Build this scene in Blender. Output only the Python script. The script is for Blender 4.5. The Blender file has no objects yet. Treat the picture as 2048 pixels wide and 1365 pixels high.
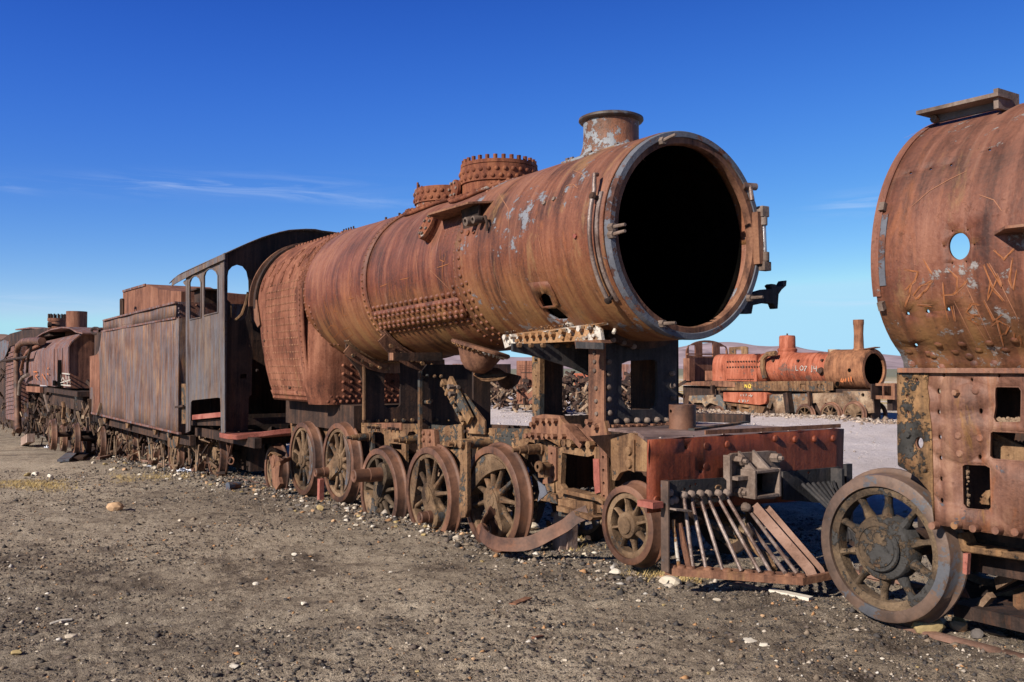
import bpy, bmesh, math, random
import numpy as np
from mathutils import Vector, Matrix
from mathutils.geometry import delaunay_2d_cdt, tessellate_polygon
R_ = random.Random(7)
PI = math.pi
scene = bpy.context.scene
COL = scene.collection
# ---------------------------------------------------------------- camera
FOC = 1845.0; CAMZ = 1.7; PITCH = math.atan(54.5/FOC); YAWL = math.atan(1219/FOC)
F0 = Vector((-math.cos(YAWL), math.sin(YAWL), 0)); RT = Vector((F0.y, -F0.x, 0)); U0 = Vector((0, 0, 1))
FW = math.cos(PITCH)*F0 + math.sin(PITCH)*U0; UP = -math.sin(PITCH)*F0 + math.cos(PITCH)*U0
CP = Vector((0, 0, CAMZ))
cam_data = bpy.data.cameras.new('camera'); cam = bpy.data.objects.new('camera', cam_data); COL.objects.link(cam)
cam.matrix_world = Matrix.Translation(CP) @ Matrix((RT, UP, -FW)).transposed().to_4x4()
cam_data.sensor_width = 36; cam_data.lens = 36*FOC/2048; cam_data.clip_start = .05; cam_data.clip_end = 30000
scene.camera = cam
# ---------------------------------------------------------------- sky, sun, exposure
SUN_TRAVEL = Vector((-.17, 1.0, -.58)).normalized()
sun_elev = math.asin(-SUN_TRAVEL.z); sun_rot = math.atan2(-SUN_TRAVEL.x, -SUN_TRAVEL.y)
W = bpy.data.worlds.new('World'); scene.world = W; W.use_nodes = True
nt = W.node_tree; nt.nodes.clear()
wo = nt.nodes.new('ShaderNodeOutputWorld'); bg = nt.nodes.new('ShaderNodeBackground')
sky = nt.nodes.new('ShaderNodeTexSky'); sky.sky_type = 'NISHITA'; sky.sun_disc = False
sky.sun_elevation = sun_elev; sky.sun_rotation = sun_rot; sky.altitude = 3000; sky.air_density = 1.0; sky.dust_density = .1; sky.ozone_density = 2.5
hs = nt.nodes.new('ShaderNodeHueSaturation'); hs.inputs['Saturation'].default_value = 1.0; hs.inputs['Value'].default_value = 1.0
gm = nt.nodes.new('ShaderNodeGamma'); gm.inputs['Gamma'].default_value = 1.0
spr = nt.nodes.new('ShaderNodeSeparateColor'); cmb = nt.nodes.new('ShaderNodeCombineColor'); hs0 = nt.nodes.new('ShaderNodeHueSaturation'); hs0.inputs['Saturation'].default_value = 1.25; nt.links.new(sky.outputs[0], hs0.inputs['Color']); nt.links.new(hs0.outputs[0], spr.inputs[0])
SKS = .085   # slide-film response of the sky: steeper red and green, flatter blue
for i, (ex, cf_) in enumerate(((1.27, 2.35), (1.16, 1.68), (.48, 1.14))):
    m0 = nt.nodes.new('ShaderNodeMath'); m0.operation = 'MULTIPLY'; m0.inputs[1].default_value = SKS; nt.links.new(spr.outputs[i], m0.inputs[0])
    m1 = nt.nodes.new('ShaderNodeMath'); m1.operation = 'POWER'; m1.inputs[1].default_value = ex; nt.links.new(m0.outputs[0], m1.inputs[0])
    m2 = nt.nodes.new('ShaderNodeMath'); m2.operation = 'MULTIPLY'; m2.inputs[1].default_value = cf_/SKS; nt.links.new(m1.outputs[0], m2.inputs[0]); 
    m3 = nt.nodes.new('ShaderNodeMath'); m3.operation = 'MINIMUM'; m3.inputs[1].default_value = (.42, .74, .96)[i]/SKS; nt.links.new(m2.outputs[0], m3.inputs[0]); nt.links.new(m3.outputs[0], cmb.inputs[i])
nt.links.new(cmb.outputs[0], gm.inputs[0]); nt.links.new(gm.outputs[0], hs.inputs['Color'])
# thin cirrus, fixed to the sky directions
tc = nt.nodes.new('ShaderNodeTexCoord')
def wm(op, a, b=None, c=None):
    n = nt.nodes.new('ShaderNodeMath'); n.operation = op
    for i, v in enumerate((a, b, c)):
        if v is None: continue
        if isinstance(v, (int, float)): n.inputs[i].default_value = v
        else: nt.links.new(v, n.inputs[i])
    return n.outputs[0]
sx = nt.nodes.new('ShaderNodeSeparateXYZ'); nt.links.new(tc.outputs['Generated'], sx.inputs[0])
az = wm('ARCTAN2', sx.outputs[1], sx.outputs[0]); el = wm('ARCSINE', sx.outputs[2])
cx = nt.nodes.new('ShaderNodeCombineXYZ'); nt.links.new(wm('MULTIPLY', az, 5.0), cx.inputs[0])
nt.links.new(wm('MULTIPLY', el, 60.0), cx.inputs[1])
cn = nt.nodes.new('ShaderNodeTexNoise'); cn.inputs['Scale'].default_value = 1.6; cn.inputs['Detail'].default_value = 7; cn.inputs['Roughness'].default_value = .62; cn.inputs['Distortion'].default_value = .9
nt.links.new(cx.outputs[0], cn.inputs['Vector'])
cr = nt.nodes.new('ShaderNodeMapRange'); cr.inputs[1].default_value = .42; cr.inputs[2].default_value = .75; nt.links.new(cn.outputs[0], cr.inputs[0])
def sky_dir(px, py):
    d = (FW*FOC + RT*(px-1024) + UP*(682.5-py)).normalized(); return math.atan2(d.y, d.x), math.asin(d.z)
mask = None
for (px, py, wa, we, tilt, amp) in ((430, 372, .115, .010, .05, 1.0), (650, 395, .10, .006, -.06, .8), (70, 603, .05, .006, 0, 1.0), (1705, 412, .035, .012, .1, .9), (1690, 604, .045, .004, -.02, 1.2), (20, 372, .02, .005, -.1, .7), (180, 612, .04, .006, 0, .5)):
    a0, e0 = sky_dir(px, py)
    da = wm('SUBTRACT', az, a0); de = wm('ADD', wm('SUBTRACT', el, e0), wm('MULTIPLY', da, tilt))
    q = wm('ADD', wm('POWER', wm('ABSOLUTE', wm('DIVIDE', da, wa)), 2.0), wm('POWER', wm('ABSOLUTE', wm('DIVIDE', de, we)), 2.0))
    g = wm('MULTIPLY', wm('EXPONENT', wm('MULTIPLY', q, -1.0)), amp)
    mask = g if mask is None else wm('ADD', mask, g)
cf = wm('MULTIPLY', wm('MULTIPLY', cr.outputs[0], mask), .40)
# sky deepens towards the zenith, pushed darker to cut fill light in shadows
zf = nt.nodes.new('ShaderNodeMapRange'); zf.interpolation_type = 'SMOOTHSTEP'; nt.links.new(el, zf.inputs[0]); zf.inputs[1].default_value = .22; zf.inputs[2].default_value = .85; zf.inputs[3].default_value = 1.0; zf.inputs[4].default_value = .07
zm = nt.nodes.new('ShaderNodeVectorMath'); zm.operation = 'SCALE'; nt.links.new(hs.outputs[0], zm.inputs[0]); nt.links.new(zf.outputs[0], zm.inputs['Scale'])
cm = nt.nodes.new('ShaderNodeMix'); cm.data_type = 'RGBA'; cm.clamp_factor = True
nt.links.new(cf, cm.inputs[0]); nt.links.new(zm.outputs[0], cm.inputs[6]); cm.inputs[7].default_value = (8.0, 9.2, 11.5, 1)
nt.links.new(cm.outputs[2], bg.inputs[0]); bg.inputs[1].default_value = SKS/1.32
nt.links.new(bg.outputs[0], wo.inputs[0])
sd = bpy.data.lights.new('sun', 'SUN'); sd.energy = 5.0; sd.angle = math.radians(.5); sd.color = (1.0, .93, .82)
sun = bpy.data.objects.new('sun', sd); COL.objects.link(sun); sun.location = (10, -30, 30); sun.rotation_euler = SUN_TRAVEL.to_track_quat('-Z', 'Y').to_euler()
scene.view_settings.view_transform = 'Standard'; scene.view_settings.look = 'None'; scene.view_settings.gamma = 1; scene.view_settings.exposure = .4
scene.view_settings.use_curve_mapping = False
scene.cycles.max_bounces = 4; scene.cycles.diffuse_bounces = 2; scene.cycles.glossy_bounces = 2

# ---------------------------------------------------------------- unprojection helpers (measured points of the place)
def ray(x, y): return FW*FOC + RT*(x-1024) + UP*(682.5-y)
def pY(x, y, Y): d = ray(x, y); return CP + d*(Y/d.y)
def pX(x, y, X): d = ray(x, y); return CP + d*(X/d.x)
def pZ(x, y, Z): d = ray(x, y); return CP + d*((Z-CAMZ)/d.z)
YC = 5.1
def pC(x, y, zc, R, far=False):
    """pixel -> (X, phi) on a cylinder along X at (YC, zc)"""
    d = ray(x, y); a = d.y*d.y + d.z*d.z; oy, oz = -YC, CAMZ-zc
    b = 2*(d.y*oy + d.z*oz); c = oy*oy + oz*oz - R*R; q = max(0, b*b-4*a*c)
    t = (-b + (1 if far else -1)*math.sqrt(q))/(2*a); p = CP + d*t
    return (p.x, math.atan2((p.z-zc), -(p.y-YC)))
def cyl(X, ph, zc, R): return Vector((X, YC - R*math.cos(ph), zc + R*math.sin(ph)))

# ---------------------------------------------------------------- materials
def M(name):
    m = bpy.data.materials.new(name); m.use_nodes = True; n = m.node_tree; n.nodes.clear()
    return m, n
class NB:
    def __init__(s, name):
        s.m, s.t = M(name); s.out = s.t.nodes.new('ShaderNodeOutputMaterial'); s.b = s.t.nodes.new('ShaderNodeBsdfPrincipled')
        s.t.links.new(s.b.outputs[0], s.out.inputs[0]); s.g = s.t.nodes.new('ShaderNodeNewGeometry')
    def L(s, a, b): s.t.links.new(a, b)
    def map(s, sc, off=0):
        n = s.t.nodes.new('ShaderNodeMapping'); n.inputs['Scale'].default_value = sc; n.inputs['Location'].default_value = (off, off*.7, off*1.3)
        s.L(s.g.outputs['Position'], n.inputs[0]); return n.outputs[0]
    def noise(s, v, sc, det=6, ro=.6, dist=0):
        n = s.t.nodes.new('ShaderNodeTexNoise'); n.inputs['Scale'].default_value = sc; n.inputs['Detail'].default_value = det; n.inputs['Roughness'].default_value = ro; n.inputs['Distortion'].default_value = dist
        s.L(v, n.inputs['Vector']); return n.outputs[0]
    def vor(s, v, sc, f='F1'):
        n = s.t.nodes.new('ShaderNodeTexVoronoi'); n.inputs['Scale'].default_value = sc; n.feature = f; s.L(v, n.inputs['Vector']); return n
    def math(s, op, a, b=None, c=None, cl=False):
        n = s.t.nodes.new('ShaderNodeMath'); n.operation = op; n.use_clamp = cl
        for i, v in enumerate((a, b, c)):
            if v is None: continue
            if isinstance(v, (int, float)): n.inputs[i].default_value = v
            else: s.L(v, n.inputs[i])
        return n.outputs[0]
    def rng(s, v, a, b, c=0, d=1):
        n = s.t.nodes.new('ShaderNodeMapRange'); n.clamp = True
        for i, x in enumerate((a, b, c, d)): n.inputs[i+1].default_value = x
        s.L(v, n.inputs[0]); return n.outputs[0]
    def mix(s, f, a, b, mode='MIX'):
        n = s.t.nodes.new('ShaderNodeMix'); n.data_type = 'RGBA'; n.blend_type = mode; n.clamp_factor = True
        if isinstance(f, (int, float)): n.inputs[0].default_value = f
        else: s.L(f, n.inputs[0])
        for i, v in ((6, a), (7, b)):
            if isinstance(v, tuple): n.inputs[i].default_value = (*v, 1)
            else: s.L(v, n.inputs[i])
        return n.outputs[2]
    def ramp(s, v, stops):
        n = s.t.nodes.new('ShaderNodeValToRGB'); e = n.color_ramp.elements
        while len(e) < len(stops): e.new(.5)
        for k, (p, c) in enumerate(stops): e[k].position = p; e[k].color = (*c, 1)
        s.L(v, n.inputs[0]); return n.outputs[0]
    def bump(s, h, st, dist, prev=None):
        n = s.t.nodes.new('ShaderNodeBump'); n.inputs['Strength'].default_value = st; n.inputs['Distance'].default_value = dist; s.L(h, n.inputs['Height'])
        if prev is not None: s.L(prev, n.inputs['Normal'])
        return n.outputs[0]

def rust(name, dark=(.070, .024, .015), mid=(.205, .060, .030), light=(.33, .125, .062), streak='Z', orange=.25, ochre=0.0, paint=None, pamt=.5, pstreak=False, psc=2.6, fine=1.0, bump=.55, rough=.82, off=0.0, grime=.35, base=None, spec=.25, metallic=0.0, ocol=(.35, .195, .085), dust=0.0):
    kk = .72; sc3 = lambda c: tuple(x*kk for x in c)
    dark, mid, light, ocol = sc3(dark), sc3(mid), sc3(light), sc3(ocol)
    if paint: paint = sc3(paint)
    n = NB(name)
    P = n.map((1, 1, 1), off)
    S = n.map({'Z': (9, 9, .55), 'C': (9, .8, .8), 'N': (2.3, 2.3, 2.3)}[streak], off+3)
    S2 = n.map({'Z': (34, 34, 1.3), 'C': (30, 2.4, 2.4), 'N': (6, 6, 6)}[streak], off+5)
    a = n.noise(P, 1.7, 8, .62, .4); b = n.noise(S, 1.0, 6, .62, .35); c = n.noise(S2, 1.0, 4, .6, .2); f = n.noise(P, 46, 4, .7)
    v = n.math('ADD', n.math('ADD', n.math('MULTIPLY', a, .34), n.math('MULTIPLY', b, .36)), n.math('ADD', n.math('MULTIPLY', c, .14), n.math('MULTIPLY', f, .16*fine)))
    lg = n.noise(n.map((1, 1, 1), off+41), .9, 7, .65, .8); v = n.math('ADD', v, n.math('MULTIPLY', n.math('SUBTRACT', lg, .5), .30))
    col = n.ramp(v, [(.385, tuple(x*.8 for x in dark)), (.49, mid), (.60, tuple(x*1.12 for x in light))])
    col = n.mix(n.math('MULTIPLY', n.rng(n.noise(n.map({'Z': (5, 5, 1.0), 'C': (5, 1.4, 1.4), 'N': (3, 3, 3)}[streak], off+11), 1.4, 8, .7, .5), .56, .70), orange), col, (.36, .115, .032))
    if dust:
        sp_ = n.t.nodes.new('ShaderNodeSeparateXYZ'); n.L(n.g.outputs['Normal'], sp_.inputs[0])
        df = n.math('MULTIPLY', n.rng(sp_.outputs[2], -.1, .9), n.rng(b, .35, .65, .3, 1.0)); col = n.mix(n.math('MULTIPLY', df, dust), col, (.25, .145, .115))
        fs = n.rng(n.noise(n.map((26, 1.6, 1.6), off+31), 1.0, 5, .6, .5), .60, .72); col = n.mix(n.math('MULTIPLY', fs, dust*.8), col, (.30, .17, .12))
        lw = n.rng(sp_.outputs[2], -.15, -.75); col = n.mix(n.math('MULTIPLY', lw, n.rng(b, .40, .60, .2, .9)), col, (.26, .135, .050))
    # pitting / speckle
    pit = n.rng(n.noise(P, 21, 8, .75), .60, .68); col = n.mix(n.math('MULTIPLY', pit, grime), col, (.045, .026, .020))
    if ochre:
        oc = n.rng(n.noise(n.map({'Z': (4, 4, .9), 'C': (4, 1.2, 1.2), 'N': (2, 2, 2)}[streak], off+17), 1.3, 9, .72, .5), .62-.2*ochre, .74-.2*ochre)
        col = n.mix(n.math('MULTIPLY', oc, .8), col, ocol)
    dk = n.rng(n.noise(n.map({'Z': (7, 7, 1.2), 'C': (7, 1.5, 1.5), 'N': (4, 4, 4)}[streak], off+51), 1.0, 9, .75, .4), .55, .66); col = n.mix(n.math('MULTIPLY', dk, .55), col, tuple(x*.75 for x in dark))
    hgt = n.math('ADD', n.math('MULTIPLY', n.noise(P, 6, 8, .7, .3), .9), n.math('ADD', n.math('MULTIPLY', f, .28), n.math('MULTIPLY', pit, -.25)))
    if paint:
        pv = n.noise(n.map((5.5, 5.5, .7), off+23), 1.5, 14, .72, .25) if pstreak else n.math('ADD', n.math('MULTIPLY', n.noise(P, psc*2.2, 14, .75, .25), .55), n.math('MULTIPLY', n.noise(P, psc*.45, 4, .6, .2), .45))
        pm = n.rng(pv, .605-.19*pamt, .62-.19*pamt) if not pstreak else n.rng(pv, .58-.22*pamt, .72-.22*pamt)
        pc = n.mix(n.rng(n.noise(P, 7, 6, .7), .35, .65), paint, tuple(x*1.35+.01 for x in paint))
        pc = n.mix(n.math('MULTIPLY', f, .35), pc, tuple(x*.35 for x in paint))
        col = n.mix(pm, col, pc); hgt = n.math('ADD', hgt, n.math('MULTIPLY', pm, .35))
    n.L(col, n.b.inputs['Base Color']); n.b.inputs['Roughness'].default_value = rough; n.b.inputs['Specular IOR Level'].default_value = spec; n.b.inputs['Metallic'].default_value = metallic
    n.L(n.bump(hgt, bump, .02), n.b.inputs['Normal'])
    return n.m

MT = {}
GREY = (.24, .245, .275); BLUE = (.115, .135, .185)
MT['boiler'] = rust('boiler_rust', streak='C', orange=.42, off=1, dust=.5, rough=.58, spec=.38, dark=(.060, .020, .012), mid=(.200, .054, .026))
MT['smokebox'] = rust('smokebox_rust', streak='C', orange=.6, paint=GREY, pamt=.22, psc=3.6, off=4, dust=.45, rough=.6, spec=.38, dark=(.060, .020, .012), mid=(.215, .066, .030), ochre=.3)
MT['firebox'] = rust('firebox_rust', streak='Z', orange=.15, mid=(.225, .078, .044), light=(.37, .155, .092), off=9, ochre=.1)
MT['dome'] = rust('dome_rust', streak='Z', mid=(.195, .060, .032), orange=.3, off=12, paint=(.34, .29, .26), pamt=.12, psc=6)
MT['chimney'] = rust('chimney_paint', streak='Z', paint=(.30, .31, .33), pamt=.52, psc=7.0, off=31, dark=(.06, .03, .02), mid=(.18, .08, .045), orange=.5, ochre=.45, rough=.6, spec=.4)
MT['ring'] = rust('ring_paint', streak='N', dark=(.07, .03, .025), mid=(.16, .07, .05), paint=(.145, .15, .18), pamt=.74, psc=3.4, off=14, orange=.1)
MT['ringband'] = rust('ringband_paint', streak='C', dark=(.07, .035, .03), mid=(.15, .08, .06), paint=(.11, .125, .165), pamt=.6, psc=5, off=15, orange=.2, ochre=.2)
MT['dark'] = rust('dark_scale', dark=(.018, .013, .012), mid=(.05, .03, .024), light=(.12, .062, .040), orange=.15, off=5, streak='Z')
MT['black_paint'] = rust('old_black_paint', dark=(.022, .02, .022), mid=(.05, .047, .05), light=(.10, .085, .08), orange=.05, off=25, streak='Z')
MT['soot_and_shade'] = rust('soot_and_shade', dark=(.002, .002, .002), mid=(.004, .0035, .003), light=(.008, .006, .005), orange=0, off=6, grime=0, spec=.02, rough=1)  # soot of the linings, and painted shade inside holes and slots
MT['frame'] = rust('frame_dusty', streak='Z', dark=(.065, .034, .022), mid=(.205, .108, .056), light=(.38, .225, .120), ochre=.35, orange=.25, paint=(.068, .065, .060), pamt=.34, psc=4.2, off=18, bump=.8, grime=.6)
MT['plate_brown'] = rust('plate_brown', streak='Z', dark=(.085, .04, .03), mid=(.25, .115, .070), light=(.38, .19, .11), ochre=.2, orange=.2, off=19)
MT['wheel'] = rust('wheel_cast', streak='N', dark=(.06, .035, .022), mid=(.19, .115, .066), light=(.33, .215, .13), ochre=.3, orange=.2, off=21, bump=.9, paint=(.09, .086, .085), pamt=.25, psc=6, ocol=(.29, .18, .095))
MT['tyre'] = rust('tyre_steel', streak='N', dark=(.065, .032, .024), mid=(.205, .095, .058), light=(.33, .165, .105), orange=.25, off=22, fine=.5, rough=.62, spec=.35, bump=.25)
MT['tyre_grey'] = rust('tyre_grey', streak='N', dark=(.08, .055, .045), mid=(.20, .125, .092), light=(.30, .19, .13), orange=.1, off=26, fine=.5, rough=.55, spec=.4, bump=.25, paint=(.11, .11, .125), pamt=.3, psc=5)
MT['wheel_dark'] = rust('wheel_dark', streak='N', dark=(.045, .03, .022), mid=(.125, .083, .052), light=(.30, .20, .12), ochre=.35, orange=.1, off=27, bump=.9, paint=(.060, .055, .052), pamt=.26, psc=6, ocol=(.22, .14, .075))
MT['beam'] = rust('beam_red', streak='Z', dark=(.085, .020, .012), mid=(.23, .048, .021), light=(.34, .085, .038), orange=.35, off=28, grime=.7, rough=.62, spec=.35, bump=.5, paint=(.05, .04, .04), pamt=.10)
MT['deck'] = rust('deck_plate', streak='N', dark=(.10, .06, .055), mid=(.27, .175, .155), light=(.38, .28, .26), orange=.1, off=29, paint=(.22, .22, .26), pamt=.35)
MT['panel'] = rust('tender_panel', streak='Z', dark=(.06, .030, .025), mid=(.19, .092, .06), light=(.36, .21, .125), orange=.55, ochre=.2, paint=(.155, .132, .145), pamt=.56, pstreak=True, off=33, ocol=(.38, .28, .15), rough=.7, spec=.3)
MT['cab'] = rust('cab_panel', streak='Z', dark=(.07, .042, .035), mid=(.16, .10, .078), light=(.25, .175, .125), orange=.2, ochre=.25, paint=(.15, .135, .145), pamt=.64, pstreak=True, off=35, ocol=(.31, .25, .16), rough=.7)
MT['brown'] = rust('brown_panel', streak='Z', dark=(.11, .045, .03), mid=(.26, .108, .066), light=(.36, .17, .105), orange=.15, off=37)
MT['tank_brown'] = rust('tank_brown', streak='Z', dark=(.12, .05, .04), mid=(.21, .09, .065), light=(.33, .16, .11), orange=.25, off=39, paint=(.20, .19, .23), pamt=.45, pstreak=True)
MT['angle'] = rust('salt_angle', streak='N', dark=(.25, .11, .05), mid=(.46, .24, .11), light=(.58, .36, .21), orange=.4, off=41, paint=(.70, .62, .54), pamt=.55, psc=3.0, bump=1)
MT['pale_metal'] = rust('worn_bar', streak='N', dark=(.08, .045, .035), mid=(.20, .125, .10), light=(.44, .35, .31), orange=.1, off=43, rough=.45, spec=.5, metallic=.25)
MT['steel'] = rust('bright_steel', streak='N', dark=(.3, .25, .23), mid=(.5, .45, .43), light=(.65, .62, .62), orange=.05, off=44, rough=.35, spec=.5, metallic=.6)
MT['coupling'] = rust('coupling_iron', streak='N', dark=(.09, .06, .05), mid=(.21, .15, .12), light=(.34, .26, .22), orange=.1, off=45)
MT['pink'] = rust('faded_red', streak='N', dark=(.25, .07, .05), mid=(.40, .125, .095), light=(.50, .22, .17), orange=.2, off=46)
MT['red_boiler'] = rust('faded_orange_red', streak='C', dark=(.24, .060, .034), mid=(.45, .125, .066), light=(.55, .19, .115), orange=.2, off=47, grime=.5, rough=.75, paint=(.20, .10, .075), pamt=.28, psc=1.8)
MT['red_smoke'] = rust('smokebox_small', streak='Z', dark=(.10, .045, .025), mid=(.27, .115, .06), light=(.42, .19, .095), orange=.3, off=48)
MT['r_smokebox'] = rust('smokebox_right', streak='C', orange=.30, paint=(.33, .29, .275), pamt=.16, psc=3.6, off=52, dust=.35, rough=.6, spec=.38, dark=(.075, .027, .018), mid=(.205, .068, .038), light=(.30, .12, .07), ochre=.12)
MT['r_plate'] = rust('plate_right', streak='Z', orange=.65, off=54, dark=(.10, .045, .032), mid=(.255, .115, .075), light=(.36, .19, .12), ochre=.25, paint=(.11, .11, .13), pamt=.12, bump=.5, rough=.6, spec=.35, ocol=(.40, .20, .05))
MT['r_edge'] = rust('plate_right_edge', streak='Z', orange=.4, off=55, dark=(.06, .035, .025), mid=(.20, .11, .055), light=(.40, .22, .10), ochre=.25, paint=(.055, .05, .046), pamt=.24, psc=6, bump=1.0)
MT['bgframe'] = rust('dusty_frame_far', streak='N', dark=(.06, .035, .022), mid=(.25, .155, .10), light=(.47, .34, .23), ochre=.2, orange=.25, off=56, ocol=(.42, .31, .20), paint=(.14, .14, .14), pamt=.28, psc=2)
MT['wood'] = rust('weathered_wood', streak='Z', dark=(.2, .11, .08), mid=(.42, .28, .22), light=(.58, .44, .38), orange=0, off=58, grime=.5)
MT['rail'] = rust('rail_steel', streak='N', dark=(.10, .055, .04), mid=(.26, .145, .105), light=(.36, .22, .17), orange=.15, off=60)
def flat(name, col, rough=.8, nz=.25, sc=20):
    n = NB(name); v = n.noise(n.map((1, 1, 1)), sc, 6, .65)
    n.L(n.mix(v, tuple(c*(1-nz) for c in col), tuple(min(1, c*(1+nz)) for c in col)), n.b.inputs['Base Color']); n.b.inputs['Roughness'].default_value = rough; n.b.inputs['Specular IOR Level'].default_value = .2
    n.L(n.bump(v, .5, .01), n.b.inputs['Normal']); return n.m
MT['scratch'] = flat('scratch_orange', (.31, .112, .043)); MT['scratch_dim'] = flat('scratch_dim', (.33, .15, .085)); MT['chalk'] = flat('white_chalk', (.42, .38, .34)); MT['yellow'] = flat('yellow_paint', (.75, .52, .08)); MT['orange_paint'] = flat('orange_paint', (.45, .14, .05))
MT['stone'] = flat('pale_stone', (.50, .42, .33), nz=.5, sc=14); MT['stone_o'] = flat('orange_stone', (.46, .29, .17), nz=.6, sc=9); MT['stone_y'] = flat('ochre_stone', (.34, .25, .12), nz=.6, sc=14); MT['stone_w'] = flat('white_stone', (.62, .55, .46), nz=.35); MT['stone_d'] = flat('dark_stone', (.13, .11, .10), nz=.5, sc=18)
MT['plastic'] = flat('white_plastic', (.75, .76, .82), .5, .1); MT['straw'] = flat('straw', (.50, .36, .16), nz=.35, sc=5)
MT['hill'] = None
# ---------------------------------------------------------------- mesh building
WL = {}
def node(name, me, mat, parent=None, **props):
    """link a mesh (vertices in world metres) as one object, origin at its middle"""
    n = len(me.vertices)
    if n:
        co = np.empty(n*3, np.float32); me.vertices.foreach_get('co', co); co = co.reshape(-1, 3)
        c = (co.min(0)+co.max(0))/2; co -= c; me.vertices.foreach_set('co', co.ravel()); c = Vector([float(x) for x in c])
    else: c = Vector()
    o = bpy.data.objects.new(name, me); COL.objects.link(o)
    if mat is not None: me.materials.append(MT[mat] if isinstance(mat, str) else mat)
    if parent is not None: o.parent = parent; o.location = c - WL[parent.name]
    else: o.location = c
    WL[o.name] = c
    for k, v in props.items(): o[k] = v
    return o
def thing(name, label, cat, loc=(0, 0, 0), group=None):
    o = bpy.data.objects.new(name, None); COL.objects.link(o); o.location = loc; o.empty_display_size = .3
    o['label'] = label; o['category'] = cat
    if group: o['group'] = group
    WL[o.name] = Vector(loc); return o
def basis(d):
    d = d.normalized(); a = Vector((0, 0, 1)) if abs(d.z) < .9 else Vector((1, 0, 0))
    u = d.cross(a).normalized(); return u, u.cross(d).normalized()
class MB:
    def __init__(s): s.v = []; s.f = []; s.dd = False
    def add(s, vs, fs): k = len(s.v); s.v += [tuple(v) for v in vs]; s.f += [tuple(i+k for i in f) for f in fs]; return s
    def box(s, a, b):
        x0, y0, z0 = a; x1, y1, z1 = b
        return s.add([(x0,y0,z0),(x1,y0,z0),(x1,y1,z0),(x0,y1,z0),(x0,y0,z1),(x1,y0,z1),(x1,y1,z1),(x0,y1,z1)], [(3,2,1,0),(4,5,6,7),(0,1,5,4),(1,2,6,5),(2,3,7,6),(3,0,4,7)])
    def bar(s, a, b, w, h, up=None):
        a = Vector(a); b = Vector(b); d = (b-a).normalized()
        if up is None: u, v = basis(d)
        else: u = d.cross(Vector(up)).normalized(); v = u.cross(d).normalized()
        u = u*w/2; v = v*h/2
        return s.add([p+i*u+j*v for p in (a, b) for i, j in ((-1,-1),(1,-1),(1,1),(-1,1))], [(3,2,1,0),(4,5,6,7),(0,1,5,4),(1,2,6,5),(2,3,7,6),(3,0,4,7)])
    def cyl(s, a, b, r1, r2=None, n=12, cap=True):
        a = Vector(a); b = Vector(b); r2 = r1 if r2 is None else r2; u, v = basis(b-a)
        vs = [p+r*(math.cos(2*PI*k/n)*u+math.sin(2*PI*k/n)*v) for p, r in ((a, r1), (b, r2)) for k in range(n)]
        fs = [(k, k+n, (k+1) % n+n, (k+1) % n) for k in range(n)]
        if cap: fs += [tuple(range(n)), tuple(range(2*n-1, n-1, -1))]
        return s.add(vs, fs)
    def lathe(s, prof, c, ax, n=32, a0=0, a1=2*PI, closed=None):
        """prof = [(radius, distance along ax)]"""
        c = Vector(c); ax = Vector(ax).normalized(); u, v = basis(ax); s.dd = s.dd or any(p[0] == 0 for p in prof); full = abs(a1-a0-2*PI) < 1e-6; m = n if full else n+1
        vs = [c+ax*h+r*(math.cos(a0+(a1-a0)*k/n)*u+math.sin(a0+(a1-a0)*k/n)*v) for r, h in prof for k in range(m)]
        fs = []
        for i in range(len(prof)-1):
            for k in range(n):
                k2 = (k+1) % m; fs.append((i*m+k, (i+1)*m+k, (i+1)*m+k2, i*m+k2))
        if closed: 
            i = len(prof)-1
            for k in range(n): fs.append((i*m+k, k, (k+1) % m, i*m+(k+1) % m))
        return s.add(vs, fs)
    def tube(s, pts, r, n=8, cap=True):
        pts = [Vector(p) for p in pts]; L = len(pts); u = None; vs = []
        for i, p in enumerate(pts):
            d = (pts[min(i+1, L-1)]-pts[max(i-1, 0)]).normalized()
            if u is None: u, v = basis(d)
            else: u = (u-d*u.dot(d)).normalized(); v = u.cross(d).normalized()
            rr = r[i] if isinstance(r, (list, tuple)) else r
            vs += [p+rr*(math.cos(2*PI*k/n)*u+math.sin(2*PI*k/n)*v) for k in range(n)]
        fs = [(i*n+k, (i+1)*n+k, (i+1)*n+(k+1) % n, i*n+(k+1) % n) for i in range(L-1) for k in range(n)]
        if cap: fs += [tuple(range(n)), tuple(range(L*n-1, (L-1)*n-1, -1))]
        return s.add(vs, fs)
    def strip(s, pts, w, t, up):
        """flat bar following pts; w across (along up), t thick"""
        pts = [Vector(p) for p in pts]; up = Vector(up); L = len(pts); vs = []
        for i, p in enumerate(pts):
            d = (pts[min(i+1, L-1)]-pts[max(i-1, 0)]).normalized(); nn = d.cross(up).normalized(); uu = nn.cross(d).normalized()
            vs += [p+nn*a*t/2+uu*b*w/2 for a, b in ((-1,-1),(1,-1),(1,1),(-1,1))]
        fs = [(i*4+k, i*4+(k+1) % 4, i*4+4+(k+1) % 4, i*4+4+k) for i in range(L-1) for k in range(4)] + [(3,2,1,0), tuple(L*4-4+k for k in range(4))]
        return s.add(vs, fs)
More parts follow.
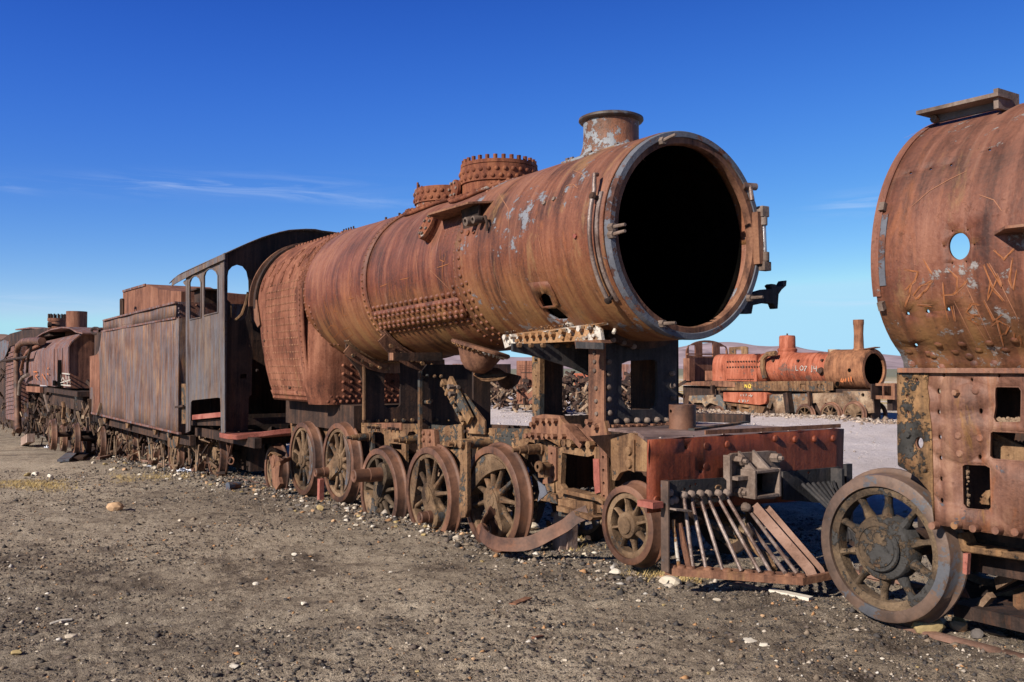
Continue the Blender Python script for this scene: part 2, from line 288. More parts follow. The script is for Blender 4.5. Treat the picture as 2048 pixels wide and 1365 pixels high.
    def prism(s, loop, ext, holes=()):
        """planar loop of 3D points, extruded by vector ext"""
        loops = [[Vector(p) for p in loop]] + [[Vector(p) for p in h] for h in holes]; ext = Vector(ext)
        tri = tessellate_polygon(loops); fl = [p for l in loops for p in l]; n = len(fl)
        s_fs = [tuple(t) for t in tri]+[tuple(x+n for x in reversed(t)) for t in tri]
        k = 0
        for l in loops:
            m = len(l); s_fs += [(k+i, k+(i+1) % m, n+k+(i+1) % m, n+k+i) for i in range(m)]; k += m
        return s.add(fl+[p+ext for p in fl], s_fs)
    def rivet(s, c, nrm, r, h=None, n=7):
        c = Vector(c); nrm = Vector(nrm).normalized(); h = r*.75 if h is None else h; u, v = basis(nrm)
        vs = []; fs = []
        for rr, hh in ((1, -.15), (.82, .6)):
            vs += [c+nrm*h*hh+r*rr*(math.cos(2*PI*k/n)*u+math.sin(2*PI*k/n)*v) for k in range(n)]
        vs.append(c+nrm*h)
        fs = [(k, (k+1) % n, n+(k+1) % n, n+k) for k in range(n)]+[(n+k, n+(k+1) % n, 2*n) for k in range(n)]
        return s.add(vs, fs)
    def nut(s, c, nrm, r, h, stud=0):
        c = Vector(c); nrm = Vector(nrm).normalized(); s.cyl(c-nrm*.005, c+nrm*h, r, r, 6)
        if stud: s.cyl(c+nrm*h, c+nrm*(h+stud), r*.5, r*.45, 6)
        return s
    def build(s, name, mat, parent=None, smooth=38, bevel=0, **props):
        me = bpy.data.meshes.new(name); me.from_pydata(s.v, [], s.f)
        bm = bmesh.new(); bm.from_mesh(me)
        if s.dd: bmesh.ops.remove_doubles(bm, verts=bm.verts, dist=1e-5)
        bmesh.ops.recalc_face_normals(bm, faces=bm.faces); bm.to_mesh(me); bm.free()
        if smooth: me.shade_smooth(); me.set_sharp_from_angle(angle=math.radians(smooth))
        o = node(name, me, mat, parent, **props)
        if bevel:
            b = o.modifiers.new('bevel', 'BEVEL'); b.width = bevel; b.segments = 2; b.limit_method = 'ANGLE'; b.angle_limit = math.radians(40)
        return o
def inside(p, poly):
    x, y = p[0], p[1]; c = False; n = len(poly); j = n-1
    for i in range(n):
        a, b = poly[i], poly[j]
        if (a[1] > y) != (b[1] > y) and x < (b[0]-a[0])*(y-a[1])/(b[1]-a[1])+a[0]: c = not c
        j = i
    return c
def sheet(name, mat, outline, holes, fmap, step, thick, parent=None, wobble=0, smooth=50, **props):
    """a plate of real thickness given in 2D, cut by holes, carried onto a surface by fmap(u,v)->3D"""
    sx_, sy_ = step; pts = []; edges = []
    def dens(l):
        out = []
        for i in range(len(l)):
            a, b = l[i], l[(i+1) % len(l)]; m = max(1, int(max(abs(b[0]-a[0])/sx_, abs(b[1]-a[1])/sy_)+.5))
            out += [(a[0]+(b[0]-a[0])*k/m, a[1]+(b[1]-a[1])*k/m) for k in range(m)]
        return out
    loops = [dens(outline)]+[list(h) for h in holes]
    for l in loops:
        k = len(pts); pts += l; edges += [(k+i, k+(i+1) % len(l)) for i in range(len(l))]
    us = [p[0] for p in outline]; vs = [p[1] for p in outline]
    hb = [(min(p[0] for p in h), max(p[0] for p in h), min(p[1] for p in h), max(p[1] for p in h)) for h in holes]
    nu = int((max(us)-min(us))/sx_); nv = int((max(vs)-min(vs))/sy_)
    for i in range(1, nu):
        for j in range(1, nv):
            p = (min(us)+(max(us)-min(us))*i/nu, min(vs)+(max(vs)-min(vs))*j/nv)
            if inside(p, outline) and not any(b[0] <= p[0] <= b[1] and b[2] <= p[1] <= b[3] and inside(p, h) for b, h in zip(hb, holes)): pts.append(p)
    r = delaunay_2d_cdt([Vector(p) for p in pts], edges, [], 0, 1e-5)
    V, T = r[0], r[2]; F_ = []
    for t in T:
        c = ((V[t[0]].x+V[t[1]].x+V[t[2]].x)/3, (V[t[0]].y+V[t[1]].y+V[t[2]].y)/3)
        if inside(c, outline) and not any(b[0] <= c[0] <= b[1] and b[2] <= c[1] <= b[3] and inside(c, h) for b, h in zip(hb, holes)): F_.append(tuple(t))
    me = bpy.data.meshes.new(name); P3 = [Vector(fmap(v.x, v.y)) for v in V]
    if wobble:
        import mathutils.noise as mn
        P3 = [p+Vector((1, 1, .3))*wobble*mn.noise(p*1.7) for p in P3]
    me.from_pydata([tuple(p) for p in P3], [], F_)
    me.shade_smooth(); o = node(name, me, mat, parent, **props)
    # orient outward (towards the viewer side: away from thickness)
    m = o.modifiers.new('solid', 'SOLIDIFY'); m.thickness = thick; m.offset = 0
    me.set_sharp_from_angle(angle=math.radians(smooth))
    return o
def circ2(c, rx, ry=None, n=14): return [(c[0]+rx*math.cos(2*PI*k/n), c[1]+(ry or rx)*math.sin(2*PI*k/n)) for k in range(n)]
def rr2(x0, y0, x1, y1, r, n=4):
    out = []
    for cx_, cy_, a in ((x1-r, y1-r, 0), (x0+r, y1-r, PI/2), (x0+r, y0+r, PI), (x1-r, y0+r, 3*PI/2)):
        out += [(cx_+r*math.cos(a+PI/2*k/n), cy_+r*math.sin(a+PI/2*k/n)) for k in range(n+1)]
    return out
def pxY(pts, Y): return [(lambda p: (p.x, p.z))(pY(x, y, Y)) for x, y in pts]
def pxX(pts, X): return [(lambda p: (p.y, p.z))(pX(x, y, X)) for x, y in pts]
def plateY(name, mat, pts, Y, th, holes=(), parent=None, px=True, bevel=0, **kw):
    f = (lambda l: [Vector((a, Y, b)) for a, b in (pxY(l, Y) if px else l)])
    return MB().prism(f(pts), (0, th, 0), [f(h) for h in holes]).build(name, mat, parent, bevel=bevel, **kw)
def plateX(name, mat, pts, X, th, holes=(), parent=None, px=True, bevel=0, **kw):
    f = (lambda l: [Vector((X, a, b)) for a, b in (pxX(l, X) if px else l)])
    return MB().prism(f(pts), (-th, 0, 0), [f(h) for h in holes]).build(name, mat, parent, bevel=bevel, **kw)
def stuff(o): o['kind'] = 'stuff'; return o
def bolts(parent, pts, nrm, r, h, mat='frame', name='bolt', hexa=True, stud=0):
    """each bolt one object, sharing one mesh"""
    me = None; nrm = Vector(nrm)
    for p in pts:
        if me is None:
            b = MB()
            b.nut((0, 0, 0), nrm, r, h, stud) if hexa else b.rivet((0, 0, 0), nrm, r, h, 10)
            me = bpy.data.meshes.new(name); me.from_pydata(b.v, [], b.f); me.shade_smooth(); me.set_sharp_from_angle(angle=math.radians(35)); me.materials.append(MT[mat])
        o = bpy.data.objects.new(name, me); COL.objects.link(o); o.parent = parent; o.location = Vector(p)-WL[parent.name]; WL[o.name] = Vector(p)
# ---------------------------------------------------------------- wheels
def wheel(parent, X, z, Yf, R, ns=11, th=.13, rt=None, cw=None, crank=None, mats=('wheel', 'tyre'), rot=0, face=.30, side=1, hub=.26, full=True, name='wheel', tilt=None):
    """side=+1: outer face looks to -Y. tyre with the flange at its back"""
    rt = R if rt is None else rt; c = Vector((X, Yf, z)); ax = Vector((0, side, 0)); rf = rt+.030; ri = rt-.065 if R > .35 else rt-.05
    seg = 56 if R > .35 else 44
    w = MB()
    rr = ri-.045
    w.lathe([(ri+.002, .022), (ri-.02, .016), (rr, .022), (rr-.004, .05), (rr, .10), (ri+.002, .105)], c, ax, seg)
    hb = hub*R
    w.lathe([(.0, -.018), (hb*.62, -.018), (hb*.66, -.006), (hb*.95, .0), (hb, .012), (hb*1.02, .11), (0, .11)], c, ax, 28)
    wo = w.build(name, mats[0], parent)
    t = MB().lathe([(ri, .010), (ri, .0), (rt-.010, .0), (rt-.002, .006), (rt, .016), (rt+.004, .088), (rt+.012, .098), (rf, .108), (rf+.002, .120), (rf-.006, .130), (ri, .132)], c, ax, seg, closed=True).build('tyre', mats[1], wo)
    def pol(r, a, y): return c+Vector((r*math.cos(a), 0, r*math.sin(a)))+ax*y
    for k in range(ns):
        a = rot+2*PI*k/ns
        if cw and abs((a-cw[0]+PI) % (2*PI)-PI) < cw[1]*.55 and not full: continue
        n_ = 9; L = []; B = MB(); vs = []; rs = [(hb*.85, .060, .050), (hb*1.15, .046, .042), ((hb+rr)/2, .030, .034), (rr*.93, .032, .032), (rr+.012, .050, .040)]
        tg = Vector((-math.sin(a), 0, math.cos(a))); kk = R/.5
        for r_, wa, wb in rs: vs += [pol(r_, a, .055)+tg*wa*kk*.72*math.cos(2*PI*i/n_)+ax*wb*.85*math.sin(2*PI*i/n_) for i in range(n_)]
        B.add(vs, [(j*n_+i, (j+1)*n_+i, (j+1)*n_+(i+1) % n_, j*n_+(i+1) % n_) for j in range(len(rs)-1) for i in range(n_)])
        B.build('spoke', mats[0], wo)
    if cw:
        a, sp, inner = cw; b = MB(); n_ = 16; pts = [pol(rr+.01, a-sp+2*sp*k/n_, 0) for k in range(n_+1)]
        e0, e1 = pts[0], pts[-1]; ch = []
        for k in range(1, n_):
            q = k/n_; p = e1.lerp(e0, q); m = c+Vector((math.cos(a), 0, math.sin(a)))*0; s_ = math.sin(q*PI)*inner
            ch.append(p-Vector((math.cos(a), 0, math.sin(a)))*s_)
        b.prism([p+ax*.004 for p in pts+ch], ax*.10); b.build('counterweight', mats[0] if len(mats) < 3 else mats[2], wo, bevel=.006)
    if crank:
        a, rc, rb, ln, rp = crank; p = pol(rc, a, 0); b = MB()
        b.lathe([(0, -.03), (rb*.85, -.03), (rb, -.015), (rb*1.05, .09)], p, ax, 22)
        b.prism([pol(0, 0, -.012)+Vector((hb*.85*math.cos(a+q), 0, hb*.85*math.sin(a+q))) for q in (PI/2, PI*.75, PI, PI*1.25, 3*PI/2)]+[p-ax*.0-ax*.012+Vector((rb*.95*math.cos(a+q), 0, rb*.95*math.sin(a+q))) for q in (-PI/2, -.8, 0, .8, PI/2)], ax*.08)
        b.build('crank_boss', mats[0], wo)
        q = MB(); q.lathe([(0, -ln), (rp*.35, -ln), (rp*.4, -ln+.01), (rp*.85, -ln), (rp, -ln+.008), (rp, -ln*.5), (rp*1.12, -ln*.5+.003), (rp*1.12, -ln*.5+.012), (rp*1.1, -.025)], p, ax, 20); q.build('crank_pin', 'tyre', wo)
    return wo
def axle(parent, X, z, r=.075, y0=4.62, y1=5.62): return MB().cyl((X, y0, z), (X, y1, z), r, r, 16).build('axle', 'dark', parent)
# ================================================================ the large locomotive
LOCO = thing('locomotive', 'big rust brown locomotive with gaping round open smokebox in the middle', 'locomotive', (-8.5, 5.1, 0))
XR = [(-13.6, .885, 2.635), (-11.2, .875, 2.645), (-9.34, .850, 2.67), (-7.4, .815, 2.71), (-7.3, .805, 2.73), (-5.2, .80, 2.74)]
def RZ(X):
    X = max(XR[0][0], min(XR[-1][0], X))
    for a, b in zip(XR, XR[1:]):
        if X <= b[0]:
            t = (X-a[0])/(b[0]-a[0]); return a[1]+(b[1]-a[1])*t, a[2]+(b[2]-a[2])*t
def pB(x, y, off=0):
    X = -9
    for _ in range(12):
        R, zc = RZ(X); X, ph = pC(x, y, zc, R+off)
    return X, ph
def bm_(off):
    def f(X, ph):
        R, zc = RZ(X); p = cyl(X, ph, zc, R+off); return p+nrm(ph)*.006*mnoise.noise(p*1.9)
    return f
import mathutils.noise as mnoise
def nrm(ph): return Vector((0, -math.cos(ph), math.sin(ph)))
# --- boiler barrel, two rings, rear lapping the front one
def ring_part(name, mat, x0, x1, off, holes=(), thick=.02, step=(.14, .07), par=LOCO):
    return sheet(name, mat, [(x0, -PI), (x1, -PI), (x1, PI), (x0, PI)], holes, bm_(off), step, thick, par)
ring_part('boiler_barrel', 'boiler', -11.22, -9.34, .004)
ring_part('boiler_barrel', 'boiler', -9.38, -7.38, -.014)
slot = [pC(x, y, 2.74, .80) for x, y in ((1083, 592), (1088, 585), (1096, 583), (1104, 588), (1110, 600), (1114, 611), (1128, 622), (1140, 633), (1134, 637), (1118, 637), (1102, 626), (1090, 611))]
ring_part('smokebox', 'smokebox', -7.44, -5.28, .006, [slot], thick=.022)
# inner soot skin and tube plate
s = MB(); 
s.lathe([(.775, 0), (.775, 2.0), (0, 2.0)], (-5.40, YC, 2.735), (-1, 0, 0), 64); sk = s.build('smokebox_lining', 'soot_and_shade', LOCO)
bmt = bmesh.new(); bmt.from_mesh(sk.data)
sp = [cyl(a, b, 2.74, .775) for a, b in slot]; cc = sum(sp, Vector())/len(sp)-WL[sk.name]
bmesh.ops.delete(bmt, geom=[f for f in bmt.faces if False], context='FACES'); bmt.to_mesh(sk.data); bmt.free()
# slot stiffening plate on the smokebox
pl = [pC(x, y, 2.74, .80) for x, y in ((1061, 563), (1098, 560), (1104, 566), (1112, 582), (1122, 603), (1119, 611), (1110, 612), (1088, 613), (1078, 600), (1068, 578))]
sh = [pC(x, y, 2.74, .80) for x, y in ((1083, 592), (1088, 585), (1096, 583), (1104, 588), (1108, 598), (1111, 607), (1100, 608), (1090, 609))]
sheet('slot_plate', 'smokebox', pl, [sh], bm_(.022), (.1, .06), .014, LOCO)
# seam straps and rows of rivets
def riv_row(b, X, p0, p1, sp, off, r, stag=0):
    R, zc = RZ(X); n = int((p1-p0)*R/sp)
    for k in range(n+1):
        ph = p0+(p1-p0)*(k+stag)/n; b.rivet(cyl(X, ph, zc, R+off), nrm(ph), r, r*.8)
for X, p0, p1, spc, off, r, double in ((-11.13, -1.7, 2.2, .085, .014, .019, 0), (-9.42, -1.7, 2.3, .072, .014, .020, 0), (-7.46, -1.7, 2.2, .080, -.002, .021, 1), (-7.36, -1.7, 2.2, .080, .018, .021, 1)):
    b = MB(); riv_row(b, X, p0, p1, spc, off, r)
    if double: riv_row(b, X+(-.09 if X < -7.4 else .075), p0, -.35, spc, off, r, .5)
    stuff(b.build('rivets', 'boiler', LOCO, smooth=60))
for x0, x1 in ((-9.53, -9.495), (-7.455, -7.43)):
    pass
# riveted patch
qa = pB(745, 624); qb = pB(767, 656); qc = pB(922, 597)
X0, X1 = qa[0], qc[0]; PT, PB_ = qa[1], qb[1]-.03
sheet('patch_plate', 'boiler', [(X0, PT), (X1-.06, PT), (X1, PT-.06), (X1, PB_+.05), (X1-.07, PB_), (X0+.05, PB_)], [], bm_(.014), (.2, .06), .022, LOCO)
b = MB(); n = 17; H_ = PT-PB_
for row, off, dx in ((1.16, .0, 0), (.86, .026, .5), (.68, .026, 0), (.36, .026, .5), (.17, .026, 0), (-.16, .0, 0)):
    for k in range(n):
        X = X0+.06+(X1-X0-.14)*(k+dx*.8)/(n-1)
        if X < X1-.03 or row > 1: R, zc = RZ(X); ph = PB_+H_*row; b.rivet(cyl(X, ph, zc, R+off-.002), nrm(ph), .027, .028, 8)
stuff(b.build('patch_rivets', 'boiler', LOCO, smooth=60))
# --- firebox: side sheets carried over the crown
prof = [(4.40, 1.27), (4.34, 1.45), (4.28, 1.75), (4.24, 2.1), (4.222, 2.4)]
RF, ZF = .882, 2.64
prof += [(YC-RF*math.cos(a), ZF+RF*math.sin(a)) for a in np.linspace(.0, PI, 40)]
prof += [(2*YC-y, z) for y, z in reversed(prof[:5])]
cum = [0]
for a, c in zip(prof, prof[1:]): cum.append(cum[-1]+math.hypot(c[0]-a[0], c[1]-a[1]))
TOT = cum[-1]
def fb(X, s, off=0):
    s = max(0, min(TOT-1e-6, s)); i = max(j for j in range(len(cum)) if cum[j] <= s); i = min(i, len(prof)-2)
    t = (s-cum[i])/(cum[i+1]-cum[i]); a, c = prof[i], prof[i+1]; y, z = a[0]+(c[0]-a[0])*t, a[1]+(c[1]-a[1])*t
    d = Vector((0, c[0]-a[0], c[1]-a[1])).normalized(); n = Vector((0, -d.z, d.y)); return Vector((X, y, z))+n*off, n
FX0, FX1 = -12.90, -11.28
sheet('firebox', 'firebox', [(FX0+.22, 0), (FX1, -.0), (FX1, TOT), (FX0, TOT), (FX0, 1.4)], [], lambda X, s: fb(X, s, 0*math.cos(2*PI*(X-FX0-.08)/.094) if .1 < s < 1.75 else 0)[0], (.0235, .11), .03, LOCO, wobble=.007)
sheet('firebox_flange', 'firebox', [(FX1-.05, -.0), (FX1+.13, -.0), (FX1+.13, TOT), (FX1-.05, TOT)], [], lambda X, s: fb(X, s, .010)[0], (.09, .08), .022, LOCO)
sheet('foundation_ring', 'firebox', [(FX0+.20, -.02), (FX1+.1, -.02), (FX1+.1, .14), (FX0+.18, .14)], [], lambda X, s: fb(X, max(0, s), .016)[0], (.09, .05), .02, LOCO)
b = MB(); R_.seed(3)
zz = np.arange(.20, 1.66, .092)
for i, s_ in enumerate(zz):
    for k in range(16):
        X = FX0+.08+k*.094
        if X < FX0+.26-s_*.12: continue
        if s_ > 1.15 and k < 3: continue
        if R_.random() < .04: continue
        p, n_ = fb(X+R_.uniform(-.004, .004), s_); b.rivet(p+n_*.016, n_, .012 if k < 4 else .0145, .012, 6)
stuff(b.build('stay_bolts', 'plate_brown', LOCO, smooth=60))
b = MB()
for row, off in ((.035, .028), (.095, .028)):
    for k in range(30): p, n_ = fb(FX0+.24+k*.0525+(.03 if row > .05 else 0), row, off); b.rivet(p, n_, .019, .018, 7)
for s_ in np.arange(.2, 3.2, .066):
    p, n_ = fb(FX1+.03, s_, .02); b.rivet(p, n_, .019, .016, 7)
    if s_ > 1.45 and s_ < 3: p, n_ = fb(FX1+.085, s_+.03, .02); b.rivet(p, n_, .018, .016, 7)
for k in range(26):
    for s_ in (2.42, 2.52): p, n_ = fb(FX0+.04+k*.06, s_+.015*(k % 2), 0.015); b.rivet(p, n_, .02, .024, 7)
stuff(b.build('rivets', 'firebox', LOCO, smooth=60))
def oval(px, py, k):
    X, ph = pC(px, py, ZF, RF+.01); o_ = MB(); R0 = RF
    def q(u, v, off): return cyl(X+u, ph+v/R0, ZF, R0+off)
    for off, ru, rv, nx in ((.004, .052, .105, .022),):
        lo = [q(ru*math.cos(t), rv*math.sin(t), off) for t in np.linspace(0, 2*PI, 18, endpoint=False)]; hi = [q(ru*.93*math.cos(t), rv*.93*math.sin(t), off+nx) for t in np.linspace(0, 2*PI, 18, endpoint=False)]
        o_.add(lo+hi, [(i, (i+1) % 18, 18+(i+1) % 18, 18+i) for i in range(18)]+[tuple(range(18, 36))])
    for v in (-.05, .05): o_.rivet(q(0, v, .024), nrm(ph+v/R0), .02, .014, 7)
    o_.build('washout_plug', 'firebox', LOCO)
for k, (x, y) in enumerate(((527, 570), (546, 561), (566, 553), (584, 544), (603, 548), (545, 542), (562, 536), (580, 526), (604, 522), (600, 509), (622, 506))): oval(x, y, k)
for x, y in ((525, 609), (569, 619), (539, 662), (531, 682), (516, 741), (581, 776)): X, ph = pC(x, y, ZF, RF); p = pY(x, y, 4.24); LOCO and bolts(LOCO, [(p.x, 4.235, p.z)], (0, -1, 0), .022, .02, 'dark', 'plug')
# throat plate with rounded corners, stays in its shaded face
b = MB(); lv = [1.24, 1.5, 1.8, 2.05, 2.25, 2.4, 2.55]; sec = []
for z in lv:
    k = max(.02, min(1, (2.6-z)/.45))**.7; y0 = 4.30+max(0, (1.5-z))*.3
    xs = [(FX1+.0, y0-.04), (FX1+.10*k, y0-.035), (FX1+.20*k, y0-.01), (FX1+.29*k, y0+.07), (FX1+.34*k, y0+.2), (FX1+.35*k, y0+.32)]
    sec.append([Vector((x, y, z)) for x, y in xs+[(x, 2*YC-y) for x, y in reversed(xs)]])
n = len(sec[0]); b.add([p for r in sec for p in r], [(i*n+k, i*n+k+1, (i+1)*n+k+1, (i+1)*n+k) for i in range(len(sec)-1) for k in range(n-1)]+[tuple(range(n-1, -1, -1))])
b.build('throat_plate', 'firebox', LOCO, smooth=60)
XT = FX1+.35
b = MB()
for i in range(6):
    for k in range(8):
        z = 1.42+i*.105; y = 4.66+k*.115
        if z < 2.0-.25*math.cos((y-YC)*1.6)+.0 or i < 3: b.rivet((XT+.002, y, z), (1, 0, 0), .022, .03, 8)
for k in range(16): b.rivet((XT+.004, 4.46+k*.085, 1.28), (1, 0, 0), .024, .025, 8); b.rivet((XT+.004, 4.5+k*.085, 1.34), (1, 0, 0), .020, .02, 8)
stuff(b.build('stay_bolts', 'firebox', LOCO, smooth=60))
b = MB(); riv_row(b, -11.0, -1.45, -.2, .075, .012, .022); stuff(b.build('rivets', 'boiler', LOCO, smooth=60))
# cladding hoop behind the firebox
MB().add(*(lambda pts: ([p for q in pts for p in q], [(i*4+k, i*4+(k+1) % 4, i*4+4+(k+1) % 4, i*4+4+k) for i in range(len(pts)-1) for k in range(4)]+[(3, 2, 1, 0)]))([[cyl(X, a, ZF, r) for X, r in ((-13.04, .895), (-12.95, .895), (-12.95, .925), (-13.04, .925))] for a in np.linspace(-.12, PI+.12, 44)])).build('cladding_hoop', 'dark', LOCO)
MB().add(*(lambda pts: ([p for q in pts for p in q], [(i*4+k, i*4+(k+1) % 4, i*4+4+(k+1) % 4, i*4+4+k) for i in range(len(pts)-1) for k in range(4)]+[(3, 2, 1, 0)]))([[cyl(X, a, ZF, r) for X, r in ((-13.20, .86), (-13.16, .86), (-13.16, .945), (-13.20, .945))] for a in np.linspace(-.05, PI+.05, 44)])).build('cladding_hoop', 'plate_brown', LOCO)
plateY('cladding_strip', 'plate_brown', [(507, 600), (513, 600), (519, 650), (515, 655), (508, 640)], 4.18, .012, parent=LOCO)
# boiler backhead (dark)
MB().lathe([(0, 0), (.895, 0), (.895, .03)], (-13.02, YC, ZF), (1, 0, 0), 40).build('backhead', 'dark', LOCO)
# --- domes
def conform_ring(name, cx_, r0, r1, off, th, zc_off=0, ex=1.0):
    R, zc = RZ(cx_)
    out = [(cx_+r1*ex*math.cos(t), PI/2+r1*math.sin(t)/R) for t in np.linspace(0, 2*PI, 40, endpoint=False)]
    ho = [(cx_+r0*math.cos(t), PI/2+r0*math.sin(t)/R) for t in np.linspace(0, 2*PI, 32, endpoint=False)]
    return sheet(name, 'dome', out, [ho], bm_(off), (.08, .08), th, DOM)
def dome(cx_, r, ztop, nriv, nn, big):
    global DOM
    b = MB(); c = (cx_, YC, 0)
    b.lathe([(r-.012, 3.2), (r-.012, ztop-.17), (r+.006, ztop-.165), (r+.006, ztop), (r-.05, ztop+.002), (r-.05, ztop-.5)], c, (0, 0, 1), 56)
    DOM = b.build('steam_dome' if big else 'sand_dome', 'dome', LOCO)
    q = MB()
    for z in (ztop-.055, ztop-.125):
        for k in range(nriv):
            a = 2*PI*(k+(.5 if z < ztop-.1 else 0))/nriv; d = Vector((math.cos(a), math.sin(a), 0)); q.rivet(Vector((cx_, YC, z))+d*(r+.005), d, .026, .019, 9)
    stuff(q.build('dome_rivets', 'dome', DOM, smooth=60))
    conform_ring('dome_flange', cx_, r-.02, r+.14, .02, .035)
    q = MB(); R, zc = RZ(cx_)
    for k in range(34):
        t = 2*PI*k/34; ph = PI/2+(r+.09)*math.sin(t)/R
        q.rivet(cyl(cx_+(r+.09)*math.cos(t), ph, zc, R+.036), nrm(ph), .024, .024, 8)
    stuff(q.build('flange_rivets', 'dome', DOM, smooth=60))
    if big:
        MB().lathe([(r-.16, 0), (r+.002, 0), (r+.002, .035), (r-.16, .035)], (cx_, YC, ztop+.008), (0, 0, 1), 56, closed=True).build('dome_cover_ring', 'dome', DOM)
        bolts(DOM, [(cx_+(r-.03)*math.cos(2*PI*k/nn), YC+(r-.03)*math.sin(2*PI*k/nn), ztop+.043) for k in range(nn)], (0, 0, 1), .024, .046, 'dome', 'nut')
    else: bolts(DOM, [(cx_+(r-.03)*math.cos(a), YC+(r-.03)*math.sin(a), ztop) for a in (3.7, 3.95, 4.3)], (0, 0, 1), .014, .085, 'dome', 'stud')
dome(-7.96, .395, 3.735, 30, 28, True); dome(-9.05, .36, 3.70, 28, 20, False)
# valve flange between the domes
p = pY(912, 379, 4.72); VA = MB().lathe([(0, -.03), (.085, -.03), (.098, -.02), (.098, .01), (.055, .02), (.055, .34)], p, (.12, 1, 0), 24).cyl(p+Vector((0, .06, 0)), p+Vector((0.02, .1, -.2)), .028, .028, 8).build('valve_flange', 'dome', LOCO)
for k in range(6): a = 2*PI*k/6; bolts(VA, [p+Vector((.07*math.cos(a), -.03, .07*math.sin(a)))], (0, -1, 0), .014, .02, 'coupling', 'bolt')
# washout door on the barrel
X, ph = pB(866, 460); R, zc = RZ(X); n_ = nrm(ph); c = cyl(X, ph, zc, R)
t1 = Vector((1, 0, 0)); t2 = n_.cross(t1)
def ovr(b, h0, h1, rx, ry, n=24):
    lo = [c+n_*h0+t1*rx*math.cos(t)+t2*ry*math.sin(t) for t in np.linspace(0, 2*PI, n, endpoint=False)]; hi = [p+n_*(h1-h0) for p in lo]
    b.add(lo+hi, [(i, (i+1) % n, n+(i+1) % n, n+i) for i in range(n)]+[tuple(range(n)), tuple(range(n, 2*n))])
b = MB(); ovr(b, -.02, .05, .095, .145); ovr(b, .055, .09, .10, .15); ovr(b, .04, .06, .07, .11)
WD = b.build('washout_door', 'dome', LOCO)
bolts(WD, [c+n_*.088+t1*.062*math.cos(t)+t2*.108*math.sin(t) for t in np.linspace(.3, 2*PI+.3, 8, endpoint=False)], n_, .016, .022, 'coupling', 'bolt')
b = MB()
for k in range(5):
    for j in range(2): x, y = 890+k*7.5, 462-k*4+j*9-0; X, ph = pB(x, y); R, zc = RZ(X); b.rivet(cyl(X, ph, zc, R-.014), nrm(ph), .018, .018, 7)
for x, y in ((745, 682), (1, 1)):
    if x > 1:
        for k in range(4): X, ph = pB(655+k*8, 686+k*.8); R, zc = RZ(X); b.rivet(cyl(X, ph, zc, R), nrm(ph), .02, .035, 7); X, ph = pB(670+k*7, 699+k*3); b.rivet(cyl(X, ph, zc, R), nrm(ph), .02, .035, 7)
stuff(b.build('rivets', 'boiler', LOCO, smooth=60))
for x, y in ((940, 468), (952, 465), (946, 450)): X, ph = pB(x, y); R, zc = RZ(X); bolts(LOCO, [cyl(X, ph, zc, R+.002)], nrm(ph), .026, .03, 'dome', 'bolt')
for x, y in ((1093, 409), (1112, 401), (1155, 473)): X, ph = pB(x, y); R, zc = RZ(X); bolts(LOCO, [cyl(X, ph, zc, R+.012)], nrm(ph), .020, .02, 'coupling' if x < 1150 else 'pink', 'bolt')
# steam pipe bracket with two stub pipes under a bent ledge
X, ph = pB(985, 436); R, zc = RZ(X); c = cyl(X, ph, zc, R)
b = MB(); l0 = pB(920, 416); l1 = pB(997, 424); z0 = c.z+.13
b.prism([Vector((-7.95, c.y+.10, z0-.02)), Vector((-7.75, c.y-.20, z0-.01)), Vector((-7.05, c.y-.17, z0)), Vector((-7.0, c.y+.16, z0+.04)), Vector((-7.8, c.y+.2, z0+.04))], (0, 0, .018))
b.build('ledge', 'plate_brown', LOCO); b = MB()
b.prism([Vector((-7.36, c.y-.06, z0)), Vector((-7.05, c.y-.06, z0)), Vector((-7.10, c.y-.02, c.z-.16)), Vector((-7.36, c.y-.02, c.z-.18))], (0, .02, 0)); b.build('pipe_bracket', 'dark', LOCO)
for dx, r in ((-.22, .04), (-.09, .034)): 
    q = Vector((c.x+dx, c.y-.07, c.z-.01)); MB().lathe([(r*.55, .02), (r*.6, -.085), (r, -.08), (r*1.1, -.04), (r, .0), (r*.9, .08)], q, (0, 1, .1), 16).build('pipe_stub', 'coupling', LOCO)
MB().tube([(c.x-.07, c.y-.06, c.z), (c.x+.02, c.y-.09, c.z+.0), (c.x+.05, c.y-.09, c.z-.05), (c.x+.04, c.y-.08, c.z-.13)], .014).build('drain_pipe', 'dark', LOCO)
# little pillars on the barrel top
for x, y in ((772, 433), (799, 424)):
    X = pY(x, y+6, YC).x; MB().cyl((X, YC, 3.50), (X, YC, 3.62), .016, .016, 8).box((X-.05, YC-.04, 3.50), (X+.02, YC+.04, 3.525)).build('stud', 'dark', LOCO)
for k in range(5): X = -11.5+k*.08; MB().cyl((X, YC-.2, 3.48), (X, YC-.2, 3.56), .012, .012, 6).build('stud', 'dark', LOCO)
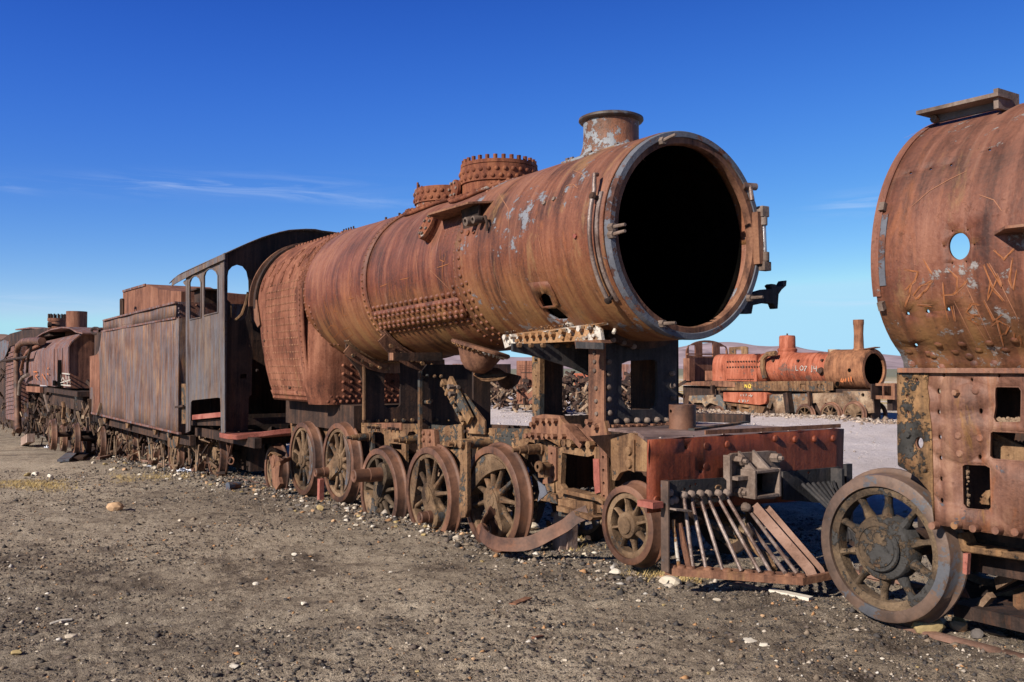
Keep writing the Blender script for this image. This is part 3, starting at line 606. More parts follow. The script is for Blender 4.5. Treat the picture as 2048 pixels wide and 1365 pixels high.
# --- chimney
CH = MB().lathe([(.30, 3.47), (.285, 3.52), (.262, 3.56), (.246, 3.62), (.240, 3.70), (.240, 3.80), (.244, 3.825), (.262, 3.832), (.272, 3.845), (.270, 3.862), (.252, 3.868), (.235, 3.86), (.222, 3.84), (.222, 3.52)], (-6.16, YC, 0), (0, 0, 1), 64).build('chimney', 'chimney', LOCO)
MB().lathe([(.245, 3.822), (.268, 3.828), (.281, 3.843), (.279, 3.862), (.258, 3.872), (.236, 3.868), (.23, 3.85)], (-6.16, YC, 0), (0, 0, 1), 64).build('chimney_rim', 'tyre_grey', CH)
DOM = CH; o = conform_ring('chimney_base', -6.16, .27, .42, .018, .022, ex=1.1); o.data.materials[0] = MT['chimney']
bolts(CH, [cyl(-6.16+.37*math.cos(t)*1.05, PI/2+.37*math.sin(t)/.8, 2.74, .825) for t in (3.3, 3.9, 4.5, 5.1, 5.7)], (0, -.3, 1), .02, .02, 'coupling')
# --- smokebox front ring
SR = MB().lathe([(.800, -.085), (.816, -.080), (.818, -.018), (.810, 0), (.768, .002), (.764, -.008)], (-5.22, YC+.02, 2.738), (1, 0, 0), 96).build('front_ring', 'ring', LOCO, bevel=0)
MB().lathe([(.765, -.012), (.722, -.014), (.714, -.03), (.714, -.075), (.72, -.085), (.79, -.09)], (-5.22, YC+.02, 2.738), (1, 0, 0), 96).build('inner_lip', 'plate_brown', SR)
MB().lathe([(.807, -.245), (.813, -.24), (.813, -.09), (.806, -.086)], (-5.22, YC, 2.738), (1, 0, 0), 96).build('edge_band', 'ringband', SR)
b = MB(); pts = [cyl(-5.33, a, 2.738, .822) for a in np.linspace(.34, -.70, 22)]; b.strip(pts, .035, .022, (1, 0, 0)); b.build('door_bead', 'pale_metal', SR)
# curved handrail
HR = MB().tube([cyl(-5.40, .50, 2.738, .87), cyl(-5.38, .47, 2.738, .905), cyl(-5.37, .41, 2.738, .89)]+[cyl(-5.36, a, 2.738, .872) for a in np.linspace(.33, -.64, 22)], .017, 10).build('handrail', 'pale_metal', LOCO)
for a in (.28, -.65): MB().cyl(cyl(-5.36, a, 2.738, .80), cyl(-5.36, a, 2.738, .89), .016, .02, 10).rivet(cyl(-5.36, a, 2.738, .872), nrm(a), .033, .03, 10).build('rail_knob', 'dark', HR)
# clamp studs round the ring
for x, y, tx, ty in ((1222, 455, 16, 0), (1222, 470, 14, -4), (1322, 283, 22, -8), (1322, 648, 20, 0), (1496, 597, 16, 0)):
    p = pX(x, y, -5.22); q = pX(x+tx*.5, y+ty, -5.22); q = p+Vector((.15, (q-p).y*.2, (q-p).z*.6))
    MB().nut(p+Vector((-.01, 0, 0)), (1, 0, 0), .030, .05).tube([p+Vector((.03, 0, 0)), p.lerp(q, .6), q], [.015, .014, .012], 8).build('clamp_stud', 'coupling', SR)
p = pX(1497, 372, -5.2); MB().cyl(p+Vector((-.03, -.03, 0)), p+Vector((0, .09, 0)), .03, .03, 10).cyl(p+Vector((0, .02, .0)), p+Vector((.02, .02, -.12)), .016, .02, 8).build('clamp', 'pale_metal', SR)
# hinge post on the far side of the ring
p = pX(1526, 430, -5.18); q = pX(1530, 524, -5.18); HG = MB().cyl(p+Vector((0, 0, .04)), q-Vector((0, 0, .04)), .020, .020, 12).build('hinge_pin', 'steel', SR)
MB().box((p.x-.035, p.y-.04, p.z-.02), (p.x+.03, p.y+.045, p.z+.07)).cyl(p+Vector((0, 0, -.09)), p+Vector((0, 0, -.02)), .036, .036, 12).build('hinge_lug', 'coupling', HG, bevel=.006)
MB().box((q.x-.035, q.y-.04, q.z-.075), (q.x+.03, q.y+.045, q.z+.0)).cyl(q+Vector((0, 0, .0)), q+Vector((0, 0, .08)), .036, .036, 12).build('hinge_lug', 'coupling', HG, bevel=.006)
MB().bar(p+Vector((-.04, -.05, .02)), q+Vector((-.04, -.05, -.02)), .05, .10).build('hinge_leaf', 'plate_brown', HG)
plateX('lamp_bracket', 'black_paint', [(1486, 628), (1486, 606), (1498, 590), (1512, 584), (1530, 579), (1544, 578), (1540, 571), (1544, 568), (1552, 569), (1554, 573), (1562, 572), (1568, 562), (1574, 561), (1573, 572), (1564, 580), (1558, 589), (1556, 618), (1551, 618), (1547, 608), (1530, 606), (1507, 611), (1504, 628)], -5.62, .07, parent=LOCO, bevel=.006)
MB().cyl(pX(1206+4, 665, -5.3)+Vector((0, -.12, .02)), pX(1214, 655, -5.3)+Vector((0, -.02, .02)), .014, .012, 8)
x_, ph = pC(1232, 655, 2.74, .80); p = cyl(x_, ph, 2.74, .80); MB().cyl(p, p+nrm(ph)*.10+Vector((.02, 0, .04)), .016, .014, 8).build('drain_stub', 'angle', LOCO)
# ================================================================ cab of the large locomotive
W1 = [(380, 640), (380, 566), (383, 558), (388, 553), (394, 552), (400, 557), (403, 566), (403.5, 635)]
W2 = [(409, 632), (409, 553), (412, 544), (418, 538.5), (426, 538), (433, 543), (437, 552), (437, 625)]
LOW = [(382, 804), (385, 801), (436, 795), (441, 797), (443, 803), (444, 862), (380, 850)]
CABS = plateY('cab_side', 'cab', [(371.5, 866), (371.5, 556), (448, 516), (455, 519), (455, 867), (446, 866), (446, 866), (443.6, 866)] [:1]+[(371.5, 556), (447.5, 517), (449, 866), (444, 866), (443, 803), (441, 797), (436, 795.5), (385, 801), (381.5, 805), (380, 862)], 4.0, .012, [W1, W2], LOCO)
for w in (W1, W2):
    l = [Vector((a, 3.992, b)) for a, b in pxY(w, 4.0)]; MB().tube(l+[l[0]], .012, 6, False).build('window_frame', 'cab', CABS)
plateY('beading', 'cab', [(371.5, 862), (371.5, 560), (375, 559), (376, 862)], 3.99, .012, parent=CABS)
plateY('beading', 'cab', [(440.5, 800), (440.5, 524), (448, 520), (449.5, 866), (442, 866)], 3.988, .012, parent=CABS)
plateY('foot_beam', 'pink', [(379, 831), (443.5, 824.5), (443.5, 834), (379, 840.5)], 4.03, .09, parent=LOCO)
plateY('cab_floor', 'dark', [(379, 842), (446, 838), (446, 852), (379, 851)], 4.12, 1.9, parent=LOCO)
XCF = pY(448, 600, 4.0).x
roofz = lambda y: 3.385+.495*math.sin(PI*(min(y, 5.35)-3.95)/2.8) if y < 5.35 else 3.88-.10*((y-5.35)/.85)**2
ys = [4.0+2.2*k/24 for k in range(25)]
fr = [(4.0, .74)]+[(y, roofz(y)-.015) for y in ys]+[(6.2, .74), (5.8, .74), (5.8, 2.5)]+[(YC+.72*math.cos(a), 2.72+.72*math.sin(a)) for a in np.linspace(.1, PI-.0, 18)]+[(4.44, 2.3), (4.43, 1.30), (4.39, 1.28), (4.38, .76)]
FWIN = [(454, 560), (457, 542), (464, 534), (474, 530), (485, 533), (493, 543), (497, 562), (498, 610), (494, 632), (484, 641), (468, 641), (462, 635), (461, 606), (455, 600)]
CF = plateX('cab_front', 'dark', fr, XCF, .012, [pxX(FWIN, XCF), pxX([(481, 749), (493, 748), (493, 757), (481, 757)], XCF)], LOCO, px=False)
plateX('corner_strip', 'cab', [(4.0, .74), (4.0, 3.40), (4.05, 3.43), (4.05, .74)], XCF+.006, .01, parent=CF, px=False)
b = MB()
for k in range(26): b.rivet((XCF+.006, 4.03, .8+k*.1), (1, 0, 0), .010, .008, 5)
for k in range(5): b.rivet((XCF+.006, 4.39, .9+k*.38), (1, 0, 0), .010, .01, 5)
stuff(b.build('rivets', 'dark', CF, smooth=60))
# roof: curved plate with a ragged rear end, and its side gutter
ro = [(-17.12, 3.96), (-13.78, 3.96)]+[(-13.78+.03*math.sin(k*2.1), 3.96+2.28*k/16) for k in range(1, 17)]+[(-17.05-.05*math.sin(k*1.7), 6.24-2.28*k/12) for k in range(1, 12)]
h1 = circ2((-14.9, 5.45), .03, n=8); h2 = circ2((-14.2, 4.55), .028, n=7)
RO = sheet('cab_roof', 'cab', ro, [h1, h2], lambda x, y: (x, y, roofz(y)-.028*(-13.9-x)-(.10*max(0, -16.2-x)**2*max(.3, 1-(y-3.96)*1.5))), (.3, .12), .012, LOCO)
plateY('roof_gutter', 'cab', [(342.5, 573), (344, 563), (352, 554), (375, 543), (410, 527), (440, 511), (449, 506), (449, 519), (420, 532), (379, 552), (372, 556), (364, 560), (350, 568)], 3.955, .012, parent=RO)
plateY('cab_pillar', 'cab', [(366, 566), (368, 562), (373, 560), (373, 580), (371, 572)], 4.0, .012, parent=RO)
plateY('cab_side_far', 'dark', [(a, b) for a, b in ((-16.1, .8), (-16.1, 3.35), (-13.9, 3.35), (-13.9, .8))], 6.19, .012, [rr2(-15.9, 2.6, -15.2, 3.1, .1), rr2(-15.0, 2.6, -14.3, 3.1, .1)], LOCO, px=False)
plateX('cab_back', 'dark', [(4.4, .9), (4.4, 2.2), (5.9, 2.2), (5.9, .9)], -16.0, .02, parent=LOCO, px=False)
# small controls seen in the cab openings
c = Vector((-15.1, 4.9, 0)); pp = pX(478, 640, XCF-.6)
MB().tube([pX(462, 612, -14.6), pX(462, 640, -14.6), pX(470, 643, -14.6)], .02).tube([pX(472, 641, -14.5), pX(484, 630, -14.5), pX(492, 608, -14.5), pX(497, 585, -14.5)], .03).build('cab_pipes', 'frame', LOCO)
# running board stub under the cab
a = pY(443, 868, 4.0); e = pY(577, 859, 4.72)
MB().prism([Vector((a.x-.05, 3.98, .735)), Vector((a.x+.35, 3.98, .735)), Vector((a.x+.55, 4.06, .735)), Vector((e.x, 4.66, .82)), Vector((e.x, 5.5, .82)), Vector((a.x-.05, 5.5, .735))], (0, 0, -.075)).build('running_board', 'pink', LOCO, bevel=.01)
MB().bar((-16.2, 4.25, .63), (-13.0, 4.25, .63), .1, .14).bar((-16.2, 5.9, .6), (-13.0, 5.9, .6), .1, .14).bar((-13.9, 4.25, .6), (-13.9, 5.9, .6), .12, .12).build('drag_box', 'dark', LOCO)
MB().bar(pY(452, 872, 4.35), pY(458, 915, 4.35), .025, .025).bar(pY(466, 880, 4.35), pY(458, 915, 4.35), .035, .03).build('hanger_link', 'plate_brown', LOCO)
MB().tube([pY(462+6*math.cos(t), 922+7*math.sin(t), 4.35) for t in np.linspace(0, 2*PI, 14)], .011, 6, False).build('ring_link', 'plate_brown', LOCO)
# ================================================================ frames and stays
NF = 4.72
top = [(580, 838), (640, 841), (700, 845), (760, 848), (840, 848), (940, 856), (1062, 858), (1075, 872), (1110, 892)]
bot = [(1108, 985), (1092, 980), (1085, 940), (1076, 905), (1068, 886), (1058, 884), (1052, 892), (1048, 930), (1046, 985), (1010, 1000), (992, 975), (991, 900), (985, 880), (960, 877), (956, 890), (958, 960), (945, 960), (943, 885), (938, 875), (930, 880), (928, 945), (880, 935), (842, 935), (840, 920), (834, 870), (828, 863), (818, 864), (812, 876), (812, 940), (790, 932), (740, 925), (738, 885), (733, 872), (724, 868), (718, 878), (716, 925), (640, 910), (585, 905)]
holes = [[(745, 899), (744, 884), (745, 868), (748, 864), (762, 865), (768, 870), (769, 886), (769, 901), (752, 901)], [(780, 887), (803, 889), (803, 901), (780, 898)], [(866+2, 902), (868, 899), (893, 901), (893, 915), (868, 913)]]
FRM = plateY('frame_plate', 'frame', top+bot, NF, .035, holes[:2], LOCO)
MB().prism([Vector((x, 5.52, z)) for x, z in ((-13.1, .95), (-5.2, 1.17), (-5.2, .75), (-13.1, .5))], (0, .03, 0)).build('frame_plate', 'dark', LOCO)
for X in (-12.6, -10.5, -9.0, -6.6): MB().box((X-.03, 4.76, .62), (X+.03, 5.51, 1.0)).build('frame_stay', 'dark', LOCO)
# top flange dust ledge and joint pieces
plateY('joint_plate', 'plate_brown', [(737, 847), (763, 849), (763, 857), (803, 861), (803, 846), (760, 846)], NF-.012, .012, parent=LOCO)
plateY('joint_plate', 'plate_brown', [(936, 855), (969, 855), (969, 871), (935, 867)], NF-.02, .02, parent=LOCO)
b = MB()
def rvY(b, x, y, Y, r=.014, h=.014, n=6): p = pY(x, y, Y); b.rivet((p.x, Y, p.z), (0, -1, 0), r, h, n)
for x, y in [(741+k*7.5, 852+k*.4) for k in range(9)]+[(712+k*7, 852) for k in range(4)]+[(590+k*9, 846) for k in range(12)]+[(978+k*9, 868+k*.9) for k in range(10)]+[(812+k*8, 857) for k in range(3)]+[(745, 911), (770, 860), (810, 905)]: rvY(b, x, y, NF)
stuff(b.build('rivets', 'frame', LOCO, smooth=60))
bolts(LOCO, [(lambda p: (p.x, 4.702, p.z))(pY(x, y, 4.70)) for x, y in ((740, 855), (748, 855.5), (756, 856), (780, 857), (788, 858), (796, 859), (934, 863), (942, 864), (949, 864), (963, 865))], (0, -1, 0), .018, .035, 'dark')
# pins that carried the brake gear
for (x0, y0, x1, y1) in ((710, 878, 740, 874), (804, 884, 836, 879), (1049, 903, 1082, 898), (905, 892, 950, 886)):
    q = pY(x1, y1, NF); p = Vector((q.x, NF-.30, q.z-.0)); MB().lathe([(.0, 0), (.018, 0), (.018, .06), (.032, .062), (.036, .14), (.045, .142), (.045, .27), (.058, .275), (.058, .31)], p, (0, 1, 0), 16).build('hanger_pin', 'frame', LOCO)
# vertical hanger bar, block and bluish splasher quadrant
MB().prism([pY(x, y, 4.42) for x, y in ((921, 884), (926, 881), (933, 884), (934, 1020), (930, 1035), (922, 1037), (917, 1020))], (0, .05, 0)).build('brake_hanger', 'frame', LOCO, bevel=.006)
MB().cyl(pY(919, 889, 4.38), pY(919, 889, 4.38)+Vector((0, .36, 0)), .04, .04, 12).build('hanger_pin', 'frame', LOCO)
plateY('splasher', 'frame', [(868, 894), (869, 880), (877, 864), (893, 852), (923, 848), (924, 893)], 4.66, .03, parent=LOCO)
sp2 = MB(); 
for k in range(14): rvY(sp2, 878+(k % 5)*9, 862+(k//5)*10, 4.66, .011, .01)
stuff(sp2.build('rivets', 'frame', LOCO, smooth=60))
BB = plateY('bolted_block', 'plate_brown', [(842, 859), (868, 860), (870, 893), (880, 896), (880, 901), (842, 897)], 4.60, .12, parent=LOCO)
bolts(BB, [(lambda p: (p.x, 4.598, p.z))(pY(x, y, 4.60)) for x, y in ((848, 866), (860, 867), (848, 880), (860, 881))], (0, -1, 0), .026, .03, 'plate_brown', hexa=False)
# transverse stay plates under the barrel
def arc_under(X, off=.004, y0=4.5, y1=5.7, n=14):
    R, zc = RZ(X); R += off; return [(y, zc-math.sqrt(R*R-(y-YC)**2)) for y in [y0+(y1-y0)*k/n for k in range(n+1)]]
XA = -10.44
S1 = plateX('stay_plate', 'dark', [(4.72, .98), (4.72, 1.50), (4.66, 1.66), (4.54, 1.80), (4.49, 1.86), (4.49, 1.99)]+arc_under(XA)+[(5.71, 1.86), (5.54, 1.66), (5.48, 1.5), (5.48, .98)], XA, .03, [rr2(5.0, 1.21, 5.22, 1.64, .05)], LOCO, px=False)
MB().strip([Vector((XA+.05, y, z)) for y, z in arc_under(XA, .02, 4.47, 5.3, 10)], .14, .02, (1, 0, 0)).build('angle_iron', 'frame', S1)
MB().strip([Vector((XA+.012, y, z-.07)) for y, z in arc_under(XA, .02, 4.49, 5.2, 10)], .02, .13, (1, 0, 0)).build('angle_iron', 'plate_brown', S1)
bolts(S1, [(XA+.03, y, z) for y, z in arc_under(XA, .10, 4.56, 5.03, 4)], (1, 0, 0), .022, .03, 'frame')
bolts(S1, [(XA+.004, 4.78+k*.12, 1.05) for k in range(6)], (1, 0, 0), .022, .03, 'frame')
plateY('stay_edge', 'frame', [(4.0, 0)] and [(718, 722), (722, 720), (727, 735), (728.5, 760), (728.5, 840), (724.5, 840), (724.5, 760), (722, 738)], 4.70, .02, parent=S1)
XB = -9.30
R, zc = RZ(XB)
S2b = MB().strip([Vector((XB+.0, y, z)) for y, z in arc_under(XB, .02, 4.42, 5.15, 10)], .15, .02, (1, 0, 0)).strip([Vector((XB+.02, y, z-.08)) for y, z in arc_under(XB, .02, 4.42, 5.2, 10)], .022, .15, (1, 0, 0)).build('angle_iron', 'plate_brown', LOCO)
bolts(S2b, [(XB+.05, y, z) for y, z in arc_under(XB, .09, 4.50, 5.02, 4)], (1, 0, 0), .024, .03, 'frame')
XB2 = -8.76
S2 = plateX('stay_plate', 'plate_brown', [(4.60, .70), (4.60, 1.62), (4.70, 1.74), (5.5, 1.74), (5.5, .95), (5.3, .95), (5.3, .70)], XB2, .03, [], LOCO, px=False)
S2.data.materials[0] = MT['dark']
plateY('stay_edge', 'frame', [(835.5, 745), (839.5, 742), (840, 920), (836, 920)], 4.57, .03, parent=S2)
bolts(S2, [(lambda p: (XB2+.003, p.y, p.z))(pX(x, y, XB2)) for x, y in ((844, 755), (853, 752), (868, 753), (881, 753), (844, 804), (861, 802), (845, 840), (872, 840), (897, 840))], (1, 0, 0), .022, .04, 'frame', hexa=False)
MB().cyl(pX(845, 804, XB2), pX(845, 804, XB2)+Vector((.16, 0, 0)), .02, .02, 8).build('tie_rod', 'frame', S2)
plateX('cross_tie', 'dark', [(779, 706), (885, 705), (885, 722), (779, 722)], XB2+.06, .03, parent=LOCO)
plateY('cross_tie_end', 'plate_brown', [(779, 706), (786, 706), (786, 721), (779, 721)], pX(779, 712, XB2+.06).y-.012, .01, parent=LOCO)
# diagonal brace and gusset
MB().bar(pY(886, 762, 4.62), pY(931, 848, 4.62), .05, .05).build('brace', 'frame', LOCO)
BR = MB().bar(pY(899, 760, 4.60), pY(941, 842, 4.60), .035, .10).build('brace', 'frame', LOCO)
bolts(BR, [pY(x, y, 4.56) for x, y in ((885, 770), (894, 788), (905, 805), (915, 822), (924, 840))], (0, -1, 0), .026, .03, 'frame', hexa=False)
bolts(BR, [pY(x, y, 4.55) for x, y in ((905, 774), (907, 788))], (0, -1, 0), .028, .05, 'coupling')
plateY('gusset', 'frame', [(902, 762), (910, 764), (969, 842), (969, 869), (936, 867), (944, 842)], 4.665, .02, parent=LOCO)
MB().cyl(pY(905, 774, 4.6), pY(918, 775, 4.6), .02, .02, 8).build('tie_rod', 'coupling', LOCO)
# post and stay 3 behind it, with a window
X3 = pY(1080, 800, 4.72).x
plateY('post', 'frame', [(1064, 712), (1080, 714), (1079, 832), (1065, 833)], 4.70, .05, [circ2((1072, 722), 3, 4, 8), circ2((1072, 752), 1.6, 2, 6), circ2((1072, 775), 1.6, 2, 6), circ2((1072, 799), 1.6, 2, 6), circ2((1072, 823), 1.6, 2, 6)], LOCO)
S3 = plateX('stay_plate', 'dark', [(4.74, 1.10), (4.74, 1.95), (5.5, 1.95), (5.5, 1.10)], X3-.02, .02, [rr2(4.98, 1.27, 5.40, 1.80, .06)], LOCO, px=False)
plateX('stay_plate', 'dark', [(4.76, 1.0), (4.76, 1.85), (4.96, 1.85), (4.96, 1.0)], -7.9, .03, parent=LOCO, px=False)
plateX('stay_plate', 'dark', [(4.60, 1.1), (4.60, 1.8), (5.2, 1.8), (5.2, 1.1)], -7.75, .03, parent=LOCO, px=False) if 0 else None
MB().tube([(-7.75, 4.95, 1.02), (-7.3, 5.0, .98), (-6.9, 5.05, 1.0), (-6.6, 5.1, 1.06)], .07, 10).build('equalising_beam', 'frame', LOCO)
# tapered motion bracket in front
XM = -6.30
MBk = plateX('motion_bracket', 'black_paint', [(1026, 687), (1110, 689), (1210, 690), (1215, 770), (1190, 757), (1150, 738), (1100, 722), (1060, 710), (1026, 703)], XM, .03, parent=LOCO)
bolts(MBk, [(lambda p: (XM+.003, p.y, p.z))(pX(x, y, XM)) for x, y in ((1036, 691), (1060, 691), (1084, 691), (1111, 692), (1135, 692))], (1, 0, 0), .02, .03, 'frame')
plateY('angle_piece', 'plate_brown', [(1149, 682), (1200, 680), (1204, 686), (1151, 698)], 4.42, .1, parent=LOCO)
plateY('angle_piece', 'black_paint', [(1151, 684), (1206, 686), (1206, 699), (1151, 697)], 4.40, .015, parent=LOCO)
# front saddle: side strip, fore plate with window, stud rows
XS = -5.80
plateY('saddle_side', 'plate_brown', [(1176, 742), (1196, 760), (1197, 700), (1177, 692), (1180, 668), (1208, 676), (1208, 868), (1190, 872), (1176, 850)] [:0]+[(1177, 690), (1208, 678), (1208, 872), (1177, 850)], 4.70, .02, parent=LOCO)
bolts(LOCO, [(lambda p: (p.x, 4.70, p.z))(pY(x, y, 4.70)) for x, y in ((1190, 706), (1190, 724), (1190, 742), (1193, 777), (1193, 803), (1194, 828))], (0, -1, 0), .02, .022, 'coupling', hexa=False)
SD = plateX('saddle_plate', 'black_paint', [(4.72, 1.20), (4.72, 2.05)]+[(y, 2.735-math.sqrt(.80**2-(y-YC)**2)+.0) for y in np.linspace(4.74, 5.50, 9)]+[(5.52, 2.05), (5.52, 1.20)], XS, .03, [pxX([(1244, 728), (1256, 723), (1262, 722), (1308, 720), (1314, 724), (1315, 740), (1315, 800), (1312, 812), (1304, 819), (1262, 820), (1252, 814), (1245, 800), (1243, 790)], XS)], LOCO, px=False, bevel=.004)
st = [(1215, 724), (1215, 748), (1215, 775), (1216, 799), (1217, 826), (1343, 747), (1344, 772), (1345, 796), (1346, 821)]+[(1231, 843), (1252, 842), (1273, 841), (1293, 841), (1313, 840), (1333, 839)]
bolts(SD, [(lambda p: (XS+.002, p.y, p.z))(pX(x, y, XS)) for x, y in st], (1, 0, 0), .026, .045, 'coupling', hexa=False)
bolts(SD, [(lambda p: (XS+.05, p.y, p.z))(pX(x, y, XS)) for x, y in ((1217, 681), (1238, 687), (1258, 694))], (1, 0, 0), .024, .04, 'coupling', hexa=False)
MB().strip([Vector((XS+.03, y, 2.74-math.sqrt(.815**2-(y-YC)**2)-.03)) for y in np.linspace(4.72, 5.5, 10)], .07, .07, (1, 0, 0)).build('saddle_flange', 'dark', SD)
MB().prism([Vector((XS-.9, 4.74, 1.2)), Vector((XS-.9, 5.5, 1.2)), Vector((XS-.9, 5.5, 1.98)), Vector((XS-.9, 4.74, 1.98))], (-.02, 0, 0)) if 0 else None
plateY('saddle_side', 'dark', [(-6.4, 1.2), (-6.4, 2.05), (-5.8, 2.05), (-5.8, 1.2)], 5.52, .02, parent=LOCO, px=False)
stuff((lambda b: ([b.box((XS+.02+R_.random()*.12, y, 1.232), (XS+.05+R_.random()*.12, y+.03, 1.236+R_.random()*.02)) for y in np.arange(4.7, 5.6, .035)], b)[1])(MB()).build('rust_flakes', 'plate_brown', LOCO))
# salt-crusted angle under the smokebox with its nuts
YA = 4.52
AN = plateY('saddle_angle', 'angle', [(1004, 674), (1060, 668), (1150, 656), (1190, 650), (1200, 658), (1204, 684), (1150, 683), (1075, 687), (1025, 690), (1010, 697), (1007, 686)], YA, .03, parent=LOCO)
MB().prism([pY(1004, 673, YA), pY(1190, 650, YA), pY(1190, 650, YA)+Vector((0, .3, .06)), pY(1004, 673, YA)+Vector((0, .3, .06))], (0, 0, -.02)).build('saddle_angle_top', 'angle', AN)
bolts(AN, [(lambda p: (p.x, YA-.002, p.z))(pY(x, y, YA)) for x, y in [(1016+k*13.2, 675-k*.9) for k in range(8)]+[(1129, 664), (1147, 661), (1165, 658), (1183, 655)]], (0, -1, -.0), .026, .045, 'angle')
bolts(AN, [(lambda p: (p.x, YA-.002, p.z))(pY(x, y, YA)) for x, y in ((1020, 685), (1035, 683), (1127, 676), (1142, 675), (1174, 673), (1189, 672))], (0, -1, 0), .022, .03, 'angle', hexa=False)
b = MB(); 
for k in range(260):
    x = 1000+R_.random()**1.2*150; y = 672-(x-1000)*.13+R_.uniform(-11, 3); X, ph = pC(x, y, 2.735, .80); p = cyl(X, ph, 2.735, .81); b.rivet(p, nrm(ph)+Vector((R_.uniform(-.5, .5), 0, R_.uniform(-.5, .5))), R_.uniform(.006, .018), R_.uniform(.006, .02), 5)
stuff(b.build('salt_crust', 'angle', LOCO, smooth=0))
# bowl-shaped steam chest base with studded flange
c = pY(962, 694, 4.62); ax = Vector((-.20, -.20, -1)).normalized()
BW = MB().lathe([(.0, .0), (.30, 0), (.31, .01), (.31, .03), (.235, .04), (.205, .10), (.165, .18), (.10, .24), (.0, .26)], c, ax, 36).build('steam_chest', 'plate_brown', LOCO)
BW.scale = (1.05, .9, 1)
u, v = basis(ax); b = MB()
for k in range(34): a = 2*PI*k/34; b.rivet(c+ax*.028+.285*(math.cos(a)*u+math.sin(a)*v), ax, .019, .02, 6); b.rivet(c+ax*.034+.25*(math.cos(a+.09)*u+math.sin(a+.09)*v), ax, .017, .03, 6)
o = stuff(b.build('flange_studs', 'angle', BW, smooth=60))
# perforated plate and torn sheet hanging under it
b = MB(); q = pY(1012, 755, 5.0); b.lathe([(0, 0), (.06, .02), (.11, .08), (.13, .15)], q+Vector((0, 0, -.12)), (0, .2, 1), 20); b.build('ash_cone', 'dark', LOCO)
for k in range(3): p = pY(975+k*6, 749+k*4, 4.75); MB().lathe([(.02, 0), (.13, .01), (.14, .02), (.02, .025)], p, (.2, -.3, 1), 14).build('gasket_sheet', 'frame', LOCO)
# ---- front frame, cylinder opening
p1 = [(1061, 880), (1063, 834), (1085, 829), (1118, 832), (1122, 840), (1130, 848), (1152, 849), (1156, 856), (1164, 860), (1172, 850), (1190, 850), (1208, 842), (1212, 860), (1214, 872), (1226, 880), (1205, 893), (1178, 893), (1140, 893), (1128, 891), (1127, 880)]
P1 = plateY('frame_plate', 'plate_brown', p1, 4.63, .05, parent=LOCO, bevel=.004)
bolts(P1, [(lambda p: (p.x, 4.63, p.z))(pY(x, y, 4.63)) for x, y in ((1069, 849), (1076, 841), (1089, 842), (1101, 842), (1113, 842), (1058, 872), (1067, 870), (1080, 871), (1092, 872), (1101, 873), (1112, 873), (1130, 873), (1181, 844), (1195, 855), (1180, 885))], (0, -1, 0), .024, .045, 'plate_brown')
bolts(P1, [(lambda p: (p.x, 4.60, p.z))(pY(x, y, 4.60)) for x, y in ((1136, 886), (1147, 887), (1185, 890))], (0, -1, 0), .034, .05, 'frame')
MB().bar(pY(1138, 850, 4.55), pY(1168, 884, 4.55), .10, .012).bar(pY(1134, 857, 4.55), pY(1164, 890, 4.55), .012, .08).build('broken_angle', 'plate_brown', LOCO)
p2 = [(1125, 894), (1150, 897), (1206, 893), (1213, 890), (1219, 935), (1222, 1028), (1189, 1026), (1186, 1012), (1150, 1004), (1116, 996), (1112, 984), (1108, 920), (1110, 900)]
P2 = plateY('frame_plate', 'frame', p2, 4.60, .05, [[(1124, 906), (1160, 912), (1176, 914), (1188, 910), (1190, 930), (1190, 983), (1180, 987), (1128, 978), (1121, 968)]], LOCO, bevel=.004)
plateY('flange_strip', 'plate_brown', [(1198, 892), (1213, 896), (1217, 1024), (1203, 1018)], 4.575, .02, [circ2((1206+k*.5, 915+k*26), 2.3, 3.2, 8) for k in range(5)], P2)
plateY('jamb', 'pink', [(1186, 918), (1198, 918), (1200, 985), (1190, 988), (1187, 960)], 4.58, .025, parent=P2)
plateY('sill', 'frame', [(1112, 984), (1195, 1003), (1206, 1010), (1206, 1003), (1196, 996), (1124, 978)], 4.52, .12, parent=P2)
plateY('flange_strip', 'plate_brown', [(1096, 892), (1112, 896), (1112, 960), (1100, 968), (1085, 968), (1086, 960), (1096, 955)], 4.58, .03, [circ2((1103, 908), 2.2, 3, 8), circ2((1104, 931), 2.2, 3, 8), circ2((1105, 955), 2.2, 3, 8)], P2)
MB().box((-6.62, 4.66, .55), (-5.8, 5.5, .62)).build('cylinder_floor', 'frame', LOCO)
MB().box((-6.62, 5.46, .55), (-5.8, 5.5, 1.0)).build('cylinder_wall', 'dark', LOCO)
b = MB(); 
for k in range(220): q = Vector((R_.uniform(-6.6, -5.85), R_.uniform(4.68, 5.2), .625)); b.rivet(q, (R_.uniform(-.3, .3), R_.uniform(-.3, .3), 1), R_.uniform(.008, .022), R_.uniform(.006, .02), 5)
stuff(b.build('cinders', 'stone_d', LOCO, smooth=0))
MB().lathe([(.018, 0), (.045, 0), (.05, .02), (.03, .03), (.03, .12)], pY(1075, 934, 4.42), (0, 1, 0), 14).bar(pY(1086, 925, 4.5), pY(1088, 955, 4.5), .06, .08).build('brake_adjuster', 'frame', LOCO)
MB().prism([pY(x, y, 4.45) for x, y in ((1075, 962), (1090, 974), (1094, 988), (1082, 998), (1075, 1004), (1079, 985))], (0, .01, 0)).build('torn_sheet', 'ring', LOCO)
MB().bar(pY(1020, 985, 4.9), pY(1130, 1000, 4.9), .10, .07).bar(pY(1120, 1015, 4.58), pY(1190, 1022, 4.58), .04, .14).build('spring_beam', 'frame', LOCO)
MB().prism([pY(x, y, 4.5) for x, y in ((1113, 1012), (1150, 1022), (1186, 1036), (1180, 1042), (1148, 1030), (1113, 1022))], (0, .2, 0)).build('spring_leaf', 'frame', LOCO)
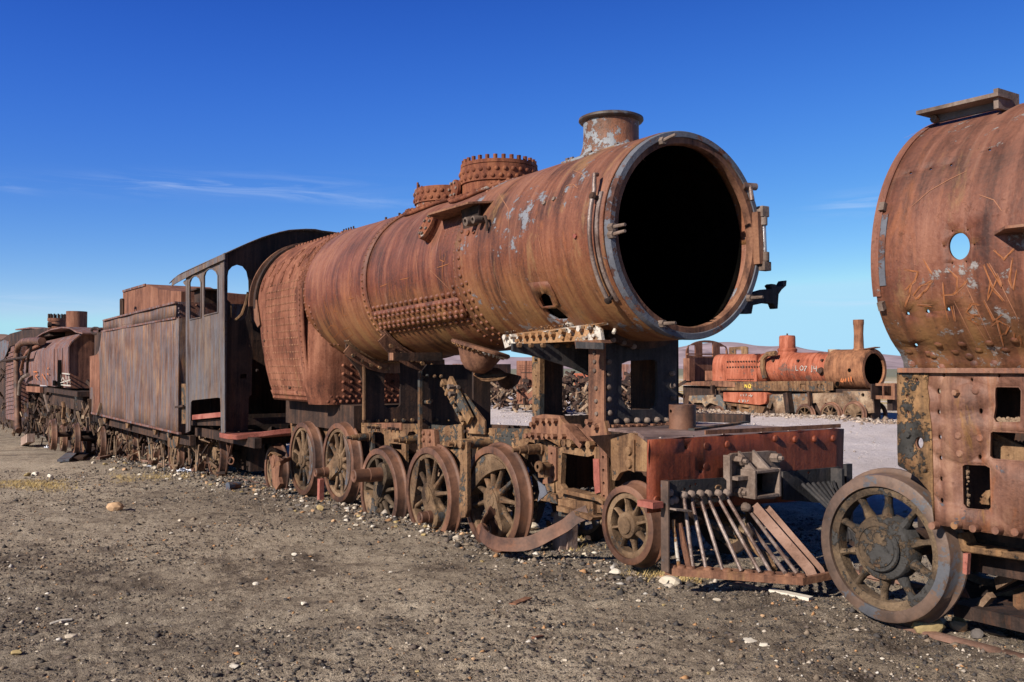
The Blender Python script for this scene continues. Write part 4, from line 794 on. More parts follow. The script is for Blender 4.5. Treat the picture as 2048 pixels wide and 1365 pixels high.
# triangular bracket below the footplate
MB().prism([pX(x, y, -5.45) for x, y in ((1180, 873), (1262, 866), (1262, 900), (1246, 930), (1236, 935), (1212, 905))], (-.012, 0, 0)).build('step_gusset', 'dark', LOCO)
FR2 = plateY('frame_plate', 'frame', [(1218, 880), (1262, 866), (1300, 881), (1300, 944), (1255, 941), (1240, 946), (1230, 962), (1224, 960), (1222, 925)], 4.50, .04, parent=LOCO)
bolts(FR2, [(lambda p: (p.x, 4.485, p.z))(pY(x, y, 4.48)) for x, y in ((1258, 902), (1258, 928))], (0, -1, 0), .038, .03, 'frame', hexa=False)
plateY('packing_strip', 'frame', [(1257, 882), (1268, 880), (1268, 945), (1258, 940)], 4.485, .012, parent=FR2)
# ---- running plate, buffer beam
dk = [(-5.95, 4.68), (-5.3, 4.62), (-4.60, 4.12), (-4.60, 6.08), (-5.3, 5.9), (-5.95, 5.6)]
h = circ2((-4.95, 5.35), .16, n=16)
DK = MB().prism([Vector((x, y, 1.205)) for x, y in dk], (0, 0, .022), [[Vector((x, y, 1.205)) for x, y in h]]).build('footplate', 'deck', LOCO)
bolts(DK, [(-4.68, y, 1.227) for y in (4.3, 4.6, 4.9, 5.3, 5.6, 5.9)], (0, 0, 1), .014, .01, 'pale_metal', hexa=False)
c = pZ(1365, 858, 1.227); PS = MB().lathe([(.088, 0), (.105, 0), (.105, .19), (.088, .19), (.085, .0)], c, (0, 0, 1), 36).build('pipe_stub', 'tyre', LOCO)
MB().cyl(c+Vector((-.02, -.108, .14)), c+Vector((-.018, -.1, .14)), .012, .012, 8).build('pin_hole_shade', 'soot_and_shade', PS)  # near-black disc painted in for the shade of a hole
MB().bar((-4.66, 4.7, 1.25), (-4.62, 6.13, 1.25), .012, .03).build('loose_strip', 'plate_brown', LOCO)
MB().bar((-5.1, 5.0, 1.235), (-5.5, 6.05, 1.24), .05, .015).build('loose_strip', 'frame', LOCO)
XF = -4.57
rb = random.Random(5)
bh = [pxX(circ2((x, y), r, r*1.25, 8), XF) for x, y, r in ((1370, 895, 4), (1399, 942, 4), (1450, 941, 2.6))]
BM = sheet('buffer_beam', 'beam', pxX([(1297, 880), (1686, 858), (1686, 998), (1600, 1002), (1400, 1015), (1297, 1027)], XF), bh, lambda y, z: Vector((XF+.010*math.sin(y*3.1+z*2)*math.sin(z*5), y, z)), (.10, .10), .022, LOCO)
bolts(BM, [(lambda p: (XF+.012, p.y, p.z))(pX(x, y, XF)) for x, y in ((1452, 889), (1548, 877), (1588, 879), (1627, 878), (1664, 877))], (1, 0, 0), .028, .02, 'beam', hexa=False)
bolts(BM, [(lambda p: (XF+.012, p.y, p.z))(pX(x, y, XF)) for x, y in ((1410, 892), (1409, 933), (1450, 930), (1311, 1000))], (1, 0, 0), .030, .012, 'beam', hexa=False)
MB().box((-4.60, 4.02, .80), (-4.45, 4.11, .84)).build('step_stub', 'pink', BM)
# ---- coupling pocket
XP = -4.53; g = lambda x, y, X: pX(x, y, X)
base = [(1456, 920), (1459, 911), (1466, 907), (1540, 902), (1552, 903), (1560, 910), (1562, 990), (1548, 999), (1512, 1000), (1490, 994), (1462, 992), (1457, 985)]
CPK = plateX('coupling_pocket', 'coupling', base, XP, .035, parent=LOCO, bevel=.004)
yz = lambda x, y, X: (g(x, y, X).y, g(x, y, X).z)
y0, z0 = yz(1510, 1000, -4.36); y1, z1 = yz(1563, 937, -4.36)
for nm, A, B in (('pocket_wall', (-4.53, y0, z0), (-4.36, y0+.025, z1)), ('pocket_wall', (-4.53, y1-.025, z0), (-4.36, y1, z1)), ('pocket_wall', (-4.53, y0+.025, z1-.025), (-4.36, y1-.025, z1)), ('pocket_wall', (-4.53, y0+.025, z0), (-4.36, y1-.025, z0+.025))):
    MB().box(A, B).build(nm, 'coupling', CPK, bevel=.006)
MB().box((-4.525, y0+.04, z0+.04), (-4.50, y1-.04, z1-.04)).build('pocket_shade', 'soot_and_shade', CPK)  # near-black plate stands in for shade inside the pocket
for yy in (y0+.02, (y0+y1)/2+.03):
    MB().prism([Vector((-4.53, yy, z1+.12)), Vector((-4.38, yy, z1)), Vector((-4.53, yy, z1))], (0, .022, 0)).build('rib', 'coupling', CPK)
MB().box((-4.53, y0-.10, z0+.13), (-4.42, y0, z0+.155)).build('rib', 'coupling', CPK)
MB().box((-4.53, y0-.125, z0+.02), (-4.47, y0-.105, z1+.10)).build('rib', 'coupling', CPK)
bolts(CPK, [(XP, *yz(x, y, XP)) for x, y in ((1474, 921), (1545, 915), (1472, 984))], (1, 0, 0), .034, .065, 'coupling', stud=.03)
# ---- pilot (cowcatcher)
XL = -4.50
PB = plateX('pilot_plate', 'black_paint', [(1325, 963), (1345, 962), (1448, 956), (1452, 962), (1452, 1000), (1446, 990), (1330, 1012), (1325, 1016)], XL, .015, [pxX(circ2(c_, 2.4, 3.2, 8), XL) for c_ in ((1381, 973), (1392, 969), (1370, 979))], LOCO, px=False) if 0 else plateX('pilot_plate', 'black_paint', [(1325, 963), (1448, 956), (1452, 962), (1452, 1000), (1325, 1030)], XL, .015, [circ2(c_, 2.4, 3.2, 8) for c_ in ((1381, 973), (1392, 969), (1370, 979))], LOCO)
plateX('pilot_plate', 'black_paint', [(1566, 944), (1680, 934), (1684, 940), (1684, 1010), (1566, 1000)], XL, .015, [circ2((1618, 946), 2.4, 3.2, 8)], LOCO)
MB().box((XL-.02, pX(1664, 970, XL).y-.015, .78), (XL+.10, pX(1664, 970, XL).y+.015, .95)).build('pilot_lug', 'black_paint', PB)
ya = pX(1325, 1000, XL).y; zb = .385; ynose = YC
MB().box((XL, ya-.015, zb), (XL+.015, ya+.04, .97)).box((XL+.015, ya-.015, zb), (XL+.07, ya-.003, .97)).build('pilot_upright', 'tyre_grey', LOCO)
yb = 2*YC-ya
MB().box((XL, yb-.05, zb), (XL+.03, yb+.02, .97)).build('pilot_upright', 'black_paint', LOCO)
A0 = Vector((XL+.02, ya, zb)); NO = Vector((-3.80, 4.66, zb)); NO2 = Vector((-3.80, 5.54, zb)); A1 = Vector((XL+.02, yb, zb))
BBAR = MB().strip([A0, A0.lerp(NO, .5), NO, NO+Vector((.02, .27, .01))], .045, .03, (0, 0, 1)).build('pilot_base', 'plate_brown', LOCO)
MB().strip([A0+Vector((0, .06, .02)), NO+Vector((-.03, .05, .02))], .012, .11, (0, 0, 1)).build('pilot_base_flange', 'plate_brown', BBAR)
MB().strip([A1, NO2, NO2+Vector((.0, -.3, .0))], .045, .03, (0, 0, 1)).build('pilot_base', 'dark', LOCO)
# bars: top photo point at the beam -> share along the base bar
def fof(px):
    lo, hi = 0, 1
    for _ in range(30):
        m = (lo+hi)/2; p = A0.lerp(NO, m)+Vector((0, .03, .03))-CP; x = 1024+FOC*p.dot(RT)/p.dot(FW)
        if x < px: lo = m
        else: hi = m
    return lo
tops = [((1347, 1052), fof(1358), 0), ((1358, 1047), fof(1378), 1), ((1369, 1003), fof(1386), 0), ((1384, 1001), fof(1412), 0), ((1402, 1000), fof(1445), 0), ((1418, 1000), fof(1483), 0), ((1438, 999), fof(1520), 0), ((1455, 998), fof(1543), 0)]
for (tx, ty), f, flatb in tops:
    p = pX(tx, ty, XL+.05); q = A0.lerp(NO, f)+Vector((0, .03, .03)); d = (q-p)
    if flatb: MB().bar(p, q, .012, .045).build('pilot_bar', 'plate_brown', LOCO)
    else:
        br = MB().tube([p+Vector((0, 0, .04)), p, p+d*.06, q], .0125, 10).build('pilot_bar', 'pale_metal' if tx > 1350 else 'angle', LOCO)
    if ty < 1010: bolts(br, [p+Vector((-.01, 0, .04))], (1, 0, 0), .027, .04, 'coupling', hexa=False)
for (tx, ty, X0_), (ex, ey) in (((1498, 1048, -4.42), (1570, 1146)), ((1499, 1022, -4.42), (1594, 1148))):
    p = pX(tx, ty, X0_); q = pX(ex, ey, -3.88); MB().tube([p, q], .0125, 10).build('pilot_bar', 'pale_metal', LOCO)
for (tx, ty, X0_), (ex, ey), w in (((1508, 1012, -4.40), (1628, 1150), .065), ((1533, 1014, -4.40), (1650, 1150), .042)):
    p = pX(tx, ty, X0_); q = pX(ex, ey, -3.85); MB().strip([p, p.lerp(q, .5), p.lerp(q, .93), q+Vector((0, 0, -.03))], w, .014, (q-p).cross(Vector((-.62, .75, -.25)))).build('pilot_slat', 'rail', LOCO)
bolts(LOCO, [pX(1491, 1015, -4.42)], (1, -.2, 0), .034, .05, 'coupling', hexa=False)
for k in range(9):
    f = .08+.105*k; tp = Vector((XL+.05, yb-.08-f*.55, .86)); q = A1.lerp(NO2, f)+Vector((0, -.03, .03)); MB().tube([tp, q], .0125, 8).build('pilot_bar', 'black_paint', LOCO)
bolts(PB, [pX(x, y, XL+.01) for x, y in ((1338, 985), (1340, 1003), (1349, 1000))], (1, 0, 0), .028, .035, 'coupling', hexa=False)
MB().prism([pX(1331, 1018, XL+.03), pX(1362, 1021, XL+.03), pX(1362, 1021, XL+.03)+Vector((.1, 0, 0)), pX(1331, 1018, XL+.03)+Vector((.1, 0, 0))], (0, 0, .012)).build('pilot_step', 'coupling', LOCO)
bolts(BBAR, [A0.lerp(NO, f)+Vector((0, .03, .025)) for f in (.03, .1, .17, .3, .44, .6, .75, .88, .97)], (0, 0, 1), .034, .022, 'plate_brown', hexa=False)
for k in range(7):
    ch = MB(); p = Vector((-4.47, 4.42+k*.035, .73+.010*(k-3)**2+.012*k)); ch.tube([p+Vector((.012*math.sin(t) if k % 2 else 0, .026*math.cos(t), .0 if k % 2 else .014*math.sin(t))) for t in np.linspace(0, 2*PI, 11)], .006, 5, False)
    ch.build('chain_link', 'frame', LOCO)
MB().tube([(-4.7, 4.75, .62), (-4.5, 4.85, .55), (-4.3, 4.9, .42), (-4.2, 4.86, .36)], .03, 8).build('hook', 'frame', LOCO)
# ---- wheels
MB().box((-12.9, 4.62, .92), (-10.5, 5.5, 1.24)).build('ash_pan', 'dark', LOCO)
CWR = lambda a, s, i: (a, s, i)
wheel(LOCO, -12.0, .48, 4.52, .49, 11, cw=(.05, 1.10, -.10), mats=('wheel', 'tyre', 'tyre_grey'), rot=.1)
wheel(LOCO, -10.78, .53, 4.52, .49, 11, cw=(.05, 1.10, -.10), mats=('wheel', 'tyre', 'tyre_grey'), crank=(-2.6, .26, .10, .20, .055), rot=.3)
wheel(LOCO, -9.60, .30, 4.52, .49, 11, crank=(1.02, .25, .13, .36, .072), cw=(3.9, .7, .12), mats=('wheel_dark', 'tyre', 'wheel'), rot=.2)
wheel(LOCO, -8.42, .40, 4.52, .49, 11, crank=(-1.0, .24, .12, .16, .058), cw=(2.85, .80, .0), mats=('wheel', 'tyre', 'wheel'), rot=.15)
wheel(LOCO, -7.20, .50, 4.52, .485, 11, crank=(-1.15, .26, .11, .10, .07), cw=(2.05, 1.15, -.07), mats=('wheel', 'tyre', 'wheel'), rot=.0)
wheel(LOCO, -5.30, .53, 4.52, .295, 8, mats=('wheel', 'tyre'), rot=.25, hub=.34)
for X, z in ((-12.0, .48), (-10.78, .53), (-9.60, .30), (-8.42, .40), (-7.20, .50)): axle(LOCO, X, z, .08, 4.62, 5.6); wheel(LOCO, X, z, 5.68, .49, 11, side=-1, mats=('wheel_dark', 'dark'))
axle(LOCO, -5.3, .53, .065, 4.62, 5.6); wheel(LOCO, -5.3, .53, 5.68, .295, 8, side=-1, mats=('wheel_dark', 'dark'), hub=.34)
wheel(LOCO, -13.35, .20, 4.58, .36, 8, mats=('wheel', 'tyre'), rot=.1, hub=.4); axle(LOCO, -13.35, .2, .06)
# crank arms broken off near the first wheel
MB().lathe([(0, 0), (.07, 0), (.07, .05), (0, .05)], pY(545, 925, 4.3), (0, 1, 0), 14).prism([pY(x, y, 4.31) for x, y in ((538, 915), (545, 908), (556, 912), (560, 925), (557, 955), (560, 968), (552, 980), (545, 970), (543, 940))], (0, .05, 0)).build('brake_shoe', 'plate_brown', LOCO)
MB().cyl(pY(556, 928, 4.25), pY(578, 918, 4.5), .035, .03, 12).build('rod_end', 'plate_brown', LOCO)
MB().strip([pY(540, 912, 4.3), pY(545, 905, 4.3), pY(560, 912, 4.3)], .06, .01, (0, 1, 0)).build('torn_sheet', 'frame', LOCO)
b = MB()
for k in range(90):
    X = R_.uniform(-13.2, -6.6); z = R_.uniform(.15, .7); y = R_.uniform(4.8, 5.6); d = Vector((R_.uniform(-.25, .25), R_.uniform(-.25, .25), R_.uniform(-.25, .25))); p = Vector((X, y, z)); b.bar(p, p+d, R_.uniform(.015, .05), R_.uniform(.015, .06))
stuff(b.build('broken_brake_gear', 'bgframe', LOCO))
# bent strap lying against the last driving wheel
ST = thing('bent_strap', 'long bent rusty flat iron strap curling under the spoked wheel nearest the small front wheel', 'iron strap', (-6.6, 4.2, .1))
pts = [pY(989, 1020, 4.50), pY(975, 1037, 4.42), pY(963, 1052, 4.28), pY(966, 1070, 4.18), pY(990, 1086, 4.16), pY(1025, 1090, 4.2), pY(1060, 1086, 4.28), pY(1095, 1070, 4.38), pY(1130, 1052, 4.45), pY(1150, 1036, 4.5), pY(1176, 1024, 4.56)]
dp = []
for i in range(len(pts)-1):
    for t in (0, .33, .66):
        p0 = pts[max(i-1, 0)]; p1_ = pts[i]; p2_ = pts[i+1]; p3_ = pts[min(i+2, len(pts)-1)]
        dp.append(.5*((2*p1_)+(p2_-p0)*t+(2*p0-5*p1_+4*p2_-p3_)*t*t+(-p0+3*p1_-3*p2_+p3_)*t**3))
dp.append(pts[-1])
MB().strip(dp, .11, .014, (0, .25, 1)).build('strap_iron', 'tyre', ST)
MB().lathe([(0, -.02), (.055, -.02), (.06, 0), (.055, .012), (0, .012)], pY(964, 1060, 4.24), (.3, -1, 0), 16).build('strap_eye', 'plate_brown', ST)
# ================================================================ tender
TE = thing('tender', 'tall grey-streaked rusty tender coupled behind the cab, with a sloping coal bunker', 'tender', (-21, 5.1, 0))
YT = 4.0
def tz(x, y): return pY(x, y, YT)
sheet('side_panel', 'panel', pxY([(181, 826), (357, 868), (357, 637), (205, 663), (202, 690), (199, 702), (194, 710), (182, 713)], YT), [], lambda x, z: Vector((x, YT+.012*math.sin(x*2.3)*math.sin(z*2.1), z)), (.35, .3), .02, TE)
sheet('upper_panel', 'panel', pxY([(205, 661), (349, 635), (349, 606), (205, 642)], YT), [], lambda x, z: Vector((x, YT+.02+.01*math.sin(x*2.9), z)), (.35, .2), .02, TE)
plateY('red_corner', 'brown', [(179.5, 826), (179.5, 713), (182, 712.5), (191, 711), (196, 707), (199, 700), (199, 830.5)], YT-.016, .012, parent=TE)
for nm, pts in (('beading', [(205, 640), (349, 603), (349, 607), (205, 643)]), ('beading', [(205, 661), (350, 634.5), (350, 638), (205, 664.5)]), ('beading', [(181, 824), (357, 865.5), (357, 869.5), (181, 828)])):
    plateY(nm, 'tank_brown', pts, YT-.03, .05, parent=TE)
zt, zb_ = 2.57, .56
XFT = tz(357, 700).x
plateX('front_plate', 'panel', [(4.0, zb_), (4.0, zt), (4.20, zt), (4.20, zb_)], XFT+.01, .03, parent=TE, px=False)
plateX('front_wall', 'dark', [(4.2, zb_), (4.2, zt+.25), (6.2, zt+.25), (6.2, zb_)], XFT-.5, .03, parent=TE, px=False)
x349 = tz(349, 604).x
plateX('coping_front', 'tank_brown', [(4.02, 2.55), (4.02, 2.88), (6.18, 2.88), (6.18, 2.55)], x349, .03, parent=TE, px=False)
b = MB()
for k in range(4): b.rivet((x349+.003, 4.08+k*.0, 2.6+k*.08), (1, 0, 0), .02, .02, 6)
for k in range(14): b.rivet((x349+.003, 4.1+k*.14, 2.83), (1, 0, 0), .02, .02, 6)
stuff(b.build('rivets', 'tank_brown', TE, smooth=60))
b = MB()
for k in range(34): rvY(b, 206+k*4.3, 657-k*.78, YT+.01, .012, .01, 5)
for k in range(60): rvY(b, 347, 650+k*3.55, YT-.006, .010, .008, 5)
for k in range(44): rvY(b, 184+k*4, 823+k*.95, YT-.03, .010, .008, 5)
stuff(b.build('rivets', 'panel', TE, smooth=60))
MB().box((-25.2, 4.03, zb_), (XFT-.05, 6.17, 2.53)).build('tank_body', 'dark', TE)
MB().box((-23.85, 4.05, 2.53), (x349-.05, 6.15, 2.60)).build('tank_top', 'brown', TE)
# coal bunker: narrower, with a high rear board and sloping top
YB = 4.45
bp = [(x, y) for x, y in ((246, 650), (246, 584), (249, 581), (289, 569.5), (296, 569), (305, 574), (320, 579), (345, 582), (362, 583), (362, 612))]
plateY('bunker_side', 'brown', bp, YB, .03, parent=TE)
plateY('bunker_side', 'brown', [(362, 583), (500, 588), (500, 640), (362, 612)], YB+.25, .03, parent=TE) if 0 else None
xb0 = pY(246, 600, YB).x; xb1 = pY(362, 600, YB).x; zb1 = pY(362, 583, YB).z
MB().prism([Vector((x, YB+.04, z)) for x, z in pxY(bp, YB)], (0, 1.3, 0)).build('bunker', 'brown', TE)
MB().bar(pY(246, 583, YB-.01), pY(291, 570, YB-.01), .03, .05).build('bunker_lip', 'tank_brown', TE)
MB().box((xb1-.1, 6.15, 2.5), (xb1+2.0, 6.2, zb1+.04)).build('bunker_board', 'brown', TE) if 0 else None
# far bunker board seen through the cab openings
q0 = pX(372, 582, -17.6); q1 = pX(505, 590, -17.6)
MB().box((-19.9, 6.05, 2.3), (-17.0, 6.1, 3.10)).build('far_board', 'brown', TE)
MB().box((-19.9, 6.0, 3.10), (-17.0, 6.12, 3.14)).build('far_board_angle', 'tank_brown', TE)
MB().box((-17.9, 4.6, 2.5), (-17.5, 5.0, 3.15)).box((-17.95, 4.5, 3.15), (-17.35, 5.05, 3.18)).build('filler', 'dark', TE)
MB().cyl(pY(242, 650, 4.15), pY(242, 600, 4.15), .03, .03, 8).cyl(pY(242, 600, 4.15), pY(246, 600, 4.15), .03, .03, 8).cyl(pY(246, 648, 4.15), pY(246, 600, 4.15), .03, .03, 8).build('vent_pipe', 'dark', TE)
MB().bar(pY(352, 815, 4.0), pY(367, 812, 4.0), .035, .035).build('cab_step_rod', 'dark', TE)
plateY('fall_plate', 'frame', [(363, 768), (371, 768), (371, 848), (363, 848)], 4.05, .02, parent=TE)
# underframe
plateY('frame_beam', 'dark', [(181, 829), (357, 870), (357, 888), (181, 842)], 4.14, .03, parent=TE)
MB().bar((-25.2, 4.35, .43), (-16.4, 4.35, .43), .12, .22).bar((-25.2, 5.85, .43), (-16.4, 5.85, .43), .12, .22).build('sole_bar', 'dark', TE)
plateY('truss_bar', 'bgframe', [(210, 845), (345, 874), (345, 880), (300, 869), (210, 851)], 4.30, .05, parent=TE)
plateY('step_box', 'frame', [(335, 872), (357, 874), (354, 892), (348, 897), (335, 893)], 4.12, .1, parent=TE)
plateY('platform_edge', 'dark', [(357, 868), (380, 872), (380, 892), (357, 888)], 4.15, .1, parent=TE)
for x, y in ((208, 836), (253, 845), (308, 858), (335, 864)):
    plateY('outrigger', 'frame', [(x-3, y), (x+4, y+1), (x+2, y+12), (x-1, y+12)], 4.05, .04, parent=TE)
def bogie(par, X0, X1, zr, Yf, R=.42, scl=1.0, seed=1):
    r = random.Random(seed); zc = zr+R
    b = MB()
    for k in range(50):
        p = Vector((r.uniform(X0-.6, X1+.6), r.uniform(Yf-.15, Yf+.5), r.uniform(zr+.05, zc+.5))); d = Vector((r.uniform(-.2, .2), r.uniform(-.15, .15), r.uniform(-.3, .3))); b.bar(p, p+d, r.uniform(.015, .04), r.uniform(.015, .06))
    stuff(b.build('rigging', 'dark', par))
    for i, X in enumerate((X0, X1)):
        w = wheel(par, X, zc, Yf, R, 8, mats=('wheel', 'tyre'), rot=r.random(), hub=.33); axle(par, X, zc, .06, Yf+.1, Yf+1.1)
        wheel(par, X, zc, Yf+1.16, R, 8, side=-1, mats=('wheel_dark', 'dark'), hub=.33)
        ab = MB().box((X-.08, Yf+.16, zc-.12), (X+.08, Yf+.3, zc+.12)).build('axle_box', 'bgframe', par, bevel=.01)
    sp = MB(); L = (X1-X0)/2; c = (X0+X1)/2
    for k in range(6): sp.box((c-L*.55+k*.07, Yf+.0, zc+.10+k*.022), (c+L*.55-k*.07, Yf+.1, zc+.118+k*.022))
    sp.build('leaf_spring', 'bgframe', par)
    MB().box((X0-.35, Yf+.14, zc+.10), (X1+.35, Yf+.18, zc+.26)).build('bogie_frame', 'frame', par)
    b = MB()
    for k in range(int(46*scl)):
        p = Vector((r.uniform(X0-.5, X1+.5), r.uniform(Yf-.28, Yf+.9), r.uniform(zr+.05, zc+.45))); d = Vector((r.uniform(-.22, .22), r.uniform(-.15, .15), r.uniform(-.25, .25))); b.bar(p, p+d, r.uniform(.01, .03), r.uniform(.012, .05))
    stuff(b.build('brake_rigging', 'bgframe', par))
    b = MB()
    for k in range(int(24*scl)):
        p = Vector((r.uniform(X0-.5, X1+.5), r.uniform(Yf-.3, Yf-.1), r.uniform(zr+.15, zc+.35))); b.cyl(p, p+Vector((0, -.05, 0)), r.uniform(.02, .05), None, 8)
    for k in range(5):
        p = Vector((r.uniform(X0-.5, X1+.5), Yf-.25, zr+r.uniform(.5, .7))); b.cyl(p, p+Vector((r.uniform(-.3, .3), 0, -.45)), .018, None, 6)
    stuff(b.build('hanging_rods', 'bgframe', par))
    MB().box((X0-.6, Yf+.45, zr+.15), (X1+.6, Yf+.7, zc+.4)).build('bogie_dark_backing', 'dark', par)  # dark box added between the wheels to hide bright ground
bogie(TE, -21.25, -19.2, -.40, 4.55, .42, .6, 2)
bogie(TE, -17.6, -16.3, -.22, 4.55, .42, .6, 3)
bogie(TE, -25.35, -23.4, -.56, 4.55, .42, .6, 4)
# ================================================================ far left engine: tank, chimney, dome, pipes
LE = thing('tank_locomotive', 'dark rusty locomotive at the far left with humped water tank, chimney and thick pipes', 'locomotive', (-33, 5.1, -.5))
XT0 = -29.2
# tank loft: section in (Y,z)
sec = [(4.05, 1.12), (4.0, 1.6), (3.98, 2.3), (4.05, 2.45), (4.35, 2.72), (4.8, 2.86), (5.3, 2.86), (5.8, 2.70), (6.1, 2.4), (6.15, 1.12)]
b = MB(); n = len(sec)
for X, dz in ((XT0, 0), (XT0-11.6, -.05)): b.v += [(X, y, z+(dz if z > 2 else 0)) for y, z in sec]
b.f += [(i, n+i, n+(i+1) % n, (i+1) % n) for i in range(n)]+[tuple(range(n)), tuple(range(2*n-1, n-1, -1))]
b.build('water_tank', 'tank_brown', LE, smooth=30)
plateX('tank_front', 'brown', [(y, z) for y, z in sec], XT0+.05, .04, parent=LE, px=False)
b = MB(); b.tube([Vector((XT0+.06, y, z)) for y, z in sec[1:-1]], .035, 6); b.build('tank_beading', 'tank_brown', LE)
def ptk(pts, Y=3.97): return [pY(x, y, Y) for x, y in pts]
MB().prism([Vector((-31.2, 3.968, 1.13)), Vector((-30.55, 3.968, 1.13)), Vector((-30.55, 3.968, 1.95)), Vector((-31.2, 3.968, 1.95))], (0, .02, 0)).build('tank_slot_shade', 'soot_and_shade', LE)  # near-black plates on the side stand in for shaded openings
MB().prism([Vector((-32.3, 3.968, 1.15)), Vector((-31.7, 3.968, 1.15)), Vector((-31.7, 3.968, 1.32)), Vector((-32.3, 3.968, 1.32))], (0, .02, 0)).build('tank_slot_shade', 'soot_and_shade', LE)
for X in (-30.3, -31.3, -32.0): MB().box((X-.015, 3.965, 1.3), (X+.015, 3.985, 2.3)).build('seam_strip', 'tank_brown', LE)
def strokes(name, mat, par, lines, f, w=.012, t=.004):
    """lettering as thin ribbons; lines in 2D, carried onto the surface by f -> (point, normal)"""
    b = MB()
    for l in lines:
        P = []
        for i in range(len(l)-1):
            m = 4
            for k in range(m): P.append((l[i][0]+(l[i+1][0]-l[i][0])*k/m, l[i][1]+(l[i+1][1]-l[i][1])*k/m))
        P.append(l[-1]); Q = [f(*p) for p in P]; V = []
        for i, (p, n_) in enumerate(Q):
            d = (Q[min(i+1, len(Q)-1)][0]-Q[max(i-1, 0)][0]); s_ = d.cross(n_)
            if s_.length < 1e-9: s_ = basis(n_)[0]
            s_ = s_.normalized()*w/2*(1-.5*abs(2*i/(len(Q)-1)-1)**3); V += [p-s_+n_*t, p+s_+n_*t]
        b.add(V, [(2*i, 2*i+1, 2*i+3, 2*i+2) for i in range(len(Q)-1)])
    me_o = b.build(name, mat, par, smooth=60); return me_o
onY = lambda Y: (lambda x, y: (pY(x, y, Y), Vector((0, -1, 0))))
strokes('painted_lettering', 'orange_paint', LE, [[(67, 760), (67, 744), (74, 744), (75, 750), (70, 753), (76, 761)], [(83, 762), (84, 748), (91, 760), (91, 745)], [(95, 738), (97, 736)], [(94, 748), (97, 749)]], onY(3.95), .045)
strokes('chalk_lettering', 'chalk', LE, [[(122, 750), (123, 762), (126, 755), (130, 764), (132, 750), (135, 770), (138, 752), (141, 768)], [(122, 770), (142, 772)], [(124, 747), (140, 749)], [(121, 766), (141, 760)]], onY(3.93), .04)
# footplate below the tank
MB().box((-34.5, 4.0, .92), (XT0+1.6, 6.1, 1.06)).build('footplate', 'dark', LE)
MB().box((-34.3, 4.2, .5), (XT0+1.2, 6.0, .92)).build('frame_mass', 'dark', LE)
MB().bar(pY(55, 778, 3.95), pY(83, 780, 3.95), .1, .2).build('angle_bar', 'brown', LE)
# chimney and dome
MB().lathe([(.42, 2.6), (.36, 2.75), (.335, 2.95), (.335, 3.62), (.31, 3.62), (.31, 2.8)], (-34.85, 5.0, .04), (0, 0, 1), 32).build('chimney', 'brown', LE)
DL = MB().lathe([(.31, 2.6), (.31, 3.52), (.34, 3.53), (.34, 3.64), (0, 3.64)], (-39.7, 5.0, 0), (0, 0, 1), 28).build('steam_dome', 'brown', LE)
bolts(DL, [(-39.7+.30*math.cos(2*PI*k/14), 5.0+.30*math.sin(2*PI*k/14), 3.64) for k in range(14)], (0, 0, 1), .03, .17, 'dark', 'stud')
MB().lathe([(0, -.02), (.1, -.02), (.12, .1), (.05, .12), (.05, .4)], (-38.9, 4.6, 3.35), (0, 1, 0), 14).build('safety_valve', 'dark', LE)
# raised curved plate lying on the tank top, ring
b = MB(); pts = [pY(x, y, 4.6) for x, y in ((80, 690), (98, 678), (115, 668), (135, 660), (158, 656), (175, 657), (190, 665), (204, 668))]
b.strip(pts, 1.0, .04, (0, 1, 0)); b.build('curved_plate', 'tank_brown', LE)
MB().tube([pY(191+8*math.cos(t), 662+6*math.sin(t), 4.3) for t in np.linspace(0, 2*PI, 16)], .035, 6, False).box((-25.9, 4.2, 2.55), (-24.9, 4.4, 2.62)).build('lifting_ring', 'dark', LE)
# cab roof / smokebox mass at the left
b = MB(); ap = [(0, 700), (0, 682), (20, 668), (45, 661), (75, 658), (97, 657), (100, 672), (70, 675), (40, 690), (20, 700)]
b.prism([pY(x, y, 4.2) for x, y in ap], (0, 1.6, 0)); b.build('cab_roof', 'dark', LE)
b = MB(); b.lathe([(0, 0), (.85, 0), (.85, 5.5)], (-34.2, 5.1, 1.75), (-1, 0, 0), 32); b.build('boiler', 'dark', LE)
MB().strip([pY(x, y, 4.9) for x, y in ((42, 660), (75, 656), (97, 659))], .5, .06, (0, 1, 0)).build('ledge', 'tank_brown', LE)
# pipes
MB().tube([pY(x, y, 3.9) for x, y in ((84, 683), (62, 682), (46, 684), (37, 692), (34, 705), (34, 760), (36, 850), (38, 862))], .13, 12).build('steam_pipe', 'tyre', LE)
MB().tube([pY(x, y, 3.85) for x, y in ((56, 750), (46, 755), (40, 765), (38, 790))], .07, 10).build('water_pipe', 'coupling', LE)
MB().tube([pY(x, y, 3.8) for x, y in ((62, 696), (56, 714), (30, 718), (6, 722), (0, 724))], .05, 8).build('water_pipe', 'dark', LE)
MB().tube([pY(x, y, 3.95) for x, y in ((60, 700), (55, 725), (53, 750))], .045, 8).build('water_pipe', 'dark', LE)
MB().tube([pY(x, y, 3.95) for x, y in ((80, 690), (60, 700), (48, 715), (42, 740), (44, 752))], .06, 8).build('water_pipe', 'brown', LE)
RC = MB().prism([pY(x, y, 3.9) for x, y in ((12, 700), (28, 692), (30, 842), (12, 838))], (0, .5, 0)).build('rack_plate', 'tank_brown', LE)
b = MB()
for k in range(16): b.bar(pY(12, 708+k*8, 3.88), pY(29, 702+k*8.2, 3.88), .035, .04)
stuff(b.build('rack_bars', 'tank_brown', RC))
MB().prism([pY(x, y, 3.8) for x, y in ((0, 684), (9, 680), (18, 684), (16, 700), (8, 718), (0, 722))], (0, .02, 0)).build('pale_sheet', 'ring', LE)
b = MB(); r = random.Random(9)
